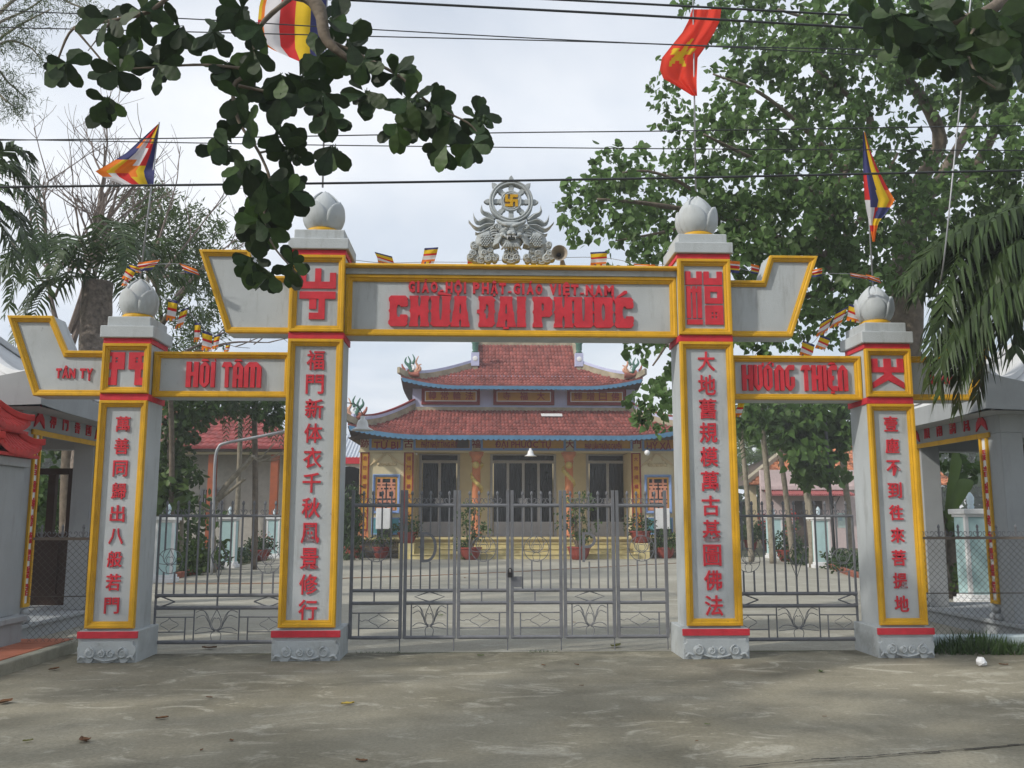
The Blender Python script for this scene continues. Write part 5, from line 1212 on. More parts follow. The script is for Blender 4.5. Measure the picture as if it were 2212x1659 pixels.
# lamps hanging under the eaves and by the gate
ENAM = mat("white_enamel", (.72, .73, .74), .3, spec=.5, var=.04)
def lamp(u, v, Y, s_, label, bulb_only=False, cord=.35):
    p = P(u, v, Y); root = thing("hanging_lamp", label, "lamp", tuple(p))
    q = MB(); q.tube([(p.x, p.y, p.z + s_*.5), (p.x, p.y, p.z + s_*.5 + cord)], .008*max(1, s_/.35), 5); q.build("cord", BLACK, root)
    q = MB()
    if bulb_only: q.ball((p.x, p.y, p.z), s_*.32, 10, 8); q.build("bulb", ENAM, root, smooth=True); q = MB(); q.lathe([(s_*.13, s_*.25), (s_*.13, s_*.6)], tuple(p), 8); q.build("socket", BLACK, root)
    else:
        pr = [(.06, .55), (.10, .54), (.11, .40), (.19, .36), (.24, .22), (.27, .05), (.50, -.08), (.50, -.10), (.26, .02), (.2, .2), (.09, .3)]
        q.lathe([(r*s_*1.0, z*s_) for r, z in pr], tuple(p), 18, cap=False); q.build("shade", ENAM, root, smooth=True)
        q = MB(); q.ball((p.x, p.y, p.z - .02*s_), s_*.12, 8, 6); q.build("bulb", ENAM, root, smooth=True)
    return root
lamp(783, 925, 11.0, .27, "white enamel lamp hanging beside the tall pillar, in front of the roof corner", cord=.02)
pA = P(783, 925, 11.0); q = MB(); q.tube(cr([(-1.6, 10.33, pA.z+.23), (pA.x-.05, 10.7, pA.z+.25), (pA.x, 11.0, pA.z+.17)], 5), .006, 5); tag(q.build("lamp_bracket", BLACK, None), "thin black wire arm holding the lamp behind the tall pillar", "bracket")
lamp(1146, 983, 33.96, .46, "white enamel lamp hanging in front of the middle temple doors", cord=.4)
lamp(1398, 978, 33.96, .34, "bare white bulb hanging in front of the end name board", True, .5)
# white cabinets below the lattice windows
for m_, lab in ((0, "white cabinet on a dark base by the bay with the small round bowl"), (1, "white cabinet on a dark base by the bay nearest the tall pillar of eleven characters"[:0] + "white cabinet on a dark base at the stair end with two potted shrubs")):
    a, b = TX(812, 1120, 34.62), TX(843, 1120, 34.62)
    if m_: a, b = TX(1416, 1120, 34.62), TX(1447, 1120, 34.62)
    cb = thing("cabinet", lab, "cabinet", ((a+b)/2, 34.8, ZFL), "white cabinets by the temple windows")
    q = MB(); q.box(a, b, 34.60, 34.85, TZ(1143, 34.6), TZ(1098, 34.6)); q.build("case", WHITE, cb, bevel=.02)
    q = MB(); q.box(a+.05, b+.06, 34.62, 34.84, ZFL, TZ(1143, 34.6)); q.build("base", BLACK, cb)

# ------------------------------------------------------------------ tiled hall behind the left side gate
TILE2 = mat("glazed_red_tile", (0.25, 0.052, 0.048), 0.65, var=0.2, scale=2, dirt=0.4, dark=(.11, .05, .04), island=.2)
WALLG = mat("grey_beige_wall", (.44, .42, .38), .8, var=.1, dirt=.35)
ORANGE = mat("orange_column", (.34, .09, .035), .6, var=.12)
hall = thing("tiled_hall", "low grey hall with a glazed red tiled roof and orange columns", "building", (-10.5, 38, 0))
hx0, hx1, hye, hyw = -16.5, -7.4, 35.6, 37.2; hz = TZ(966, hye, 460); hzt = TZ(893, 38.8, 460)
q = MB(); q.box(hx0, hx1, hyw, hyw+.2, 0, TZ(982, hyw, 460)); q.box(hx1-.2, hx1, hyw+.2, 44, 0, hz); q.build("wall", WALLG, hall)
q = MB(); q.box(hx0, hx1, hye+.25, hye+.5, TZ(981, hye+.25, 460), hz-.04); q.build("eave_beam", CREAM, hall)
def hf(x, t): return (x, lerp(hye, 38.8, t), lerp(hz, hzt, t))
slope("roof_tile", hall, hf, lambda t: hx0 + t*1.5, lambda t: hx1 + .5 - t*2.4, 9, .255, matl=TILE2, hump=.03, lip=.05)
q = MB(); q.add([(hx0, hye, hz-.03), (hx1+.5, hye, hz-.03), (hx1-1.9, 38.8, hzt-.03), (hx0+1.5, 38.8, hzt-.03)], [(0, 1, 2, 3)]); q.add([(hx1+.5, hye, hz-.03), (hx1+.5, 42, hz-.03), (hx1-1.9, 38.8, hzt-.03)], [(0, 1, 2)]); q.add([(hx0, 42, hz-.03), (hx1+.5, 42, hz-.03), (hx1-1.9, 38.8, hzt-.03), (hx0+1.5, 38.8, hzt-.03)], [(3, 2, 1, 0)]); q.box(hx0, hx1+.4, hye+.05, hyw, hz-.16, hz-.06); q.build("roof_deck", SOFFIT, hall)
q = MB(); q.box(hx0, hx1+.5, hye-.05, hye+.0, hz-.06, hz+.01); q.build("gutter", MAROON, hall)
ridge("ridge", [(hx0+1.4, 38.8, hzt), (hx1-1.8, 38.8, hzt)], .2, .2, TERRA, hall, n=0)
for uu in (457, 592):
    x = TX(uu, 1050, 36.0); q = MB(); q.box(x-.14, x+.14, 35.9, 36.2, 0, hz-.17); q.build("column", ORANGE, hall)
for ua, ub, va, vb in ((432, 468, 1085, 1130), (462, 482, 1060, 1132)):
    a, b = TX(ua, 1100, hyw), TX(ub, 1100, hyw); z1, z0 = TZ(va-70, hyw, 460) if False else TZ(1055, hyw, 460), TZ(1133, hyw, 460)
    q = MB(); q.box(a, b, hyw-.03, hyw-.003, z0, z1); w_ = q.build("window", GLASS, hall)
    q = MB(); 
    for k in range(8): x = lerp(a, b, k/7); q.box(x-.015, x+.015, hyw-.07, hyw-.04, z0, z1)
    q.build("window_bar", DOORG, w_); q = MB(); q.frame(R(a, b, z0, z1), .06, hyw-.03, .04); q.build("frame", DOORG, w_)
q = MB(); q.box(hx0, hx1, hyw-.06, hyw-.002, 0.0, .32); q.build("plinth", mat("blue_grey_plinth", (.12, .18, .22), .8), hall)
# white annex with an arch, seen between the tall pillar and the temple
annex = thing("annex", "white annex with a dark arch between tall pillar and temple wall", "building", (-6.2, 45, 0))
ax0, ax1, ay = -9.5, -4.6, 44.0; az = TZ(1000, ay, 760)
q = MB(); arch = [(-7.9, 0)] + [(-6.35 + 1.55*math.cos(a), 2.6 + 1.35*math.sin(a)) for a in np.linspace(PI, 0, 13)] + [(-4.8, 0)]
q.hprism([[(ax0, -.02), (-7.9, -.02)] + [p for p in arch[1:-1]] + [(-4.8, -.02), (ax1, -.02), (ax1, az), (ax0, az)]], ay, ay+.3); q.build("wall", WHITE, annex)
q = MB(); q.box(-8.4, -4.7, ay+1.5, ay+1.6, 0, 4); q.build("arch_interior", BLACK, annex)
q = MB(); q.box(ax0-.2, ax1+.2, ay-.25, ay-.05, az-.05, az+.25); q.build("eave_trim", RED, annex)
q = MB(); zt_ = TZ(938, ay+3, 760)
q.add([(ax0-.2, ay-.2, az+.25), (ax1+.2, ay-.2, az+.25), (ax1+.2, ay+3, zt_), (ax0-.2, ay+3, zt_)], [(0, 1, 2, 3)])
for k in range(32): x = lerp(ax0-.1, ax1+.1, k/31); q.tube([(x, ay-.2, az+.26), (x, ay+3, zt_+.01)], .05, 4)
q.build("sheet_roof", mat("sheet_metal", (.52, .56, .62), .5, metal=.2, var=.08), annex)
# house with the pink parapet behind the right side gate
PINK = mat("pink_plaster", (.58, .47, .46), .8, var=.08, dirt=.3, streak=True); TILE3 = mat("orange_old_tile", (.40, .15, .07), .85, var=.35, scale=2, dirt=.5, island=.35)
house = thing("house", "pale pink house with an old orange tiled roof and a red awning", "building", (17, 47, 0)); hy = 45.0
def HX(u, v=1100): return TX(u, v, hy)
def HZ(v): return TZ(v, hy, 1740)
q = MB(); q.box(HX(1646), HX(1990), hy, hy+.25, 0, HZ(1015)); q.build("wall", PINK, house)
q = MB(); q.box(HX(1646)-.05, HX(1990), hy-.18, hy-.002, HZ(1058), HZ(1050)); q.build("cornice", PINK, house)
q = MB(); a, b = HX(1652), HX(1830); q.add([(a, hy-.003, HZ(1060)), (b, hy-.003, HZ(1060)), (b, hy-1.0, HZ(1070)), (a, hy-1.0, HZ(1070)), (a, hy-.003, HZ(1062)), (b, hy-.003, HZ(1062)), (b, hy-1.0, HZ(1072)), (a, hy-1.0, HZ(1072))], [(0, 1, 2, 3), (7, 6, 5, 4), (3, 2, 6, 7), (0, 3, 7, 4), (1, 0, 4, 5), (2, 1, 5, 6)])
for k in range(40): x = lerp(a, b, k/39); q.tube([(x, hy-.01, HZ(1060)+.01), (x, hy-1.0, HZ(1070)+.01)], .035, 4)
q.build("awning", mat("awning_red", (.30, .085, .085), .6, var=.1), house)
q = MB(); q.box(HX(1717), HX(1776), hy-.03, hy-.003, 0.1, HZ(1082)); q.build("doorway", SOFFIT, house)
for uu in (1800,): q = MB(); x = HX(uu); q.tube([(x, hy-.02, HZ(1098)), (x, hy-.02, HZ(1072)), (x, hy-.9, HZ(1073)), (x, hy-.02, HZ(1098))], .03, 4); q.build("awning_bracket", SOFFIT, house)
hl = HX(1616, 1043)
def rf(x, t): return (x, lerp(hy+.4, hy+6, t), lerp(HZ(1046), TZ(955, hy+6, 1740), t))
slope("roof_tile", house, rf, lambda t: lerp(hl, TX(1722, 965, hy+6), t), lambda t: HX(2080), 16, .27, matl=TILE3, hump=.05, lip=.05)
q = MB(); p0, p1 = rf(hl, 0), rf(TX(1722, 965, hy+6), 1); q.add([(p0[0], p0[1], p0[2]-.04), (HX(2080), p0[1], p0[2]-.04), (HX(2080), p1[1], p1[2]-.04), (p1[0], p1[1], p1[2]-.04)], [(0, 1, 2, 3)]); q.add([(p0[0], p0[1], p0[2]-.04), (p1[0], p1[1], p1[2]-.04), (p0[0], p1[1]+6, p0[2]-.04)], [(0, 1, 2)]); q.build("roof_deck", SOFFIT, house)
ridge("hip_ridge", [rf(lerp(hl, p1[0], t), t) for t in (0, .5, 1)], .25, .25, OLDCEM, house, n=0)
q = MB(); q.box(hl+.3, HX(1646), hy+.8, hy+1, 0, HZ(1046)); q.build("side_wall", CREAM, house)
q = MB(); a = HX(1836, 1100); q.box(HX(1808), HX(1826), hy-.02, hy-.004, HZ(1140), HZ(1108)); q.build("poster", mat("pale_poster", (.50, .60, .57), .7), house)
q = MB()
for k in range(5): q.box(HX(1810), HX(1818 - (k % 2)), hy-.024, hy-.021, HZ(1124 - k*2.4), HZ(1124 - k*2.4)+.02)
q.build("poster_lines", BLUEF, house)
# ------------------------------------------------------------------ open shelters on both sides of the gateway
PAVW = mat("shelter_grey", (.33, .35, .365), .75, var=.08, scale=2, dirt=.35, dark=(.17, .17, .16), streak=True)
ROOFW = mat("whitewashed_roof", (.56, .57, .58), .75, var=.1, scale=2, dirt=.45, dark=(.26, .26, .25))
BROWN = mat("brown_door", (.05, .028, .02), .6, var=.2, scale=3, dirt=.3, dark=(.09, .07, .05))
def shelter(label, side, xf, chars_n, chars_f, chars_top):
    """xf: x of the face turned to the gateway"""
    s_ = side; cx = xf + s_*1.75; root = thing("shelter", label, "shelter", (cx, 12.4, 0), "open shelters beside the gateway")
    X = lambda d: xf + s_*d
    def bx_(q, d0, d1, *r): a, b = X(d0), X(d1); return q.box(min(a, b), max(a, b), *r)
    q = MB(); bx_(q, 0, 3.5, 10.98, 13.85, -.02, .19); bx_(q, -.05, 3.55, 10.93, 13.9, .15, .20); q.build("plinth", PAVW, root, bevel=.01)
    for y0, y1 in ((11.08, 11.56), (13.16, 13.70)):
        for d0, d1 in ((.0, .28), (3.2, 3.48)):
            q = MB(); bx_(q, d0, d1, y0, y1, .20, 2.52); c = q.build("column", PAVW, root, bevel=.01)
    q = MB(); bx_(q, 0.001, .28, 11.08, 13.70, 2.521, 2.95); bx_(q, 3.2, 3.48, 11.08, 13.70, 2.521, 2.95); bx_(q, .281, 3.199, 11.08, 11.36, 2.45, 2.95); bx_(q, .281, 3.199, 13.42, 13.70, 2.45, 2.95); q.build("beam", PAVW, root)
    q = MB(); bx_(q, -.03, -.001, 11.30, 13.46, 2.475, 2.54); q.build("yellow_lintel", YEL, root, bevel=.004)
    for (ya, yb, chars) in ((11.36, 11.54, chars_n), (13.20, 13.40, chars_f)):
        f = MB(); 
        for a, b in ((ya, ya+.035), (yb-.035, yb)): bx_(f, -.03, -.001, a, b, .40, 2.474)
        bx_(f, -.03, -.001, ya+.035, yb-.035, .40, .44); fr = f.build("couplet_frame", YEL, root)
        q = MB(); bx_(q, -.006, -.001, ya+.036, yb-.036, .441, 2.474); q.build("panel", WHITE, fr)
        n = len(chars)
        for i, ch in enumerate(chars):
            zc = 2.36 - (i+.5)*(1.86/n); V, F = GLY[ch]; lo, hi = V.min(0), V.max(0); sz = .14; q = MB()
            ym = (ya+yb)/2
            q.add([(X(-.016) if p[2] > 0 else X(-.005), ym + (-1 if s_ > 0 else 1)*(-1)*(-1)*((p[0]-(lo[0]+hi[0])/2)/(hi[0]-lo[0]))*.105*(1), zc + ((p[1]-(lo[1]+hi[1])/2)/(hi[1]-lo[1]))*sz) for p in V], F)
            q.build("character", RED, fr)
        q = MB(); q.ball((X(-.01), ym, .33), (.05, .09, .05), 8, 5); q.ball((X(-.01), ym - .06, .24), (.05, .07, .05), 8, 5); q.ball((X(-.01), ym + .06, .24), (.05, .07, .05), 8, 5); q.build("carved_foot", PAVW, root, smooth=True)
    n = len(chars_top)
    for i in range(n + 2):
        y = lerp(11.48, 13.28, i/(n+1)); q = MB()
        if i in (0, n+1):
            w = .13; zb = 2.57
            prof = [(-w, zb), (-w*.5, zb+.05), (0, zb+.09), (w*.5, zb+.05), (w, zb), (w*.75, zb+.12), (w*.35, zb+.17), (0, zb+.30), (-w*.35, zb+.17), (-w*.75, zb+.12)]
            tri = tessellate_polygon([[Vector((a, b, 0)) for a, b in prof]]); m_ = len(prof)
            q.add([(X(-.02), y+a, b) for a, b in prof] + [(X(0), y+a, b) for a, b in prof], [tuple(t) for t in tri] + [(k, (k+1) % m_, m_+(k+1) % m_, m_+k) for k in range(m_)]); q.build("flame_motif", RED, root)
        else:
            V, F = GLY[chars_top[i-1]]; lo, hi = V.min(0), V.max(0)
            q.add([(X(-.016) if p[2] > 0 else X(-.001), y + (1 if s_ < 0 else -1)*((p[0]-(lo[0]+hi[0])/2)/(hi[0]-lo[0]))*.15, 2.69 + ((p[1]-(lo[1]+hi[1])/2)/(hi[1]-lo[1]))*.18) for p in V], F); q.build("character", RED, root)
    # swept roof with lifted corners
    hx, hy_ = 2.12, 1.72; cy = 12.42
    def eave(s1, e):                      # e 0..3 edge index
        k = lambda t: 2.98 + .22*abs(t)**2.6
        return k(s1)
    q = MB(); nn = 16
    for e in range(4):
        def fn(u, v, e=e):
            t = 2*u - 1; sh = (1 - v); 
            a = (t*hx*sh, -hy_*sh) if e == 0 else (hx*sh, t*hy_*sh) if e == 1 else (-t*hx*sh, hy_*sh) if e == 2 else (-hx*sh, -t*hy_*sh)
            z = 2.98 + .24*abs(t)**2.6*(1-v)**3 + 1.35*(v**1.55) - .10*math.sin(PI*min(v*2.2, 1))
            return (cx + a[0], cy + a[1], z)
        q.grid(fn, nn, 10)
    q.build("roof", ROOFW, root, smooth=False)
    q = MB()
    for e in range(4):
        def fn(u, v, e=e):
            t = 2*u-1; a = (t*hx, -hy_) if e == 0 else (hx, t*hy_) if e == 1 else (-t*hx, hy_) if e == 2 else (-hx, -t*hy_)
            return (cx + a[0]*1.004, cy + a[1]*1.004, lerp(2.74 + .03*abs(t)**3, 2.98 + .24*abs(t)**2.6, v))
        q.grid(fn, nn, 2)
    q.grid(lambda u, v: (cx + (2*u-1)*hx, cy + (2*v-1)*hy_, 2.745), 2, 2, flip=True); q.build("fascia", PAVW, root)
    for a, b in ((-1, -1), (1, -1), (1, 1), (-1, 1)):
        path = [Vector((cx + a*hx*(1-v), cy + b*hy_*(1-v), 2.98 + .24*(1-v)**3 + 1.35*v**1.55 - .10*math.sin(PI*min(v*2.2, 1)))) for v in (0, .15, .35, .6, .8, 1)]
        ridge("hip_ridge", path, .11, .09, ROOFW, root, n=1)
    q = MB(); q.lathe([(.16, 0), (.2, .08), (.1, .16), (.16, .26), (.05, .42), (.01, .5)], (cx, cy, 4.28), 12); q.build("finial", ROOFW, root, smooth=True)
    return root, X
ls, LX = shelter("grey open shelter behind the red tiled post, brown door frame inside", -1, -5.46, "是音盛神尊德聖靈堂", "大士變吉維祭禮佛音", "神門善國")
rs_, RX = shelter("grey open shelter behind the grass strip, half behind palm fronds", 1, 6.5, "是音盛神尊德聖靈堂", "大士變吉維祭禮佛音", "風調雨順")
# brown door frame inside the shelter on the left
a, b = TX(82, 1150, 13.95), TX(155, 1150, 13.95); zt_, zb_ = TZ(1012, 13.95, 120), TZ(1309, 13.95, 120)
a -= .5
q = MB(); fw = .085
q.box(a, a+fw, 13.9, 14.0, .19, zt_); q.box(b-fw, b, 13.9, 14.0, .19, zt_); q.box(a+fw, b-fw, 13.9, 14.0, zt_-.09, zt_); xm = TX(108, 1150, 13.95); q.box(xm-.06, xm+.05, 13.9, 14.0, TZ(1155, 13.95, 120), zt_-.09)
df = q.build("door_frame", BROWN, ls, bevel=.006)
q = MB(); q.box(a+fw, b-fw, 13.93, 13.98, .19, TZ(1152, 13.95, 120)); q.box(a+fw+.08, b-fw-.08, 13.915, 13.93, .3, TZ(1175, 13.95, 120)); q.build("door_leaf", BROWN, df)
q = MB(); q.box(RX(.6), RX(1.9), 11.42, 11.46, .2, 2.3); q.build("door_leaf", BROWN, rs_, bevel=.01); q = MB(); q.box(RX(.52), RX(.6), 11.38, 11.5, .2, 2.4); q.box(RX(.6), RX(3.0), 11.38, 11.5, 2.3, 2.4); q.build("door_frame", BROWN, rs_)

# ------------------------------------------------------------------ tiled post at the street corner, paving, fences
POSTG = mat("post_grey", (.34, .36, .375), .8, var=.1, scale=2, dirt=.45, dark=(.18, .17, .15), streak=True)
REDTILE = mat("bright_red_tile", (.50, .045, .04), .6, var=.18, scale=9, dirt=.3, dark=(.25, .05, .04), bump=.15)
post = thing("gate_post", "grey street corner post capped by two tiers of bright red tiles", "post", (-5.35, 10.2, 0))
q = MB(); q.box(-5.87, -5.03, 9.75, 10.55, .08, .33); q.build("base", POSTG, post, bevel=.01)
q = MB(); q.box(-5.90, -4.99, 9.72, 10.58, .331, .40); q.build("base", POSTG, post, bevel=.012)
q = MB(); q.box(-5.82, -5.10, 9.82, 10.48, .401, 2.02); q.build("shaft", POSTG, post, bevel=.01)
q = MB(); q.box(-5.86, -5.06, 9.78, 10.52, 2.021, 2.12); q.build("capital", POSTG, post, bevel=.01)
def mini_roof(z0, hx, hy_, h, inn, name):
    cx, cy = -5.46, 10.15; q = MB()
    for e in range(4):
        n = 10
        for i in range(n):
            def pt(s_, t, up=0):
                tt = 2*s_-1; X_, Y_ = lerp(hx, inn, t), lerp(hy_, inn*.9, t)
                a = (tt*X_, -Y_) if e == 0 else (X_, tt*Y_) if e == 1 else (-tt*X_, Y_) if e == 2 else (-X_, -tt*Y_)
                return (cx+a[0], cy+a[1], z0 + h*(t*.75+.25*t*t) + .10*abs(tt)**3*(1-t)**2 + up)
            for k in range(3):
                ta, tb = k/3, (k+1.1)/3; vs = []
                for s_, u in ((0, 0), (.3, .03), (.7, .03), (1, 0)):
                    ss = (i+s_)/n; vs += [pt(ss, ta, -.03), pt(ss, ta, .012+u), pt(ss, min(tb, 1), u)]
                q.add(vs, [f for m_ in range(3) for f in ((m_*3, m_*3+3, m_*3+4, m_*3+1), (m_*3+1, m_*3+4, m_*3+5, m_*3+2))])
    q.build("tile_course", REDTILE, post)
    q = MB(); q.box(cx-hx*.97, cx+hx*.97, cy-hy_*.97, cy+hy_*.97, z0-.045, z0-.012); q.build("soffit", REDTILE, post)
    for a, b in ((-1, -1), (1, -1), (1, 1), (-1, 1)):
        path = [Vector((cx + a*lerp(hx, inn, t), cy + b*lerp(hy_, inn*.9, t), z0 + h*(t*.75+.25*t*t) + .10*(1-t)**2 + .01)) for t in (-.08, .15, .5, 1)]
        ridge("hip_ridge", path, .085, .075, REDTILE, post)
mini_roof(2.17, .47, .46, .20, .28, "lower"); q = MB(); q.box(-5.46-.28, -5.46+.28, 9.88, 10.42, 2.35, 2.47); q.build("neck", REDTILE, post)
mini_roof(2.44, .36, .38, .26, .10, "upper")
KERB = mat("kerb_concrete", (.28, .275, .22), .9, var=.2, scale=4, dirt=.6, dark=(.11, .11, .08), bump=.3)
PAVE = mat("terracotta_paver", (.40, .135, .075), .75, var=.18, scale=3, dirt=.5, dark=(.22, .12, .08), bump=.1)
pav = MB(); pav.box(-9, -4.56, 8.4, 10.72, -.02, .085); pavement = pav.build("pavement", KERB, None, kind="structure")
k_ = MB(); k_.box(-4.56, -4.44, 8.4, 10.72, -.02, .11); tag(k_.build("kerb", KERB, None, bevel=.015, kind="structure"), None)
pm = MB(); pm.box(-.196, .196, -.196, .196, 0, .022); PM = pm.mesh("paver_tile", PAVE)
for i in range(11):
    for j in range(6): 
        x, y = -4.77 - i*.402, 8.62 + j*.402 - .02
        share("paver_tile", PM, pavement, (x, y, .086 + random.uniform(-.003, .003)))
wk = MB(); wk.box(4.86, 11, 10.50, 10.68, -.02, .13); tag(wk.build("kerb", mat("pale_blue_kerb", (.50, .58, .60), .8, var=.12, scale=4, dirt=.5), None, bevel=.015, kind="structure"), None)
RUSTY = mat("rusty_wire", (.10, .085, .07), .6, metal=.3, var=.3)
def chain_fence(label, x0, x1, y, zb, zt_, zm):
    root = thing("chain_link_fence", label, "fence", ((x0+x1)/2, y, 0), "chain link fence panels")
    q = MB(); q.box(x0, x1, y-.016, y+.016, zt_-.03, zt_); q.build("top_rail", mat("rusty_rail", (.17, .14, .115), .7, var=.25, dirt=.4, dark=(.12, .06, .03)) if "rusty_rail" not in MATS else MATS["rusty_rail"], root)
    q = MB(); q.tube([(x0, y, zm), (x1, y, zm)], .006, 5); q.build("tension_wire", RUSTY, root)
    q = MB(); p = .074; h = zt_-.03-zb; 
    n = int((x1-x0+h)/p) + 1
    for k in range(n):
        for s_ in (-1, 1):
            a = x0 + k*p if s_ < 0 else x0 - h + k*p; pts = [(a, zb), (a - h, zt_-.03)] if s_ < 0 else [(a, zb), (a + h, zt_-.03)]
            (xa, za), (xb, zb2) = pts
            if xb < xa: xa, za, xb, zb2 = xb, zb2, xa, za
            if xb <= x0 or xa >= x1: continue
            if xa < x0: t = (x0-xa)/(xb-xa); xa, za = x0, lerp(za, zb2, t)
            if xb > x1: t = (x1-xa)/(xb-xa); xb, zb2 = x1, lerp(za, zb2, t)
            q.tube([(xa, y + .004*s_, za), (xb, y + .004*s_, zb2)], .0022, 3, cap=False)
    q.build("wire_mesh", RUSTY, root, kind="stuff")
    k = 0; x = x0 + .08
    while x < x1 - .05:
        share("scroll", SCROLL, root, (x, y, zt_))
        if k % 2 == 0: share("bar", barS.setdefault((.15, True), m_bar(.15)), root, (x, y, zt_-.005))
        k += 1; x += .115
chain_fence("rusty chain link fence above the terracotta paving", -4.96, -4.05, 10.52, .09, 1.245, .60)
chain_fence("rusty chain link fence above the pale kerb and grass", 4.84, 8.2, 10.58, .13, 1.245, .60)

# ------------------------------------------------------------------ court: posts, kerbs, beds, pots
AQUA = mat("pale_aqua_paint", (.44, .62, .63), .7, var=.06, dirt=.2, streak=True); LAMPB = mat("lantern_glass", (.55, .66, .72), .3, var=.2)
def court_post(u, v, w, h, label, top=True):
    p = G(u, v); root = thing("court_post", label, "post", (p.x, p.y, 0), "pale aqua posts round the court"); x, y = p.x, p.y; k = w/2
    q = MB(); q.box(x-k*1.35, x+k*1.35, y-k*1.35, y+k*1.35, -.02, .10); q.box(x-k*1.15, x+k*1.15, y-k*1.15, y+k*1.15, .10, .17); q.build("base", WHITE, root, bevel=.015)
    q = MB(); q.box(x-k, x+k, y-k, y+k, .17, h-.14); sh_ = q.build("shaft", AQUA, root, bevel=.012)
    for sx in (-1, 1): q = MB(); q.box(x+sx*k-.03, x+sx*k+.03, y-k-.012, y-k+.05, .171, h-.141); q.build("corner_strip", WHITE, sh_)
    q = MB(); q.box(x-k*1.12, x+k*1.12, y-k*1.12, y+k*1.12, h-.14, h-.09); q.box(x-k*1.3, x+k*1.3, y-k*1.3, y+k*1.3, h-.09, h); q.build("cap", WHITE, root, bevel=.01)
    if top: q = MB(); q.lathe([(.05, 0), (.06, .04), (.045, .07), (.06, .10), (.065, .2), (.04, .25), (.015, .29)], (x, y, h), 10); q.build("lantern", LAMPB, root, smooth=True)
    return root
court_post(356, 1257, .37, 1.50, "pale aqua post closest behind the HOI TAM side gate"); court_post(492, 1226, .42, 1.52, "pale aqua post in front of the bent grey pipe"); court_post(590, 1205.5, .42, 1.52, "pale aqua post beside the red bowl of flowers, near the tall pillar")
court_post(1773, 1226, .44, 1.52, "pale aqua post beside the orange brick and round shrub"); court_post(1674, 1205.5, .45, 1.56, "pale aqua post behind the round shrub in its red bowl"); court_post(2112, 1304, .42, 1.62, "pale aqua post seen through the shelter opening by the fronds"); court_post(137, 1262, .46, 1.3, "pale aqua post seen through the brown door frame")
REDB = mat("red_brick_edge", (.28, .10, .065), .85, var=.25, scale=6, dirt=.4)
def low_kerb(a, b, label, h=.14):
    a, b = G(*a), G(*b); d = (b-a).normalized(); s_ = Vector((-d.y, d.x, 0))*.06; q = MB()
    vs = [a-s_, b-s_, b+s_, a+s_]; q.add([(v.x, v.y, -.01) for v in vs] + [(v.x, v.y, h) for v in vs], [(0,3,2,1),(4,5,6,7),(0,1,5,4),(1,2,6,5),(2,3,7,6),(3,0,4,7)])
    tag(q.build("bed_kerb", REDB, None, bevel=.01), label, "kerb")
low_kerb((383, 1249), (482, 1224), "low red brick kerb between the two pale aqua posts on the HOI TAM side"); low_kerb((1786, 1224), (1850, 1248), "low kerb of the flower bed behind the HUONG THIEN gate")
HOSE = mat("brown_hose", (.30, .18, .12), .7)
q = MB(); q.tube(cr([G(360, 1261, .01), G(620, 1259, .01), G(746, 1249, .01), G(900, 1244, .01), G(1101, 1235.6, .01), G(1280, 1226, .01), G(1470, 1216, .01)], 6), .013, 5); tag(q.build("hose", HOSE, None), "thin brown hose lying across the court behind the iron gates", "hose")

# ------------------------------------------------------------------ leaves: vectorised clusters
def leafmat(name, col, trans=.3, rough=.45, island=.35):
    return mat(name, col, rough, spec=.35, var=.2, scale=1.5, trans=trans, island=island)
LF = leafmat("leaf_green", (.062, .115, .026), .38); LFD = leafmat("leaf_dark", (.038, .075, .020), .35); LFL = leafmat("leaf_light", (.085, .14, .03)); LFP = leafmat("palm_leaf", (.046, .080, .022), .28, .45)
LFA = mat("almond_leaf", (.021, .044, .012), .55, spec=.3, var=.3, scale=14, trans=.28, orand=.38, dirt=.25, dark=(.05, .045, .015)); LFY = leafmat("leaf_yellowish", (.16, .16, .03)); DRY = mat("dry_leaf", (.15, .07, .03), .8, var=.3, island=.3)
BARK = mat("bark", (.16, .13, .10), .9, var=.3, scale=8, dirt=.5, bump=.6, bscale=25); BARKP = mat("pale_bark", (.26, .23, .18), .9, var=.25, scale=9, dirt=.5, dark=(.10, .09, .06), bump=.5, bscale=22)
T_OV = (np.array([(0, 0, 0), (-.28, .35, .04), (.28, .35, .04), (-.24, .72, .02), (.24, .72, .02), (0, .4, -.02), (0, .75, -.03), (0, 1.0, -.06)]), [(0, 5, 1), (0, 2, 5), (1, 5, 6), (1, 6, 3), (2, 6, 5), (2, 4, 6), (3, 6, 7), (4, 7, 6)])
T_HEART = (np.array([(0, 0, 0), (-.30, .02, .03), (-.44, .28, .03), (-.28, .60, 0), (0, 1.0, -.10), (.28, .60, 0), (.44, .28, .03), (.30, .02, .03), (0, .35, -.05)]), [(8, 0, 1), (8, 1, 2), (8, 2, 3), (8, 3, 4), (8, 4, 5), (8, 5, 6), (8, 6, 7), (8, 7, 0)])
T_LANCE = (np.array([(0, 0, 0), (-.13, .4, .03), (.13, .4, .03), (0, .45, -.02), (0, 1.0, -.08)]), [(0, 3, 1), (0, 2, 3), (1, 3, 4), (2, 4, 3)])
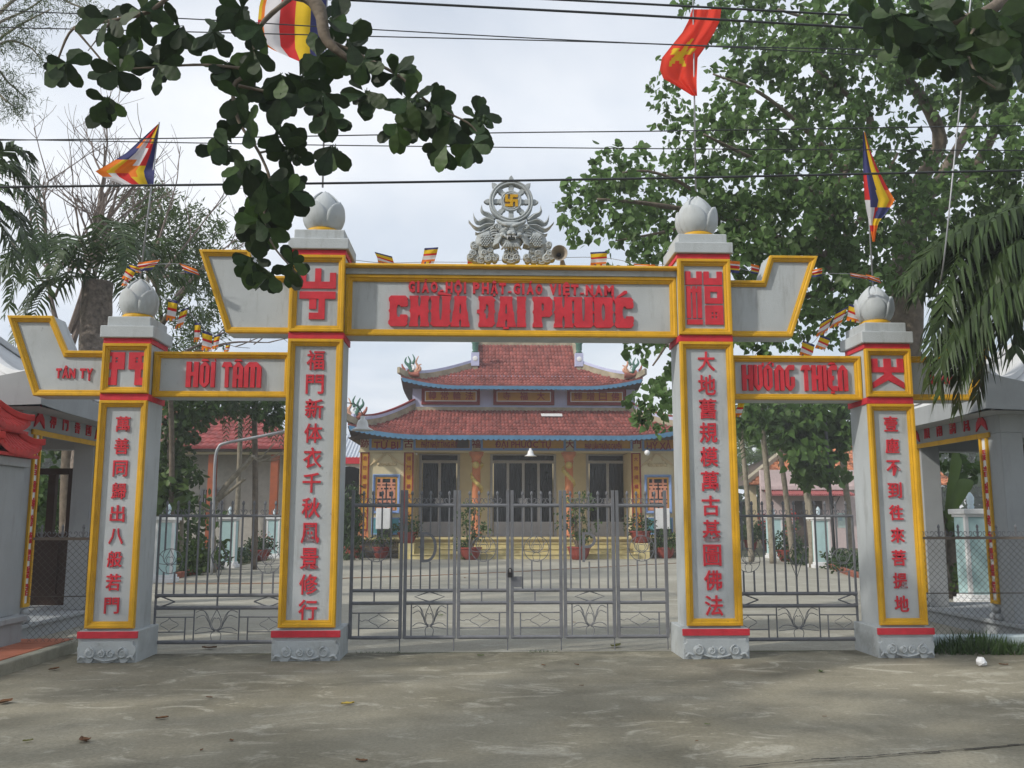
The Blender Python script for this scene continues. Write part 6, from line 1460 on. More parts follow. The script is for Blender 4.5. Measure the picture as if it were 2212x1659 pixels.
def leafcloud(C_, A_, size, tpl, N_=None, rs=rng):
    C_ = np.asarray(C_); A_ = np.asarray(A_); n = len(C_); A_ = A_/np.linalg.norm(A_, axis=1, keepdims=True)
    N_ = rs.normal(size=(n, 3)) if N_ is None else N_
    B_ = np.cross(A_, N_); B_ /= np.linalg.norm(B_, axis=1, keepdims=True) + 1e-9; N2 = np.cross(B_, A_)
    sz = np.broadcast_to(np.asarray(size), (n,))[:, None, None]
    T, F = tpl; V = C_[:, None, :] + sz*(T[None, :, 0:1]*B_[:, None, :] + T[None, :, 1:2]*A_[:, None, :] + T[None, :, 2:3]*N2[:, None, :])
    Fi = np.array(F)[None, :, :] + (np.arange(n)*len(T))[:, None, None]
    return V.reshape(-1, 3), Fi.reshape(-1, 3)
def spray(c, rad, ntwig, per, size, droop=.5, squash=.8, shell=.4, tl_=.22):
    """leaf twigs spread through an ellipsoid; returns centres and axes"""
    d = rng.normal(size=(ntwig, 3)); d /= np.linalg.norm(d, axis=1, keepdims=True); r = rng.uniform(shell, 1, ntwig)**.6
    o = np.array(c) + d*r[:, None]*np.array([rad, rad, rad*squash])
    cs, as_ = [], []
    tw = d + rng.normal(size=d.shape)*.5 + np.array([0, 0, -.1]); tw /= np.linalg.norm(tw, axis=1, keepdims=True)
    for k in range(per):
        f = (k + rng.uniform(0, 1, ntwig))/per
        cs.append(o + tw*(f*tl_)[:, None] + rng.normal(size=o.shape)*.03*size/.1); a = tw*.5 + rng.normal(size=o.shape)*.7 + np.array([0, 0, -droop]); as_.append(a)
    return np.concatenate(cs), np.concatenate(as_)
def foliage(name, parent, blobs, size, tpl, m, droop=.5, squash=.8, per=7, dens=1.0, jit=.25, kind="stuff", shell=.3, tl_=.22):
    CS, AS = [], []
    for c, rad, n in blobs:
        a, b = spray(c, rad, max(2, int(n*dens)), per, size, droop, squash, shell, tl_); CS.append(a); AS.append(b)
    C_ = np.concatenate(CS); A_ = np.concatenate(AS); V, F = leafcloud(C_, A_, size*rng.uniform(1-jit, 1+jit, len(C_)), tpl)
    return fast(name, V, F, m, parent, kind=kind)
def pot(u, v, w, h, label, round_=True, taper=.62, z0=0.0, Y=None):
    p = G(u, v, z0) if Y is None else P(u, v, Y); root = thing("potted_plant", label, "plant", (p.x, p.y, z0), "potted plants in the court")
    CL = mat("red_clay_pot", (.26, .055, .04), .6, var=.15, scale=5, dirt=.35) if "red_clay_pot" not in MATS else MATS["red_clay_pot"]
    r = w/2; q = MB(); q.lathe([(r*taper*.85, 0), (r*taper, .02), (r*.82, h*.35), (r*.95, h*.75), (r*.96, h*.86), (r*1.06, h*.88), (r*1.06, h), (r*.9, h), (r*.85, h*.85), (.01, h*.84)], (p.x, p.y, z0), 20); q.build("pot", CL, root, smooth=False)
    return root, Vector((p.x, p.y, z0 + h*.85)), r
def PB(u, v, Y, ru): p = P(u, v, Y); return (tuple(p), ru*Y/FPX)
def bonsai(root, base, pads, size=.11):
    Y = base.y
    top = [P(u, v, Y) for u, v, r in pads]
    for k, p in enumerate(top):
        q = MB(); m1 = base.lerp(p, .45) + Vector((random.uniform(-.1, .1), .03, 0)); q.tube(cr([base + Vector((random.uniform(-.06, .06), 0, -.02)), m1, p], 5), [.045*(1-.06*i) for i in range(11)], 6); q.build("stem", BARK, root, smooth=True)
    foliage("crown", root, [(tuple(p + Vector((0, random.uniform(-.1, .1), 0))), r*Y/FPX, 16) for p, (u, v, r) in zip(top, pads)], size, T_OV, LF, .35, .75, 6, 1.0)
r1_, b1_, _ = pot(1016, 1209, .78, .44, ""[:0] + "tiered bonsai in a red bowl before the steps, near the letter D"); bonsai(r1_, b1_, [(1028, 1092, 20), (1006, 1118, 20), (1024, 1140, 22), (1040, 1152, 14), (994, 1172, 14), (1003, 1190, 10)])
r1_, b1_, _ = pot(1251, 1209, .82, .46, "tall bonsai in a red tapered pot behind the letter P"); bonsai(r1_, b1_, [(1243, 1076, 22), (1262, 1084, 18), (1240, 1104, 18), (1218, 1124, 14), (1277, 1130, 18), (1248, 1136, 16), (1256, 1160, 10)])
r1_, b1_, _ = pot(824, 1206, .66, .42, "sparse plant in a round red bowl before the stone plinth"); bonsai(r1_, b1_, [(818, 1168, 8), (829, 1160, 8), (834, 1170, 7)], .08)
def bush(root, base, rr, n, m=None, size=.10, h=.6): foliage("crown", root, [((base.x, base.y, base.z + h*.5), rr, n), ((base.x - rr*.4, base.y, base.z + h*.35), rr*.7, n//2), ((base.x + rr*.45, base.y, base.z + h*.35), rr*.7, n//2)], size, T_OV, m or LFD, .2, .7, 6)
r1_, b1_, rr = pot(880, 1166, .70, .40, "round green shrub in a red bowl on the pedestal nearer the D", z0=.56, Y=33.9); bush(r1_, b1_, .42, 40)
r1_, b1_, rr = pot(1384, 1170, .78, .44, "round green shrub in a red bowl on the pedestal nearer the P", z0=.56, Y=33.9); bush(r1_, b1_, .46, 44)
r1_, b1_, rr = pot(764, 1206, .72, .44, "drooping dark conifer in a red pot beside the tall pillar and the D gate"); foliage("crown", r1_, [(tuple(P(757, 1110, 33) + Vector((0, 0, 0))), .35, 50), (tuple(P(757, 1070, 33)), .3, 36), (tuple(P(757, 1150, 33)), .42, 60), (tuple(P(760, 1180, 33)), .38, 40)], .2, T_LANCE, LFD, 1.2, 1.2, 7); q = MB(); q.tube([b1_, P(757, 1075, 33)], .05, 6); q.build("stem", BARK, r1_)
r1_, b1_, rr = pot(1437, 1206, .72, .40, "leafy plant in a red pot beside the pale pillar at the P end"); bush(r1_, b1_, .4, 40, LF)
r1_, b1_, rr = pot(562, 1211, .68, .38, "flowering shrub in a wide red bowl behind the HOI TAM gate"); bush(r1_, b1_, .36, 44); FLW = mat("flower_red", (.62, .05, .03), .6, var=.2, trans=.2); FLP = mat("flower_pink", (.55, .22, .22), .6, var=.2, trans=.2)
foliage("blossom", r1_, [((b1_.x+.12, b1_.y-.1, b1_.z+.38), .26, 12)], .07, T_OV, FLP, -.4, .6, 3)
r1_, b1_, rr = pot(1700, 1213, .66, .40, "dense round shrub in a red bowl next to the orange brick"); bush(r1_, b1_, .44, 60)
r1_, b1_, rr = pot(1660, 1190, .6, .5, "shrub with red blossoms in a brown pot behind the aqua post"); bush(r1_, b1_, .5, 44, LF, .12, 1.2); foliage("blossom", r1_, [((b1_.x, b1_.y-.2, b1_.z+.9), .5, 14)], .12, T_OV, FLW, -.3, .8, 4)
r1_, b1_, rr = pot(1704, 1186, .7, .75, "tall brown pot with red flowers below the dark doorway"); bush(r1_, b1_, .4, 36, LF, .12, 1.0); foliage("blossom", r1_, [((b1_.x+.1, b1_.y-.2, b1_.z+.7), .45, 12)], .12, T_OV, FLW, -.3, .9, 4)
r1_, b1_, rr = pot(1622, 1190, .6, .5, "leafy plant in a brown pot at the foot of the palms"); bush(r1_, b1_, .5, 50, LFL, .14, .9)
q = MB(); p = G(1714, 1213); q.box(p.x-.16, p.x+.16, p.y-.06, p.y+.06, -.01, .14); tag(q.build("brick", mat("orange_brick", (.55, .20, .08), .8, var=.15), None, bevel=.006), "single orange brick lying beside the round shrub", "brick")
# bedding plants
def bed(label, uvs, size, m, n, r, h=.16, cat="plants"):
    blobs = []
    for (u0, v0, u1, v1, k) in uvs:
        for i in range(k):
            t = (i+.5)/k; p = G(lerp(u0, u1, t), lerp(v0, v1, t)); blobs.append(((p.x, p.y + random.uniform(0, .5), h), r, n))
    o = foliage("ground_cover", None, blobs, size, T_OV, m, -.1, .7, 6); tag(o, label, cat, kind="stuff"); return o
bed("low dark bedding plants behind the red brick kerb", [(384, 1247, 478, 1222, 12), (390, 1235, 480, 1214, 10), (498, 1219, 580, 1200, 9)], .10, LFD, 20, .34)
bed("low flowering bedding plants behind the HUONG THIEN gate", [(1790, 1222, 1850, 1242, 8), (1722, 1218, 1760, 1222, 5), (1800, 1218, 1870, 1236, 8)], .10, LFD, 20, .32)
bed("leafy bedding inside the shelter opening by the fronds", [(2060, 1290, 2085, 1296, 4), (2040, 1280, 2090, 1285, 5)], .12, LFL, 18, .35)
# bright young plant beside the closest aqua post
def small_plant(u, v, Y, hu, label, m=LFL, n=26, size=.2, tpl=T_OV):
    b = P(u, v, Y); root = thing("garden_plant", label, "plant", (b.x, b.y, max(b.z, 0)), "garden plants behind the gates"); top = P(u, v - hu, Y)
    q = MB(); q.tube([b, b.lerp(top, .8)], .02, 5); q.build("stem", BARK, root)
    foliage("foliage", root, [(tuple(b.lerp(top, .55)), hu*.32*Y/FPX, n), (tuple(b.lerp(top, .85)), hu*.25*Y/FPX, n//2)], size, tpl, m, -.1, 1.0, 5)
small_plant(428, 1232, 24.5, 55, "bright green young plant beside the closest aqua post"); small_plant(366, 1100, 24.5, 60, "broad bright leaves above the side gate by the grey pillar", LFL, 20, .35); small_plant(475, 1222, 27, 40, "bright tuft at the foot of the pruned tree", LFL, 14, .18)
# grass along the pale kerb, weeds at the gate threshold
def grass(label, x0, x1, y0, y1, n, h, name="grass"):
    xs = rng.uniform(x0, x1, n); ys = rng.uniform(y0, y1, n); C_ = np.stack([xs, ys, np.full(n, -.01)], 1); A_ = np.stack([rng.normal(0, .35, n), rng.normal(0, .35, n), np.ones(n)], 1)
    hh = h*rng.uniform(.4, 1.15, n)*(0.55 + .45*np.sin(xs*3.1)**2); V, F = leafcloud(C_, A_, hh, (np.array([(-.05, 0, 0), (.05, 0, 0), (-.035, .5, .06), (.035, .5, .06), (0, 1, .28)]), [(0, 1, 3), (0, 3, 2), (2, 3, 4)]))
    o = fast(name, V, F, leafmat("grass_blade", (.045, .085, .022), .3) if "grass_blade" not in MATS else MATS["grass_blade"], None); tag(o, label, "grass", kind="stuff")
grass("dark grass growing along the pale kerb beside the end pillar", 4.84, 8.5, 9.95, 10.52, 2600, .24)
grass("tiny weeds in the crack under the iron gates", -1.35, -.85, 10.32, 10.42, 120, .05, "weeds"); grass("tiny weeds at the threshold below the padlock", .55, .9, 10.3, 10.42, 90, .05, "weeds")
# fallen leaves and litter
def fallen(u, v, s_, m, label, z=.004):
    p = G(u, v); w = s_*p.y/FPX; q = MB(); a = random.uniform(0, 6.28); n = 7; vs = []; 
    for i in range(n+1):
        t = i/n; hw = .30*math.sin(PI*min(1, t**.8))*(1-.2*t) + .001
        for k, sx in enumerate((-1, 0, 1)):
            x, y, zz = (t-.5), sx*hw, .10*abs(sx)*random.uniform(.6, 1.3) + .14*(t-.5)**2*1.2 + .01
            vs.append((p.x + w*(x*math.cos(a)-y*math.sin(a)), p.y + w*(x*math.sin(a)+y*math.cos(a)), z + w*zz))
    q.add(vs, [(i*3+k, i*3+k+1, i*3+k+4, i*3+k+3) for i in range(n) for k in range(2)]); tag(q.build("fallen_leaf", m, None, smooth=True), label, "leaf", "leaves fallen on the concrete")
GRN = LFL; YLW = mat("yellow_leaf", (.50, .36, .06), .7, var=.2)
for u, v, s_, m, lab in [(182, 1601, 42, DRY, "large brown curled leaf, the largest lying on the concrete"), (10, 1519, 40, DRY, "brown curled leaf at the edge of the concrete below the terracotta paving"), (350, 1553, 26, DRY, "dark brown leaf on the concrete in front of the HOI TAM gate"), (751, 1522, 28, YLW, "pale yellow leaf on the concrete in front of the letter D leaf"), (781, 1645, 26, DRY, "brown leaf closest to the camera below the yellow one"), (60, 1602, 20, LFY, "olive leaf near the large brown curled leaf"), (435, 1622, 14, DRY, "small brown leaf low on the open concrete"), (452, 1508, 16, DRY, "small brown leaf on the concrete between the two HOI TAM pillars"), (500, 1601, 16, DRY, "small dark leaf between the yellow leaf and the brown leaf group"), (116, 1447, 26, DRY, "brown leaf against the kerb of the terracotta paving"), (452, 1401, 30, DRY, "reddish brown leaf under the HOI TAM gate"), (1038, 1417, 14, GRN, "green leaf in front of the gate threshold"), (845, 1382, 26, DRY, "curled brown leaf leaning under the D gate"), (1528, 1566, 12, GRN, "small green leaf on the open concrete before the tall pillar"), (1246, 1437, 14, DRY, "dark seed-like leaf before the P gate"), (1174, 1438, 12, DRY, "tiny dark leaf before the padlock"), (1773, 1452, 20, GRN, "green leaf in front of the HUONG THIEN gate"), (2168, 1437, 18, DRY, "brown leaf beside the crumpled white paper"), (1331, 1397, 36, LFY, "yellowish leaf pile under the hinge of the P gate"), (1256, 1482, 10, DRY, "tiny brown leaf on open concrete below the P gate"), (1781, 1549, 10, DRY, "tiny dark leaf on open concrete before the end pillars"), (1004, 1249, 9, DRY, "dark leaf on the court beside the brown hose"), (1100, 1300, 9, YLW, "yellow leaf on the court seen through the middle of the gate"), (1505, 1602, 10, DRY, "small dark leaf low on the concrete near the crack"), (1240, 1345, 10, DRY, "brown leaf on the court behind the P gate"), (950, 1330, 14, GRN, "green leaf on the court behind the D gate")]:
    fallen(u, v, s_, m, lab)
p = G(2120, 1438); q = MB(); q.ball((p.x, p.y, .035), (.05, .045, .05), 9, 6); q.v = [(x + random.uniform(-.012, .012), y + random.uniform(-.012, .012), max(0, z + random.uniform(-.012, .012))) for x, y, z in q.v]
tag(q.build("crumpled_paper", WHITE, None), "crumpled white paper lying in front of the grass", "litter")
# ------------------------------------------------------------------ trees
def limb(name, parent, pts, r0, r1, m=BARK, n=8, sub=6):
    c = cr(pts, sub); k = len(c); q = MB(); q.tube(c, [lerp(r0, r1, i/(k-1))*(1 + .06*math.sin(i*2.3)) for i in range(k)], n); return q.build(name, m, parent, smooth=True)
def UV(*l): return [P(*p) for p in l]
# large heart-leaved tree on the right
bodhi = thing("bodhi_tree", "huge heart-leaved tree spreading above the HUONG THIEN board and the right wing"[:0] + "huge heart-leaved tree spreading high behind the HUONG THIEN board", "tree", (8.4, 17.2, 0))
limb("trunk", bodhi, [(8.4, 17.2, -.1), (8.35, 17.2, 2.2), (8.2, 17.1, 4.2), tuple(P(1968, 480, 17))], .48, .30, BARK, 12)
for pts, a, b in [([(1968, 490, 17), (1985, 400, 17), (2030, 300, 16.8), (1975, 190, 16.5), (1900, 120, 16)], .26, .10), ([(1968, 500, 17), (2060, 420, 16.5), (2140, 300, 16), (2200, 120, 15.5)], .2, .08), ([(1972, 470, 17), (2045, 360, 17.5), (2110, 220, 17.5), (2080, 60, 17)], .18, .06),
                  ([(1968, 560, 17), (1880, 590, 16.5), (1770, 560, 15.5), (1800, 440, 15.2), (1825, 370, 15)], .17, .10), ([(1825, 370, 15), (1880, 260, 15), (1830, 205, 14.8), (1760, 150, 14.5)], .10, .04), ([(1770, 560, 15.5), (1690, 520, 15), (1560, 470, 14.5), (1400, 440, 14), (1290, 430, 13.8)], .11, .03),
                  ([(1800, 440, 15.2), (1700, 380, 14.8), (1600, 330, 14.3), (1520, 290, 14)], .08, .025), ([(1880, 590, 16.5), (1740, 640, 15.5), (1600, 660, 14.8), (1480, 700, 14.2), (1410, 790, 14)], .09, .02), ([(1825, 370, 15), (1740, 280, 14.6), (1640, 200, 14.2), (1540, 160, 14)], .07, .02),
                  ([(1560, 470, 14.5), (1480, 400, 14.2), (1400, 370, 14), (1330, 375, 13.8)], .05, .02), ([(1900, 120, 16), (1800, 60, 15.4), (1680, 20, 15)], .08, .03), ([(1560, 470, 14.5), (1440, 500, 14), (1330, 520, 13.8)], .05, .015), ([(1770, 560, 15.5), (1860, 470, 15.5), (1940, 330, 15)], .07, .03)]:
    limb("branch", bodhi, UV(*pts), a*.8, b*.7, BARK)
BL_ = []
def add(u, v, ru, n, y0=13.2, y1=16.5):
    Y = random.uniform(y0, y1); BL_.append((tuple(P(u, v, Y)), ru*Y/FPX, n))
for u, v, r in [(1600, 30, 70), (1690, 45, 85), (1800, 60, 95), (1640, 120, 70), (1740, 140, 90), (1860, 150, 100), (1960, 60, 100), (2060, 40, 100), (2150, 90, 100), (2040, 160, 90), (1555, 50, 40), (1570, 185, 40), (1500, 15, 26), (1440, 150, 18), (1430, 200, 20), (1466, 215, 16),
                (1490, 282, 34), (1520, 262, 26), (1445, 245, 22), (1560, 330, 60), (1640, 300, 65), (1720, 270, 70), (1610, 250, 40), (1800, 280, 80), (1650, 390, 75), (1740, 370, 80), (1560, 400, 50), (1830, 400, 80), (1900, 300, 80), (2140, 200, 90), (2200, 300, 90),
                (1250, 410, 32), (1235, 455, 24), (1290, 385, 34), (1330, 365, 38), (1370, 350, 30), (1310, 440, 48), (1360, 430, 50), (1410, 400, 52), (1450, 440, 55), (1400, 480, 52), (1340, 480, 34), (1255, 490, 20), (1300, 505, 18), (1460, 510, 46), (1420, 540, 36), (1500, 380, 46), (1510, 560, 50), (1345, 530, 20), (1540, 480, 60), (1375, 565, 22), (1330, 570, 16), (1460, 350, 22),
                (1600, 480, 66), (1680, 480, 80), (1760, 470, 80), (1840, 500, 80), (1920, 460, 80), (2000, 400, 80), (2090, 420, 90), (2180, 440, 90), (1600, 560, 60), (1690, 570, 70), (1780, 560, 70), (1880, 570, 70), (1960, 560, 60), (2050, 540, 80), (1660, 640, 60), (1740, 640, 60), (1820, 640, 60), (1700, 715, 46), (1780, 700, 46), (1640, 720, 36),
                (1400, 748, 24), (1440, 752, 26), (1358, 742, 15), (1425, 800, 18), (1432, 855, 26), (1398, 868, 28), (1420, 895, 24), (1372, 880, 16), (1440, 830, 18)]:
    add(u, v, r, max(10, int(r*r*.030)) if r > 45 else max(8, int(r*r*.042)))
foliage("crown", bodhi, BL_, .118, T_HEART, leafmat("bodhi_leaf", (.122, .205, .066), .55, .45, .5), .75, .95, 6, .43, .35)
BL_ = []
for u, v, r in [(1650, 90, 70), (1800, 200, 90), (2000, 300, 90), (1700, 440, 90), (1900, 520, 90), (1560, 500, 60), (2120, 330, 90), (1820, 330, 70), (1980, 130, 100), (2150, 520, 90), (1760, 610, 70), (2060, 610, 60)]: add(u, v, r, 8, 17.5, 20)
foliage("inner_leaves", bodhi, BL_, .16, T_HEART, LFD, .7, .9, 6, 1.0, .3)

# roadside almond trees: one big-leaved branch hangs into view on each side, the crowns roof the street
def almond_leaf(var):
    q = MB(); n = 10
    r_ = random.Random(var); cam_ = r_.uniform(.0, .05); bend = r_.uniform(-.32, .10); asym = r_.uniform(.92, 1.08)
    def f(u, v):
        t = v; w = (.035 + .275*math.sin(PI*min(1, (t**1.15)*.80))*(.45 + .55*t)) if t < .999 else .04
        w *= math.sqrt(max(0.0, 1 - max(0, (t-.50)/.50)**2.6)); s_ = 2*u-1
        w *= 1 + .06*math.sin(t*17 + var)*(abs(s_) > .9)
        return (s_*w*(asym if s_ > 0 else 1), t, cam_*abs(s_)*w*2.2 + bend*t*t + .012*math.sin(t*26)*abs(s_))
    q.grid(f, 6, 14); me = q.mesh("leaf", LFA, smooth=True)
    b = MB(); b.tube([(0, -.10, .0), (0, 0, 0), (0, .5, bend*.25-.006), (0, .98, bend*.96-.006)], [.012, .013, .010, .003], 4)
    base = len(me.vertices); vs = [tuple(v.co) for v in me.vertices] + b.v; fs = [tuple(p.vertices) for p in me.polygons] + [tuple(i + base for i in f_) for f_ in b.f]
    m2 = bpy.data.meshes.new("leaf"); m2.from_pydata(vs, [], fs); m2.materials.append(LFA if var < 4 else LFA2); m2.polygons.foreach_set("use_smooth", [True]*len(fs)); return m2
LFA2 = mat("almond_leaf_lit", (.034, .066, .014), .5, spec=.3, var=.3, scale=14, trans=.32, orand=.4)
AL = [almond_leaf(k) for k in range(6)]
right_ = Vector(_rt); up_ = Vector(_up); fw_ = Vector(_fw)
def leaf_at(root, u, v, ang, length, Y, tilt=None):
    """leaf base seen at (u, v), axis at ang degrees in the view (0 = right, 90 = up), turned out of the view by a random tilt"""
    a = math.radians(ang); el_ = random.uniform(-.8, .8) if tilt is None else tilt
    ax = (right_*math.cos(a) + up_*math.sin(a))*math.cos(el_) + fw_*math.sin(el_); ax.normalize()
    nrm = -fw_*1.0 + right_*random.gauss(0, .4) + up_*random.gauss(-.1, .4); x = ax.cross(nrm).normalized(); z = x.cross(ax).normalized()
    M = Matrix((x, ax, z)).transposed()
    o = bpy.data.objects.new("leaf", random.choice(AL)); C.objects.link(o); o.parent = root
    o.location = P(u, v, Y) - Vector(root.location); o.rotation_euler = M.to_euler(); L_ = length*Y/FPX; o.scale = (L_*random.uniform(.95, 1.2), L_, L_)
    return o
almond = thing("almond_tree", "dark almond tree branch with broad leaves hanging in front of the HOI TAM flag", "tree", (-6.6, 3.2, 0))
limb("trunk", almond, [(-6.6, 3.2, -.1), (-6.5, 3.2, 2.5), (-6.2, 3.4, 4.4), (-5.6, 3.8, 5.8)], .30, .18, BARK, 10)
limb("branch", almond, [(-5.6, 3.8, 5.8), (-3.9, 5.2, 5.75), tuple(P(420, -60, 6.9)), tuple(P(660, -10, 6.8)), tuple(P(705, 85, 6.7)), tuple(P(755, 130, 6.7))], .12, .022)
for pts, r in [([(640, -15), (560, 60), (545, 150), (505, 185), (515, 260), (560, 330), (585, 400), (570, 470), (590, 530), (640, 590)], .018), ([(705, 85), (800, 130), (870, 170), (930, 225), (1010, 265), (1040, 300)], .014), ([(420, -60), (330, 20), (240, 45), (160, 60), (120, 140)], .018), ([(545, 150), (440, 140), (340, 145), (255, 150)], .012), ([(160, 60), (235, 150), (255, 190)], .010), ([(515, 185), (600, 205), (680, 240), (710, 300)], .012), ([(560, 330), (620, 320), (650, 340)], .008), ([(240, 45), (190, 110)], .008)]:
    limb("twig", almond, UV(*[(u, v, 6.75) for u, v in pts]), r*1.1, r*.4, BARK, 6, 5)
# rosettes: (u, v, [(angle, length) ...]) read from the photograph
ROS = [(140, 138, [(172, 62), (220, 72), (75, 58), (300, 60), (20, 55), (255, 55)]), (235, 45, [(110, 55), (150, 60), (60, 60), (215, 72), (300, 66), (250, 60)]), (255, 152, [(250, 62), (225, 70), (300, 50), (20, 60), (100, 60), (175, 55), (330, 60)]),
       (232, 215, [(250, 72), (275, 70), (215, 55), (232, 66), (300, 50), (150, 45)]), (345, 142, [(170, 62), (250, 60), (275, 75), (200, 66), (330, 62), (60, 60), (120, 58), (300, 60), (20, 50)]), (305, 25, [(100, 50), (200, 62), (250, 66), (300, 62), (340, 66), (160, 60), (40, 56), (275, 72)]),
       (285, 80, [(240, 60), (280, 66), (210, 66), (320, 60), (170, 56)]), (385, 60, [(260, 60), (200, 62), (230, 60), (300, 70), (100, 60)]), (465, 68, [(165, 60), (250, 75), (225, 70), (70, 52), (40, 66), (280, 72), (310, 62), (110, 50)]), (520, 20, [(200, 60), (250, 66), (300, 62), (80, 50), (150, 56)]),
       (560, 55, [(280, 60), (220, 62), (250, 58), (190, 56), (150, 50)]), (495, 140, [(220, 70), (255, 75), (280, 62), (190, 56), (320, 60)]), (545, 110, [(315, 60), (290, 66), (250, 70), (200, 60), (270, 55)]), (520, 215, [(150, 60), (200, 60), (110, 62), (235, 62), (60, 60), (280, 56), (20, 62)]),
       (532, 268, [(160, 60), (215, 50), (90, 60), (130, 66), (330, 60), (35, 52), (270, 58)]), (610, 165, [(330, 56), (300, 60), (255, 66), (230, 60), (280, 60)]), (605, 205, [(340, 66), (260, 66), (290, 62), (230, 62), (310, 60), (200, 58), (150, 50)]), (655, 170, [(40, 62), (350, 62), (300, 60), (90, 56), (270, 66)]),
       (715, 45, [(80, 56), (60, 66), (330, 62), (300, 60), (20, 58)]), (690, 120, [(60, 60), (350, 60), (310, 66), (250, 62), (170, 62), (20, 62), (100, 58)]), (700, 200, [(300, 62), (255, 72), (340, 60), (200, 60), (60, 60)]), (715, 245, [(230, 60), (270, 70), (300, 75), (340, 50), (200, 50), (250, 66)]), (720, 320, [(240, 66), (270, 62), (300, 58), (255, 70)]),
       (620, 325, [(60, 62), (20, 66), (330, 62), (280, 60), (100, 52), (200, 52), (350, 56)]), (600, 285, [(120, 52), (60, 50), (350, 55), (200, 52), (260, 60)]), (490, 320, [(170, 66), (210, 60), (250, 60), (120, 50), (300, 62)]), (530, 355, [(215, 62), (250, 72), (280, 76), (310, 62), (180, 60), (330, 66)]), (575, 390, [(230, 70), (260, 74), (290, 66), (330, 70), (200, 62), (20, 56), (350, 62)]),
       (580, 430, [(240, 70), (265, 72), (300, 72), (330, 64), (210, 66), (10, 50), (285, 80)]), (555, 470, [(240, 62), (270, 62), (300, 66), (330, 60), (210, 58), (190, 50)]), (565, 500, [(230, 60), (260, 60), (300, 56), (340, 60), (195, 55)]), (625, 415, [(260, 66), (300, 66), (330, 58), (290, 62), (30, 40), (60, 46)]), (545, 560, [(250, 66), (220, 56), (290, 62), (200, 50), (320, 52)]),
       (578, 592, [(215, 50), (262, 54), (300, 52), (175, 40), (240, 56)]), (630, 572, [(60, 34), (285, 56), (265, 46), (310, 46), (120, 40), (20, 34), (225, 40)]), (755, 90, [(110, 30), (40, 66), (70, 58), (350, 62), (300, 60), (255, 58)]), (790, 130, [(60, 56), (30, 50), (320, 62), (270, 62), (220, 62), (240, 66)]), (855, 160, [(80, 40), (45, 62), (110, 48), (330, 62), (20, 56), (200, 60), (300, 58)]),
       (790, 200, [(230, 66), (260, 72), (290, 66), (200, 60), (320, 62), (180, 56)]), (880, 215, [(100, 56), (60, 58), (20, 62), (240, 66), (210, 62), (270, 68), (330, 60), (290, 62)]), (905, 240, [(250, 66), (225, 66), (275, 62), (320, 60), (190, 56), (300, 60)]), (930, 225, [(45, 52), (80, 46), (20, 60), (300, 60), (340, 62), (260, 60)]), (975, 262, [(150, 58), (170, 52), (230, 62), (110, 52), (260, 66), (320, 54), (200, 60)]),
       (1030, 250, [(80, 40), (140, 36), (55, 44), (300, 68), (330, 50), (265, 60), (220, 58)]), (1020, 312, [(190, 62), (225, 60), (250, 58), (270, 48), (300, 42), (330, 46), (60, 56), (20, 60), (160, 54)]), (960, 318, [(180, 44), (250, 60), (270, 50), (220, 56), (300, 50)]), (860, 270, [(250, 60), (275, 62), (230, 50), (300, 52)])]
cnt = 0
for u, v, ls_ in ROS:
    for a, L_ in ls_:
        if cnt >= 288: break
        leaf_at(almond, u + random.uniform(-5, 5), v + random.uniform(-5, 5), a + random.uniform(-10, 10), L_*1.06, 6.75 + random.uniform(-.30, .30)); cnt += 1
    if u in (345, 620, 880, 720, 1030): q = MB(); c = P(u+12, v+8, 6.6); [q.ball((c.x + random.uniform(-.04, .04), c.y, c.z + random.uniform(-.05, .03)), (.018, .018, .024), 7, 5) for _ in range(5)]; q.build("fruit", LFA, almond, smooth=True)
_c, _a = [], []
for u, v, ls_ in ROS:                          # smaller leaves filling the inside of each rosette
    for k in range(5):
        a = math.radians(random.choice(ls_)[0] + random.uniform(-45, 45)); p = P(u + random.uniform(-12, 12), v + random.uniform(-10, 12), 6.8 + random.uniform(-.15, .45)); _c.append(tuple(p)); _a.append(tuple(right_*math.cos(a) + up_*math.sin(a) + fw_*random.uniform(-.6, .6)))
T_OBO = (np.array([(0, 0, 0), (-.10, .22, .01), (-.22, .50, .02), (-.27, .75, .01), (-.18, .93, 0), (0, 1.0, -.03), (.18, .93, 0), (.27, .75, .01), (.22, .50, .02), (.10, .22, .01), (0, .55, -.03)]), [(10, 0, 1), (10, 1, 2), (10, 2, 3), (10, 3, 4), (10, 4, 5), (10, 5, 6), (10, 6, 7), (10, 7, 8), (10, 8, 9), (10, 9, 0)])
_n = np.array([tuple(-fw_ + right_*random.gauss(0, .35) + up_*random.gauss(0, .35)) for _ in _c]); _V, _F = leafcloud(_c, _a, .17*rng.uniform(.75, 1.25, len(_c)), T_OBO, _n)
fast("inner_leaves", _V, _F, LFA, almond, kind="stuff")
blobs = [((random.uniform(-13.5, -2.2), random.uniform(-3.5, 4.5), random.uniform(5.6, 8.2)), random.uniform(.9, 1.6), 22) for _ in range(36)] + [((random.uniform(-14, -8.5), random.uniform(4.4, 5.6), random.uniform(5.2, 7.4)), random.uniform(.8, 1.2), 18) for _ in range(9)]
foliage("crown", almond, blobs, .27, T_OV, LFA, .15, .6, 5, 1.0)
for e in [(-10, 2, 7), (-4, .5, 7.2), (-7.5, -2, 7.4), (-9.5, 4.5, 6.6)]: limb("branch", almond, [(-5.8, 3.7, 5.5), ((-5.8+e[0])/2, (3.7+e[1])/2, 6.4), e], .12, .04)
alm2 = thing("almond_tree", "dark almond tree branch with broad leaves hanging over the huge heart-leaved tree", "tree", (6.2, 2.2, 0))
limb("trunk", alm2, [(6.2, 2.2, -.1), (6.1, 2.3, 2.5), (5.8, 2.6, 4.5)], .28, .18, BARK, 10)
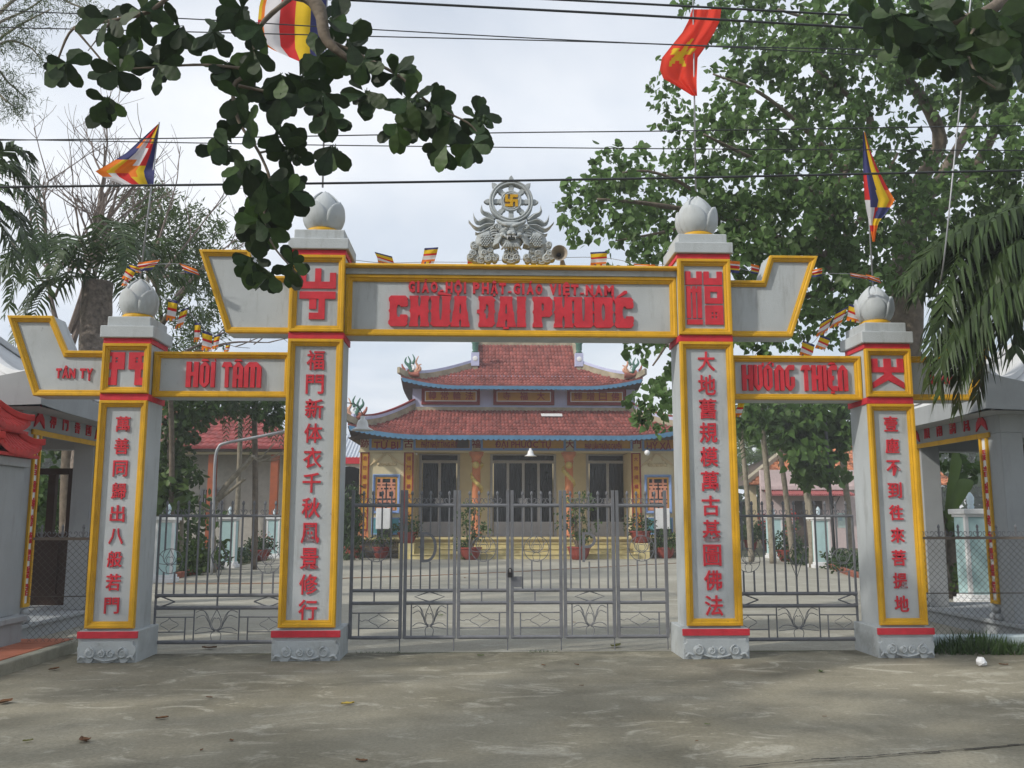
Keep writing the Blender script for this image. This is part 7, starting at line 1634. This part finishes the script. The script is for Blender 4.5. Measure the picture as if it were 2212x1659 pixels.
limb("branch", alm2, [(5.8, 2.6, 4.5), (5.0, 4.4, 5.2), tuple(P(2240, -40, 6.6)), tuple(P(2120, 30, 6.5)), tuple(P(1960, 60, 6.5))], .11, .02)
limb("twig", alm2, UV((2120, 30, 6.5), (2090, 100, 6.4), (2110, 160, 6.3), (2150, 190, 6.2)), .014, .006, BARK, 6)
cnt = 0
for u, v, base_, k in [(1880, 20, 230, 6), (1935, 35, 240, 7), (1990, 25, 260, 7), (1905, 60, 250, 5), (1960, 80, 240, 6), (2030, 60, 270, 8), (2090, 40, 250, 7), (2150, 30, 280, 7), (2200, 40, 260, 6), (2040, 110, 250, 7), (1990, 105, 240, 5), (2095, 120, 270, 8), (2150, 100, 280, 7), (2205, 110, 270, 6), (2130, 160, 260, 6), (2180, 150, 280, 6), (2060, 70, 200, 5), (2210, 70, 230, 5), (2110, 80, 240, 6), (2170, 60, 250, 6), (2010, 50, 230, 6)]:
    for j in range(k): leaf_at(alm2, u + random.uniform(-8, 8), v + random.uniform(-8, 8), base_ + (j/(k-1)-.5)*210 + random.uniform(-14, 14), random.uniform(60, 88), 6.4 + random.uniform(-.4, .4))
blobs = [((random.uniform(3.2, 9.5), random.uniform(-3, 4.2), random.uniform(5.4, 7.6)), random.uniform(.9, 1.4), 20) for _ in range(16)]
foliage("crown", alm2, blobs, .27, T_OV, LFA, .15, .6, 5, 1.0)

# palms
def frond(parent, pts, leaf_len, n=34, m=LFP, droop=1.0, w=.028, r=.014):
    c = cr(pts, 10); k = len(c); V_, F_ = [], []; q = MB(); q.tube(c, [r*(1-.8*i/(k-1)) for i in range(k)], 5)
    for i in range(n):
        t = .10 + .90*i/(n-1); x = t*(k-1); j = min(int(x), k-2); p = c[j].lerp(c[j+1], x-j); T = (c[j+1]-c[j]).normalized()
        side = T.cross(Vector((0, 0, 1)));
        if side.length < .05: side = Vector((1, 0, 0))
        side.normalize(); nrm = side.cross(T)
        for s_ in (-1, 1):
            L_ = leaf_len*(1 - .55*max(0, t-.55)/.45)*(.75 + .5*math.sin(PI*min(t*1.4, 1))*.5)*random.uniform(.85, 1.1)
            d = (side*s_*(.85) + T*random.uniform(.35, .75) + nrm*random.uniform(.0, .35)).normalized(); p1 = p + d*L_*.5 + Vector((0, 0, -.10*L_*droop)); p2 = p + d*L_*.85 + Vector((0, 0, -.55*L_*droop*random.uniform(.8, 1.3)))
            ws = T*w*random.uniform(.8, 1.2); q.add([p - ws*.5, p + ws*.5, p1 + ws, p1 - ws, p2], [(0, 1, 2, 3), (3, 2, 4)])
    return q.build("frond", m, parent)
def palm(label, base, top, r0, r1, fr, leaf_len, bark=BARKP, group=None, n=34, m=LFP, droop=1.0, w=.028, name="palm_tree"):
    root = thing(name, label, "palm", tuple(base), group)
    c = [Vector(base).lerp(Vector(top), t) + Vector((math.sin(t*3)*.05, 0, 0)) for t in np.linspace(0, 1, 22)]
    q = MB(); q.tube(c, [lerp(r0, r1, i/21)*(1 + .05*(i % 2)) for i in range(22)], 10); q.build("trunk", bark, root, smooth=True)
    for f in fr: frond(root, f, leaf_len, n, m, droop, w)
    return root
def rad_fronds(top, n, L_, up=.5, drop=.6, a0=0.0):
    o = []
    for k in range(n):
        a = a0 + 2*PI*k/n + random.uniform(-.25, .25); h = Vector((math.cos(a), math.sin(a), 0)); l = L_*random.uniform(.8, 1.1); e = random.uniform(.2, 1.0)
        o.append([Vector(top), Vector(top) + h*l*.45 + Vector((0, 0, l*up*e)), Vector(top) + h*l*.85 + Vector((0, 0, l*(up*e*.8 - .12))), Vector(top) + h*l*1.05 + Vector((0, 0, l*(up*e - drop)))])
    return o
# right foreground areca, its fronds fall over the right wing
top = P(2330, 470, 9.3)
palm("areca palm whose fronds hang over the wing board at the shelter by the grass", (top.x+.15, 9.2, 0), top, .09, .07,
     [UV((2330, 470, 9.3), (2220, 440, 9.2), (2110, 500, 9.1), (2040, 640, 9.0), (2055, 800, 9.0)), UV((2330, 470, 9.3), (2200, 470, 9.2), (2060, 505, 9.2), (1950, 600, 9.15)), UV((2330, 470, 9.3), (2210, 530, 9.1), (2120, 620, 9.0), (2075, 760, 8.95), (2070, 880, 8.95)), UV((2330, 470, 9.3), (2230, 460, 9.5), (2120, 480, 9.6), (2010, 530, 9.7), (1955, 620, 9.7)), UV((2330, 470, 9.3), (2230, 500, 9.0), (2150, 560, 8.9), (2130, 660, 8.85)), UV((2330, 470, 9.3), (2180, 500, 9.4), (2040, 560, 9.5), (1975, 640, 9.5)), UV((2330, 470, 9.3), (2240, 560, 9.2), (2190, 660, 9.2), (2195, 760, 9.2)), UV((2330, 470, 9.3), (2200, 520, 9.6), (2080, 590, 9.7), (2010, 700, 9.7)), UV((2330, 470, 9.3), (2220, 540, 9.5), (2130, 590, 9.5), (2085, 680, 9.4)), UV((2330, 470, 9.3), (2160, 470, 9.8), (2020, 520, 9.9), (1945, 620, 9.9)), UV((2330, 470, 9.3), (2230, 430, 9.8), (2150, 470, 9.9), (2080, 570, 9.9)), UV((2330, 470, 9.3), (2200, 580, 8.9), (2120, 680, 8.8), (2080, 820, 8.8)), UV((2330, 470, 9.3), (2260, 520, 8.8), (2200, 600, 8.7), (2160, 700, 8.7)), UV((2330, 470, 9.3), (2200, 545, 9.3), (2095, 610, 9.2), (2020, 720, 9.15), (2005, 830, 9.15)), UV((2330, 470, 9.3), (2200, 560, 9.0), (2100, 660, 8.95), (2040, 760, 8.9), (2030, 850, 8.9)), UV((2330, 470, 9.3), (2210, 600, 9.1), (2140, 720, 9.1), (2110, 860, 9.1))], .58, BARKP, None, 52, LFP, 1.3, .034)
t2 = P(210, 610, 16)
palm("shaggy palm with a thick rough trunk above the tiled roof beside the wing board", (t2.x, 16, 0), t2, .27, .25, rad_fronds(t2, 8, 2.0, .55, .55) + [UV((210, 600, 16), (120, 540, 15.8), (60, 570, 15.6), (10, 680, 15.4)), UV((210, 600, 16), (140, 600, 15.5), (70, 640, 15.2), (30, 740, 15)), UV((210, 600, 16), (270, 520, 15.8), (320, 540, 15.6), (345, 620, 15.5))], .62, mat("rough_palm_trunk", (.21, .175, .15), .95, var=.5, scale=14, dirt=.5, bump=1.0, bscale=18), None, 40, LFP, .8, .03)
t3 = P(-60, 400, 13)
palm("palm at the picture edge with arching fronds above the shelter roof", (t3.x, 13, 0), t3, .14, .11, [UV((-60, 400, 13), (0, 330, 13), (50, 330, 13), (85, 420, 13)), UV((-60, 400, 13), (10, 400, 12.8), (70, 440, 12.7), (95, 560, 12.6)), UV((-60, 400, 13), (-10, 440, 13), (40, 470, 13), (60, 560, 13)), UV((-60, 400, 13), (-20, 360, 13.5), (20, 360, 13.8), (60, 400, 14)), UV((-60, 400, 13), (0, 480, 13), (30, 560, 13), (20, 660, 13)), UV((-60, 420, 13), (20, 450, 12.9), (60, 520, 12.8), (62, 620, 12.8))], .48, BARKP, None, 40, LFP, .8, .03)
# areca palms in the court
for u, vb, ut, vt, Y, r, lab in [(506, 1200, 519, 870, 29, .085, "slim palm with a green neck in front of the tiled hall roof"), (550, 1196, 547, 845, 27, .09, "dark slim palm between the tiled hall and the tall pillar"), (369, 1225, 362, 800, 25, .10, "dark palm trunk beside the grey HOI TAM pillar"), (392, 1225, 385, 820, 26.5, .055, "pale thin palm trunk with a climbing vine near the HOI TAM pillar")]:
    b, t_ = P(u, vb, Y), P(ut, vt, Y); b.z = 0
    pr = palm(lab, b, t_, r, r*.8, rad_fronds(t_, 9, 1.9, .4, .9), .55, BARKP if r in (.085, .055) else BARK, "palms in the court", 30, LFP, 1.2, .03)
for u, vb, ut, vt, Y, r, lab in [(1622, 1180, 1596, 900, 31, .095, "leaning palm trunk closest to the tall pillar in the HUONG THIEN opening"), (1669, 1190, 1641, 880, 30, .11, "leaning palm with a pale speckled trunk, second from the tall pillar"), (1713, 1195, 1670, 880, 30, .095, "leaning palm that crosses the pink parapet, third from the tall pillar"), (1756, 1195, 1716, 880, 29.5, .095, "leaning palm before the dark doorway, fourth from the tall pillar"), (1842, 1180, 1803, 880, 29, .105, "leaning palm against the end pillar in the HUONG THIEN opening")]:
    b, t_ = P(u, vb, Y), P(ut, vt, Y); b.z = 0
    palm(lab, b, t_, r, r*.75, rad_fronds(t_, 8, 1.9, .5, .9), .6, BARKP, "leaning palms in the court", 30, LFP, 1.2, .03)
t_ = P(1560, 960, 52); palm("distant coconut palm with arching fronds behind the leaning palms", (t_.x, 52, 0), t_, .2, .15, rad_fronds(t_, 11, 4.0, .4, .8), 1.0, BARKP, None, 40, LFL, .9, .05)
t_ = P(1640, 1000, 55); palm("second distant coconut palm lower behind the old orange roof", (t_.x, 55, 0), t_, .2, .15, rad_fronds(t_, 10, 3.8, .4, .8), 1.0, BARKP, None, 40, LFL, .9, .05)
# thin dark pole and bent pipe
q = MB(); q.tube(UV((1782, 900, 27), (1803, 1200, 27)), .05, 8); tag(q.build("thin_pole", mat("dark_pole", (.08, .08, .085), .6), None, smooth=True), "thin dark pole between the leaning palms before the pink house", "pole")
q = MB(); q.tube(cr([P(457, 1240, 20), P(460, 1150, 20), P(463, 1030, 20), P(466, 985, 20), P(472, 967, 20), P(484, 958, 20), P(545, 946, 20), P(640, 927, 20)], 5), .032, 8); tag(q.build("bent_pipe", STEEL, None, smooth=True), "bent grey pipe rising and leaning over in front of the tiled hall", "pipe")
# leafy tree behind the lotus of the HOI TAM pillar, and neighbours
def tree(name, label, base, limbs, blobs, size, tpl, m, bark=BARK, droop=.3, per=6, dens=1.0, squash=.9, group=None):
    root = thing(name, label, "tree", tuple(base), group)
    for i, (pts, a, b) in enumerate(limbs): limb("trunk" if i == 0 else "branch", root, pts, a, b, bark)
    if blobs: foliage("crown", root, [(tuple(P(u, v, Y)), r*Y/FPX, n) for u, v, Y, r, n in blobs], size, tpl, m, droop, squash, per, dens)
    return root
b0 = P(372, 1190, 24.5); b0.z = 0
tree("leafy_tree", "small-leaved green tree standing behind the flagpole of the HOI TAM pillar", b0, [([b0, P(370, 900, 24), P(350, 700, 22), P(330, 560, 20.5)], .08, .045), (UV((350, 700, 20.5), (420, 600, 20.5), (470, 540, 20.5)), .07, .02), (UV((340, 620, 20.5), (290, 540, 20.5), (260, 500, 20.5)), .06, .02), (UV((330, 560, 20.5), (350, 470, 20.5), (340, 430, 20.5)), .06, .02)],
     [(u, v, random.uniform(19.5, 22), r, max(8, int(r*r*.026))) for u, v, r in [(300, 430, 34), (330, 450, 50), (280, 490, 40), (360, 490, 55), (320, 530, 60), (390, 540, 60), (250, 540, 34), (440, 480, 36), (470, 520, 40), (420, 580, 60), (350, 600, 60), (480, 580, 40), (410, 650, 60), (380, 710, 50), (440, 710, 44), (270, 580, 36), (500, 620, 30), (400, 460, 30), (190, 545, 24), (220, 560, 24), (345, 415, 20)]], .15, T_LANCE, leafmat("small_leaf", (.080, .125, .036), .38, .4, .4), BARK, .1, 7, 1.25)
b1 = P(330, 1190, 26); b1.z = 0
tree("leafy_tree", "dark bushy tree filling the gap beside the tiled hall roof", b1, [([b1, P(335, 1050, 26), P(360, 930, 26)], .18, .08)],
     [(u, v, random.uniform(24.5, 27), r, int(r*r*.030)+8) for u, v, r in [(380, 880, 44), (430, 870, 40), (480, 872, 30), (405, 915, 30), (365, 940, 34), (385, 985, 30), (360, 1010, 30), (395, 1030, 26), (385, 1085, 22), (530, 872, 26), (575, 880, 30), (590, 900, 22)]], .20, T_OV, LF, BARK, .3, 6)
b2 = P(462, 1212, 25.5); b2.z = 0
pr_ = thing("pruned_tree", "pruned bare tree with a thick pale leaning limb and thin regrowth before the hall", "tree", tuple(b2))
limb("trunk", pr_, [b2] + UV((458, 1130, 25.5), (464, 1090, 25.5), (492, 1045, 25.5), (535, 1000, 25.5), (548, 985, 25.4)), .10, .06, BARKP); limb("branch", pr_, UV((470, 1082, 25.5), (510, 1050, 25.2), (528, 1035, 25)), .05, .035, BARKP)
limb("branch", pr_, UV((462, 1110, 25.5), (440, 1098, 25.3), (430, 1085, 25.2), (433, 1070, 25.2)), .04, .02, BARKP)
for k in range(9): e = random.uniform(580, 640); v_ = random.uniform(935, 1005); limb("twig", pr_, UV((545, 988, 25.4), (lerp(545, e, .4), lerp(990, v_, .3) + 8, 25.3), (e, v_, 25.1)), .02, .006, BARKP, 5)
# bare tree and its twigs
bare = thing("bare_tree", "leafless grey tree with thin forking branches behind the striped flag", "tree", tuple(P(150, 1120, 18))); bare.location.z = 0
def fork(p, d, L_, r, depth, q):
    pts = [p]; d = d.copy()
    for k in range(5): d = (d + Vector((random.gauss(0, .12), random.gauss(0, .12), random.uniform(0, .10)))).normalized(); pts.append(pts[-1] + d*L_/5)
    q.tube(pts, [r*(1 - .45*i/5) for i in range(6)], 6 if depth > 1 else 4)
    if depth <= 0: return
    for k in range(3 if depth > 1 else 4):
        j = random.randint(2, 5); nd = (d + Vector((random.gauss(0, .55), random.gauss(0, .4), random.gauss(.05, .3)))).normalized(); fork(pts[j], nd, L_*random.uniform(.55, .8), r*.5, depth-1, q)
q = MB(); b = P(150, 1120, 18); b.z = 0
for (u0, v0, u1, v1, r) in [(150, 760, 235, 470, .07), (140, 760, 100, 520, .06), (150, 720, 210, 520, .06), (160, 700, 225, 380, .05)]:
    a, e = P(u0, v0, 18), P(u1, v1, 18 + random.uniform(-.5, .5)); q.tube(cr([a, a.lerp(e, .5) + Vector((random.uniform(-.1, .1), 0, 0)), e], 5), [r*(1 - .05*i) for i in range(11)], 6)
    for t in (.5, .7, .85, 1.0):
        for k in range(2): p = a.lerp(e, t); fork(p, ((e-a).normalized()*.7 + Vector((random.gauss(0, .6), random.gauss(0, .3), .25))).normalized(), random.uniform(.8, 1.5), r*.45, 2, q)
q.build("branch", mat("grey_twig", (.20, .16, .14), .9, var=.2), bare); limb("trunk", bare, [b, P(148, 900, 18), P(148, 740, 18)], .14, .09, BARK)
# bare twigs of a second leafless tree above the blank upper wing
bare2 = thing("bare_tree", "leafless thin tree between the small-leaved tree and the almond leaves", "tree", tuple(P(285, 1120, 19))); bare2.location.z = 0
q = MB()
for (u0, v0, u1, v1) in [(330, 560, 380, 400), (340, 600, 470, 440), (350, 600, 560, 560), (380, 640, 520, 510), (400, 760, 520, 700), (420, 760, 580, 740)]:
    a, e = P(u0, v0, 19), P(u1, v1, 19); q.tube(cr([a, a.lerp(e, .5) + Vector((0, 0, random.uniform(-.1, .15))), e], 5), [.035*(1 - .07*i) for i in range(11)], 5)
    for t in (.55, .8, 1): fork(a.lerp(e, t), ((e-a).normalized()*.8 + Vector((random.gauss(0, .4), random.gauss(0, .3), .3))).normalized(), random.uniform(.6, 1.1), .014, 1, q)
q.build("branch", MATS["grey_twig"], bare2); bb = P(420, 1120, 19); bb.z = 0; bb = P(285, 1120, 19); bb.z = 0; limb("trunk", bare2, [bb, P(290, 900, 19), P(300, 700, 19), P(320, 600, 19), P(330, 560, 19)], .06, .04, BARKP)
# feathery tree in the upper corner
bt = Vector((-9.5, 12.5, 0)); fe = thing("feathery_tree", "feathery fine-leaved tree in the upper corner above the arching palm", "tree", tuple(bt))
limb("trunk", fe, [bt, (-9.3, 12.5, 4), (-8.8, 12.4, 7.0)], .2, .1)
fb = []
for pts in [[(-120, 150), (-20, 60), (60, 20), (130, -30)], [(-120, 180), (-10, 90), (50, 50), (110, 20)], [(-120, 200), (0, 95), (60, 100), (90, 130)], [(-100, 240), (-20, 150), (20, 180), (60, 215)], [(-100, 120), (60, -20), (160, 10), (215, 30)], [(-120, 240), (-30, 190), (10, 215), (30, 230)]]:
    w3 = UV(*[(u, v, 12.3 + random.uniform(-.4, .4)) for u, v in pts]); limb("branch", fe, [(-8.9, 12.4, 6.8)] + w3, .035, .008, BARKP, 5); c = cr(w3, 6)
    for p in c[4:]: fb.append((tuple(p + Vector((0, 0, -.03))), .16, 9))
foliage("crown", fe, fb, .085, (np.array([(-.06, 0, 0), (.06, 0, 0), (0, 1, -.1)]), [(0, 1, 2)]), leafmat("feather_leaf", (.08, .115, .045), .35, .5), .35, .8, 7, 1.0, .3, tl_=.18)
# sapling with big leaves before the pink house
b3 = P(1752, 1190, 27.5); b3.z = 0
tree("leafy_tree", "leafy sapling with hanging clumps in front of the pink parapet", b3, [([b3, P(1750, 1100, 27.5), P(1735, 960, 27.5), P(1720, 890, 27.5)], .09, .04)], [(u, v, random.uniform(26.5, 28), r, int(r*r*.05)+8) for u, v, r in [(1730, 905, 34), (1765, 910, 36), (1790, 890, 34), (1735, 950, 26), (1745, 985, 32), (1720, 990, 18), (1765, 1005, 26), (1735, 1035, 16), (1800, 960, 30), (1815, 925, 30), (1700, 920, 28), (1690, 945, 12), (1650, 890, 30), (1615, 890, 34), (1610, 925, 20), (1790, 1040, 12), (1810, 1020, 14)]], .24, T_HEART, leafmat("sapling_leaf", (.10, .18, .045), .5, .4), BARKP, .7, 6, .55)
# banana-like plant in the shelter opening, trunk behind
bp_ = P(2052, 1262, 17.5); bp_.z = 0; bn = thing("banana_plant", "broad-leaved banana plant seen through the shelter opening by the fronds", "plant", tuple(bp_))
limb("stem", bn, [bp_, P(2050, 1180, 17.5), P(2047, 1110, 17.5)], .16, .12, BARK)
for pts in ([(2047, 1120), (2075, 1060), (2105, 1040)], [(2047, 1130), (2020, 1050), (2010, 1010)], [(2047, 1110), (2070, 990), (2075, 985)], [(2047, 1140), (2085, 1130), (2108, 1150)]):
    c = cr(UV(*[(u, v, 17.3) for u, v in pts]), 8); q = MB(); k = len(c); vs = []
    for i, p in enumerate(c): w = .20*math.sin(PI*(.08 + .9*i/(k-1)))**.7; vs += [p + Vector((-w*.35, .05, w*.8)), p + Vector((0, 0, -.02)), p + Vector((w*.35, .05, -w*.9))]
    q.add(vs, [(i*3+j, i*3+j+1, i*3+j+4, i*3+j+3) for i in range(k-1) for j in range(2)]); q.build("blade", LFL, bn, smooth=True)
foliage("foliage", bn, [(tuple(P(2050, 985, 18)), .3, 16), (tuple(P(2080, 1010, 18)), .25, 12), (tuple(P(2050, 1150, 17.6)), .25, 18)], .22, T_OV, LF, .4, .9, 5)
# foliage behind the shelters and the far line of trees
b4 = Vector((-9.5, 22, 0)); tree("leafy_tree", "bushy tree seen through the brown door frame of the shelter", b4, [([b4, (-9.5, 22, 2), (-9.3, 22, 3.2)], .15, .07)], [(u, v, random.uniform(20, 23), r, int(r*r*.022)+8) for u, v, r in [(140, 960, 30), (190, 970, 34), (120, 1100, 40), (150, 1130, 34), (170, 1040, 34), (110, 1060, 30), (200, 1050, 36), (165, 940, 22), (230, 940, 40), (60, 1060, 40)]], .18, T_OV, LF, BARK, .2, 6)
blobs = []
for k in range(70):
    x = -75 + 150*k/69 + random.uniform(-1, 1); h = random.uniform(3.2, 6.0) + (2.5 if x < -12 or x > 22 else -1.0)
    for z in np.arange(.6, h, 1.2): blobs.append(((x, 72 + random.uniform(-4, 4), z), 1.7, 18))
o = foliage("far_trees", None, blobs, .75, T_OV, LFD, .2, .8, 5); tag(o, "far belt of green trees closing the view behind the temple and halls", "trees", kind="stuff")
blobs = []
for k in range(16):
    x = -15.5 + 6.5*k/15; blobs += [((x, 30 + random.uniform(-1, 1), z), .7, 14) for z in (.4, 1.1, 1.7)]
for k in range(14):
    x = 12.5 + 9*k/13; blobs += [((x, 24 + random.uniform(-1, 1), z), .7, 12) for z in (.4, 1.0)]
o = foliage("undergrowth", None, blobs, .22, T_OV, LF, .1, .8, 6); tag(o, "green undergrowth bordering the court beyond the shelters", "undergrowth", kind="stuff")

# ------------------------------------------------------------------ thin air volume added to lift dark tones, in place of lens glow
hz_ = MB(); hz_.box(-120, 120, -30, 110, -1.1, 16); hz_o = hz_.build("added_haze", None, None, kind="stuff")
hz_o.data.materials.clear(); hm = bpy.data.materials.new("air"); hm.use_nodes = True; ht = hm.node_tree; ht.nodes.clear()
ho = N("ShaderNodeOutputMaterial", ht); hv = N("ShaderNodeVolumePrincipled", ht); hv.inputs["Color"].default_value = (.95, .97, 1.0, 1); hv.inputs["Density"].default_value = .0024
ht.links.new(hv.outputs[0], ho.inputs["Volume"]); hz_o.data.materials.append(hm); hz_o["label"] = "thin added air that pales trees and halls, standing in for lens glow"
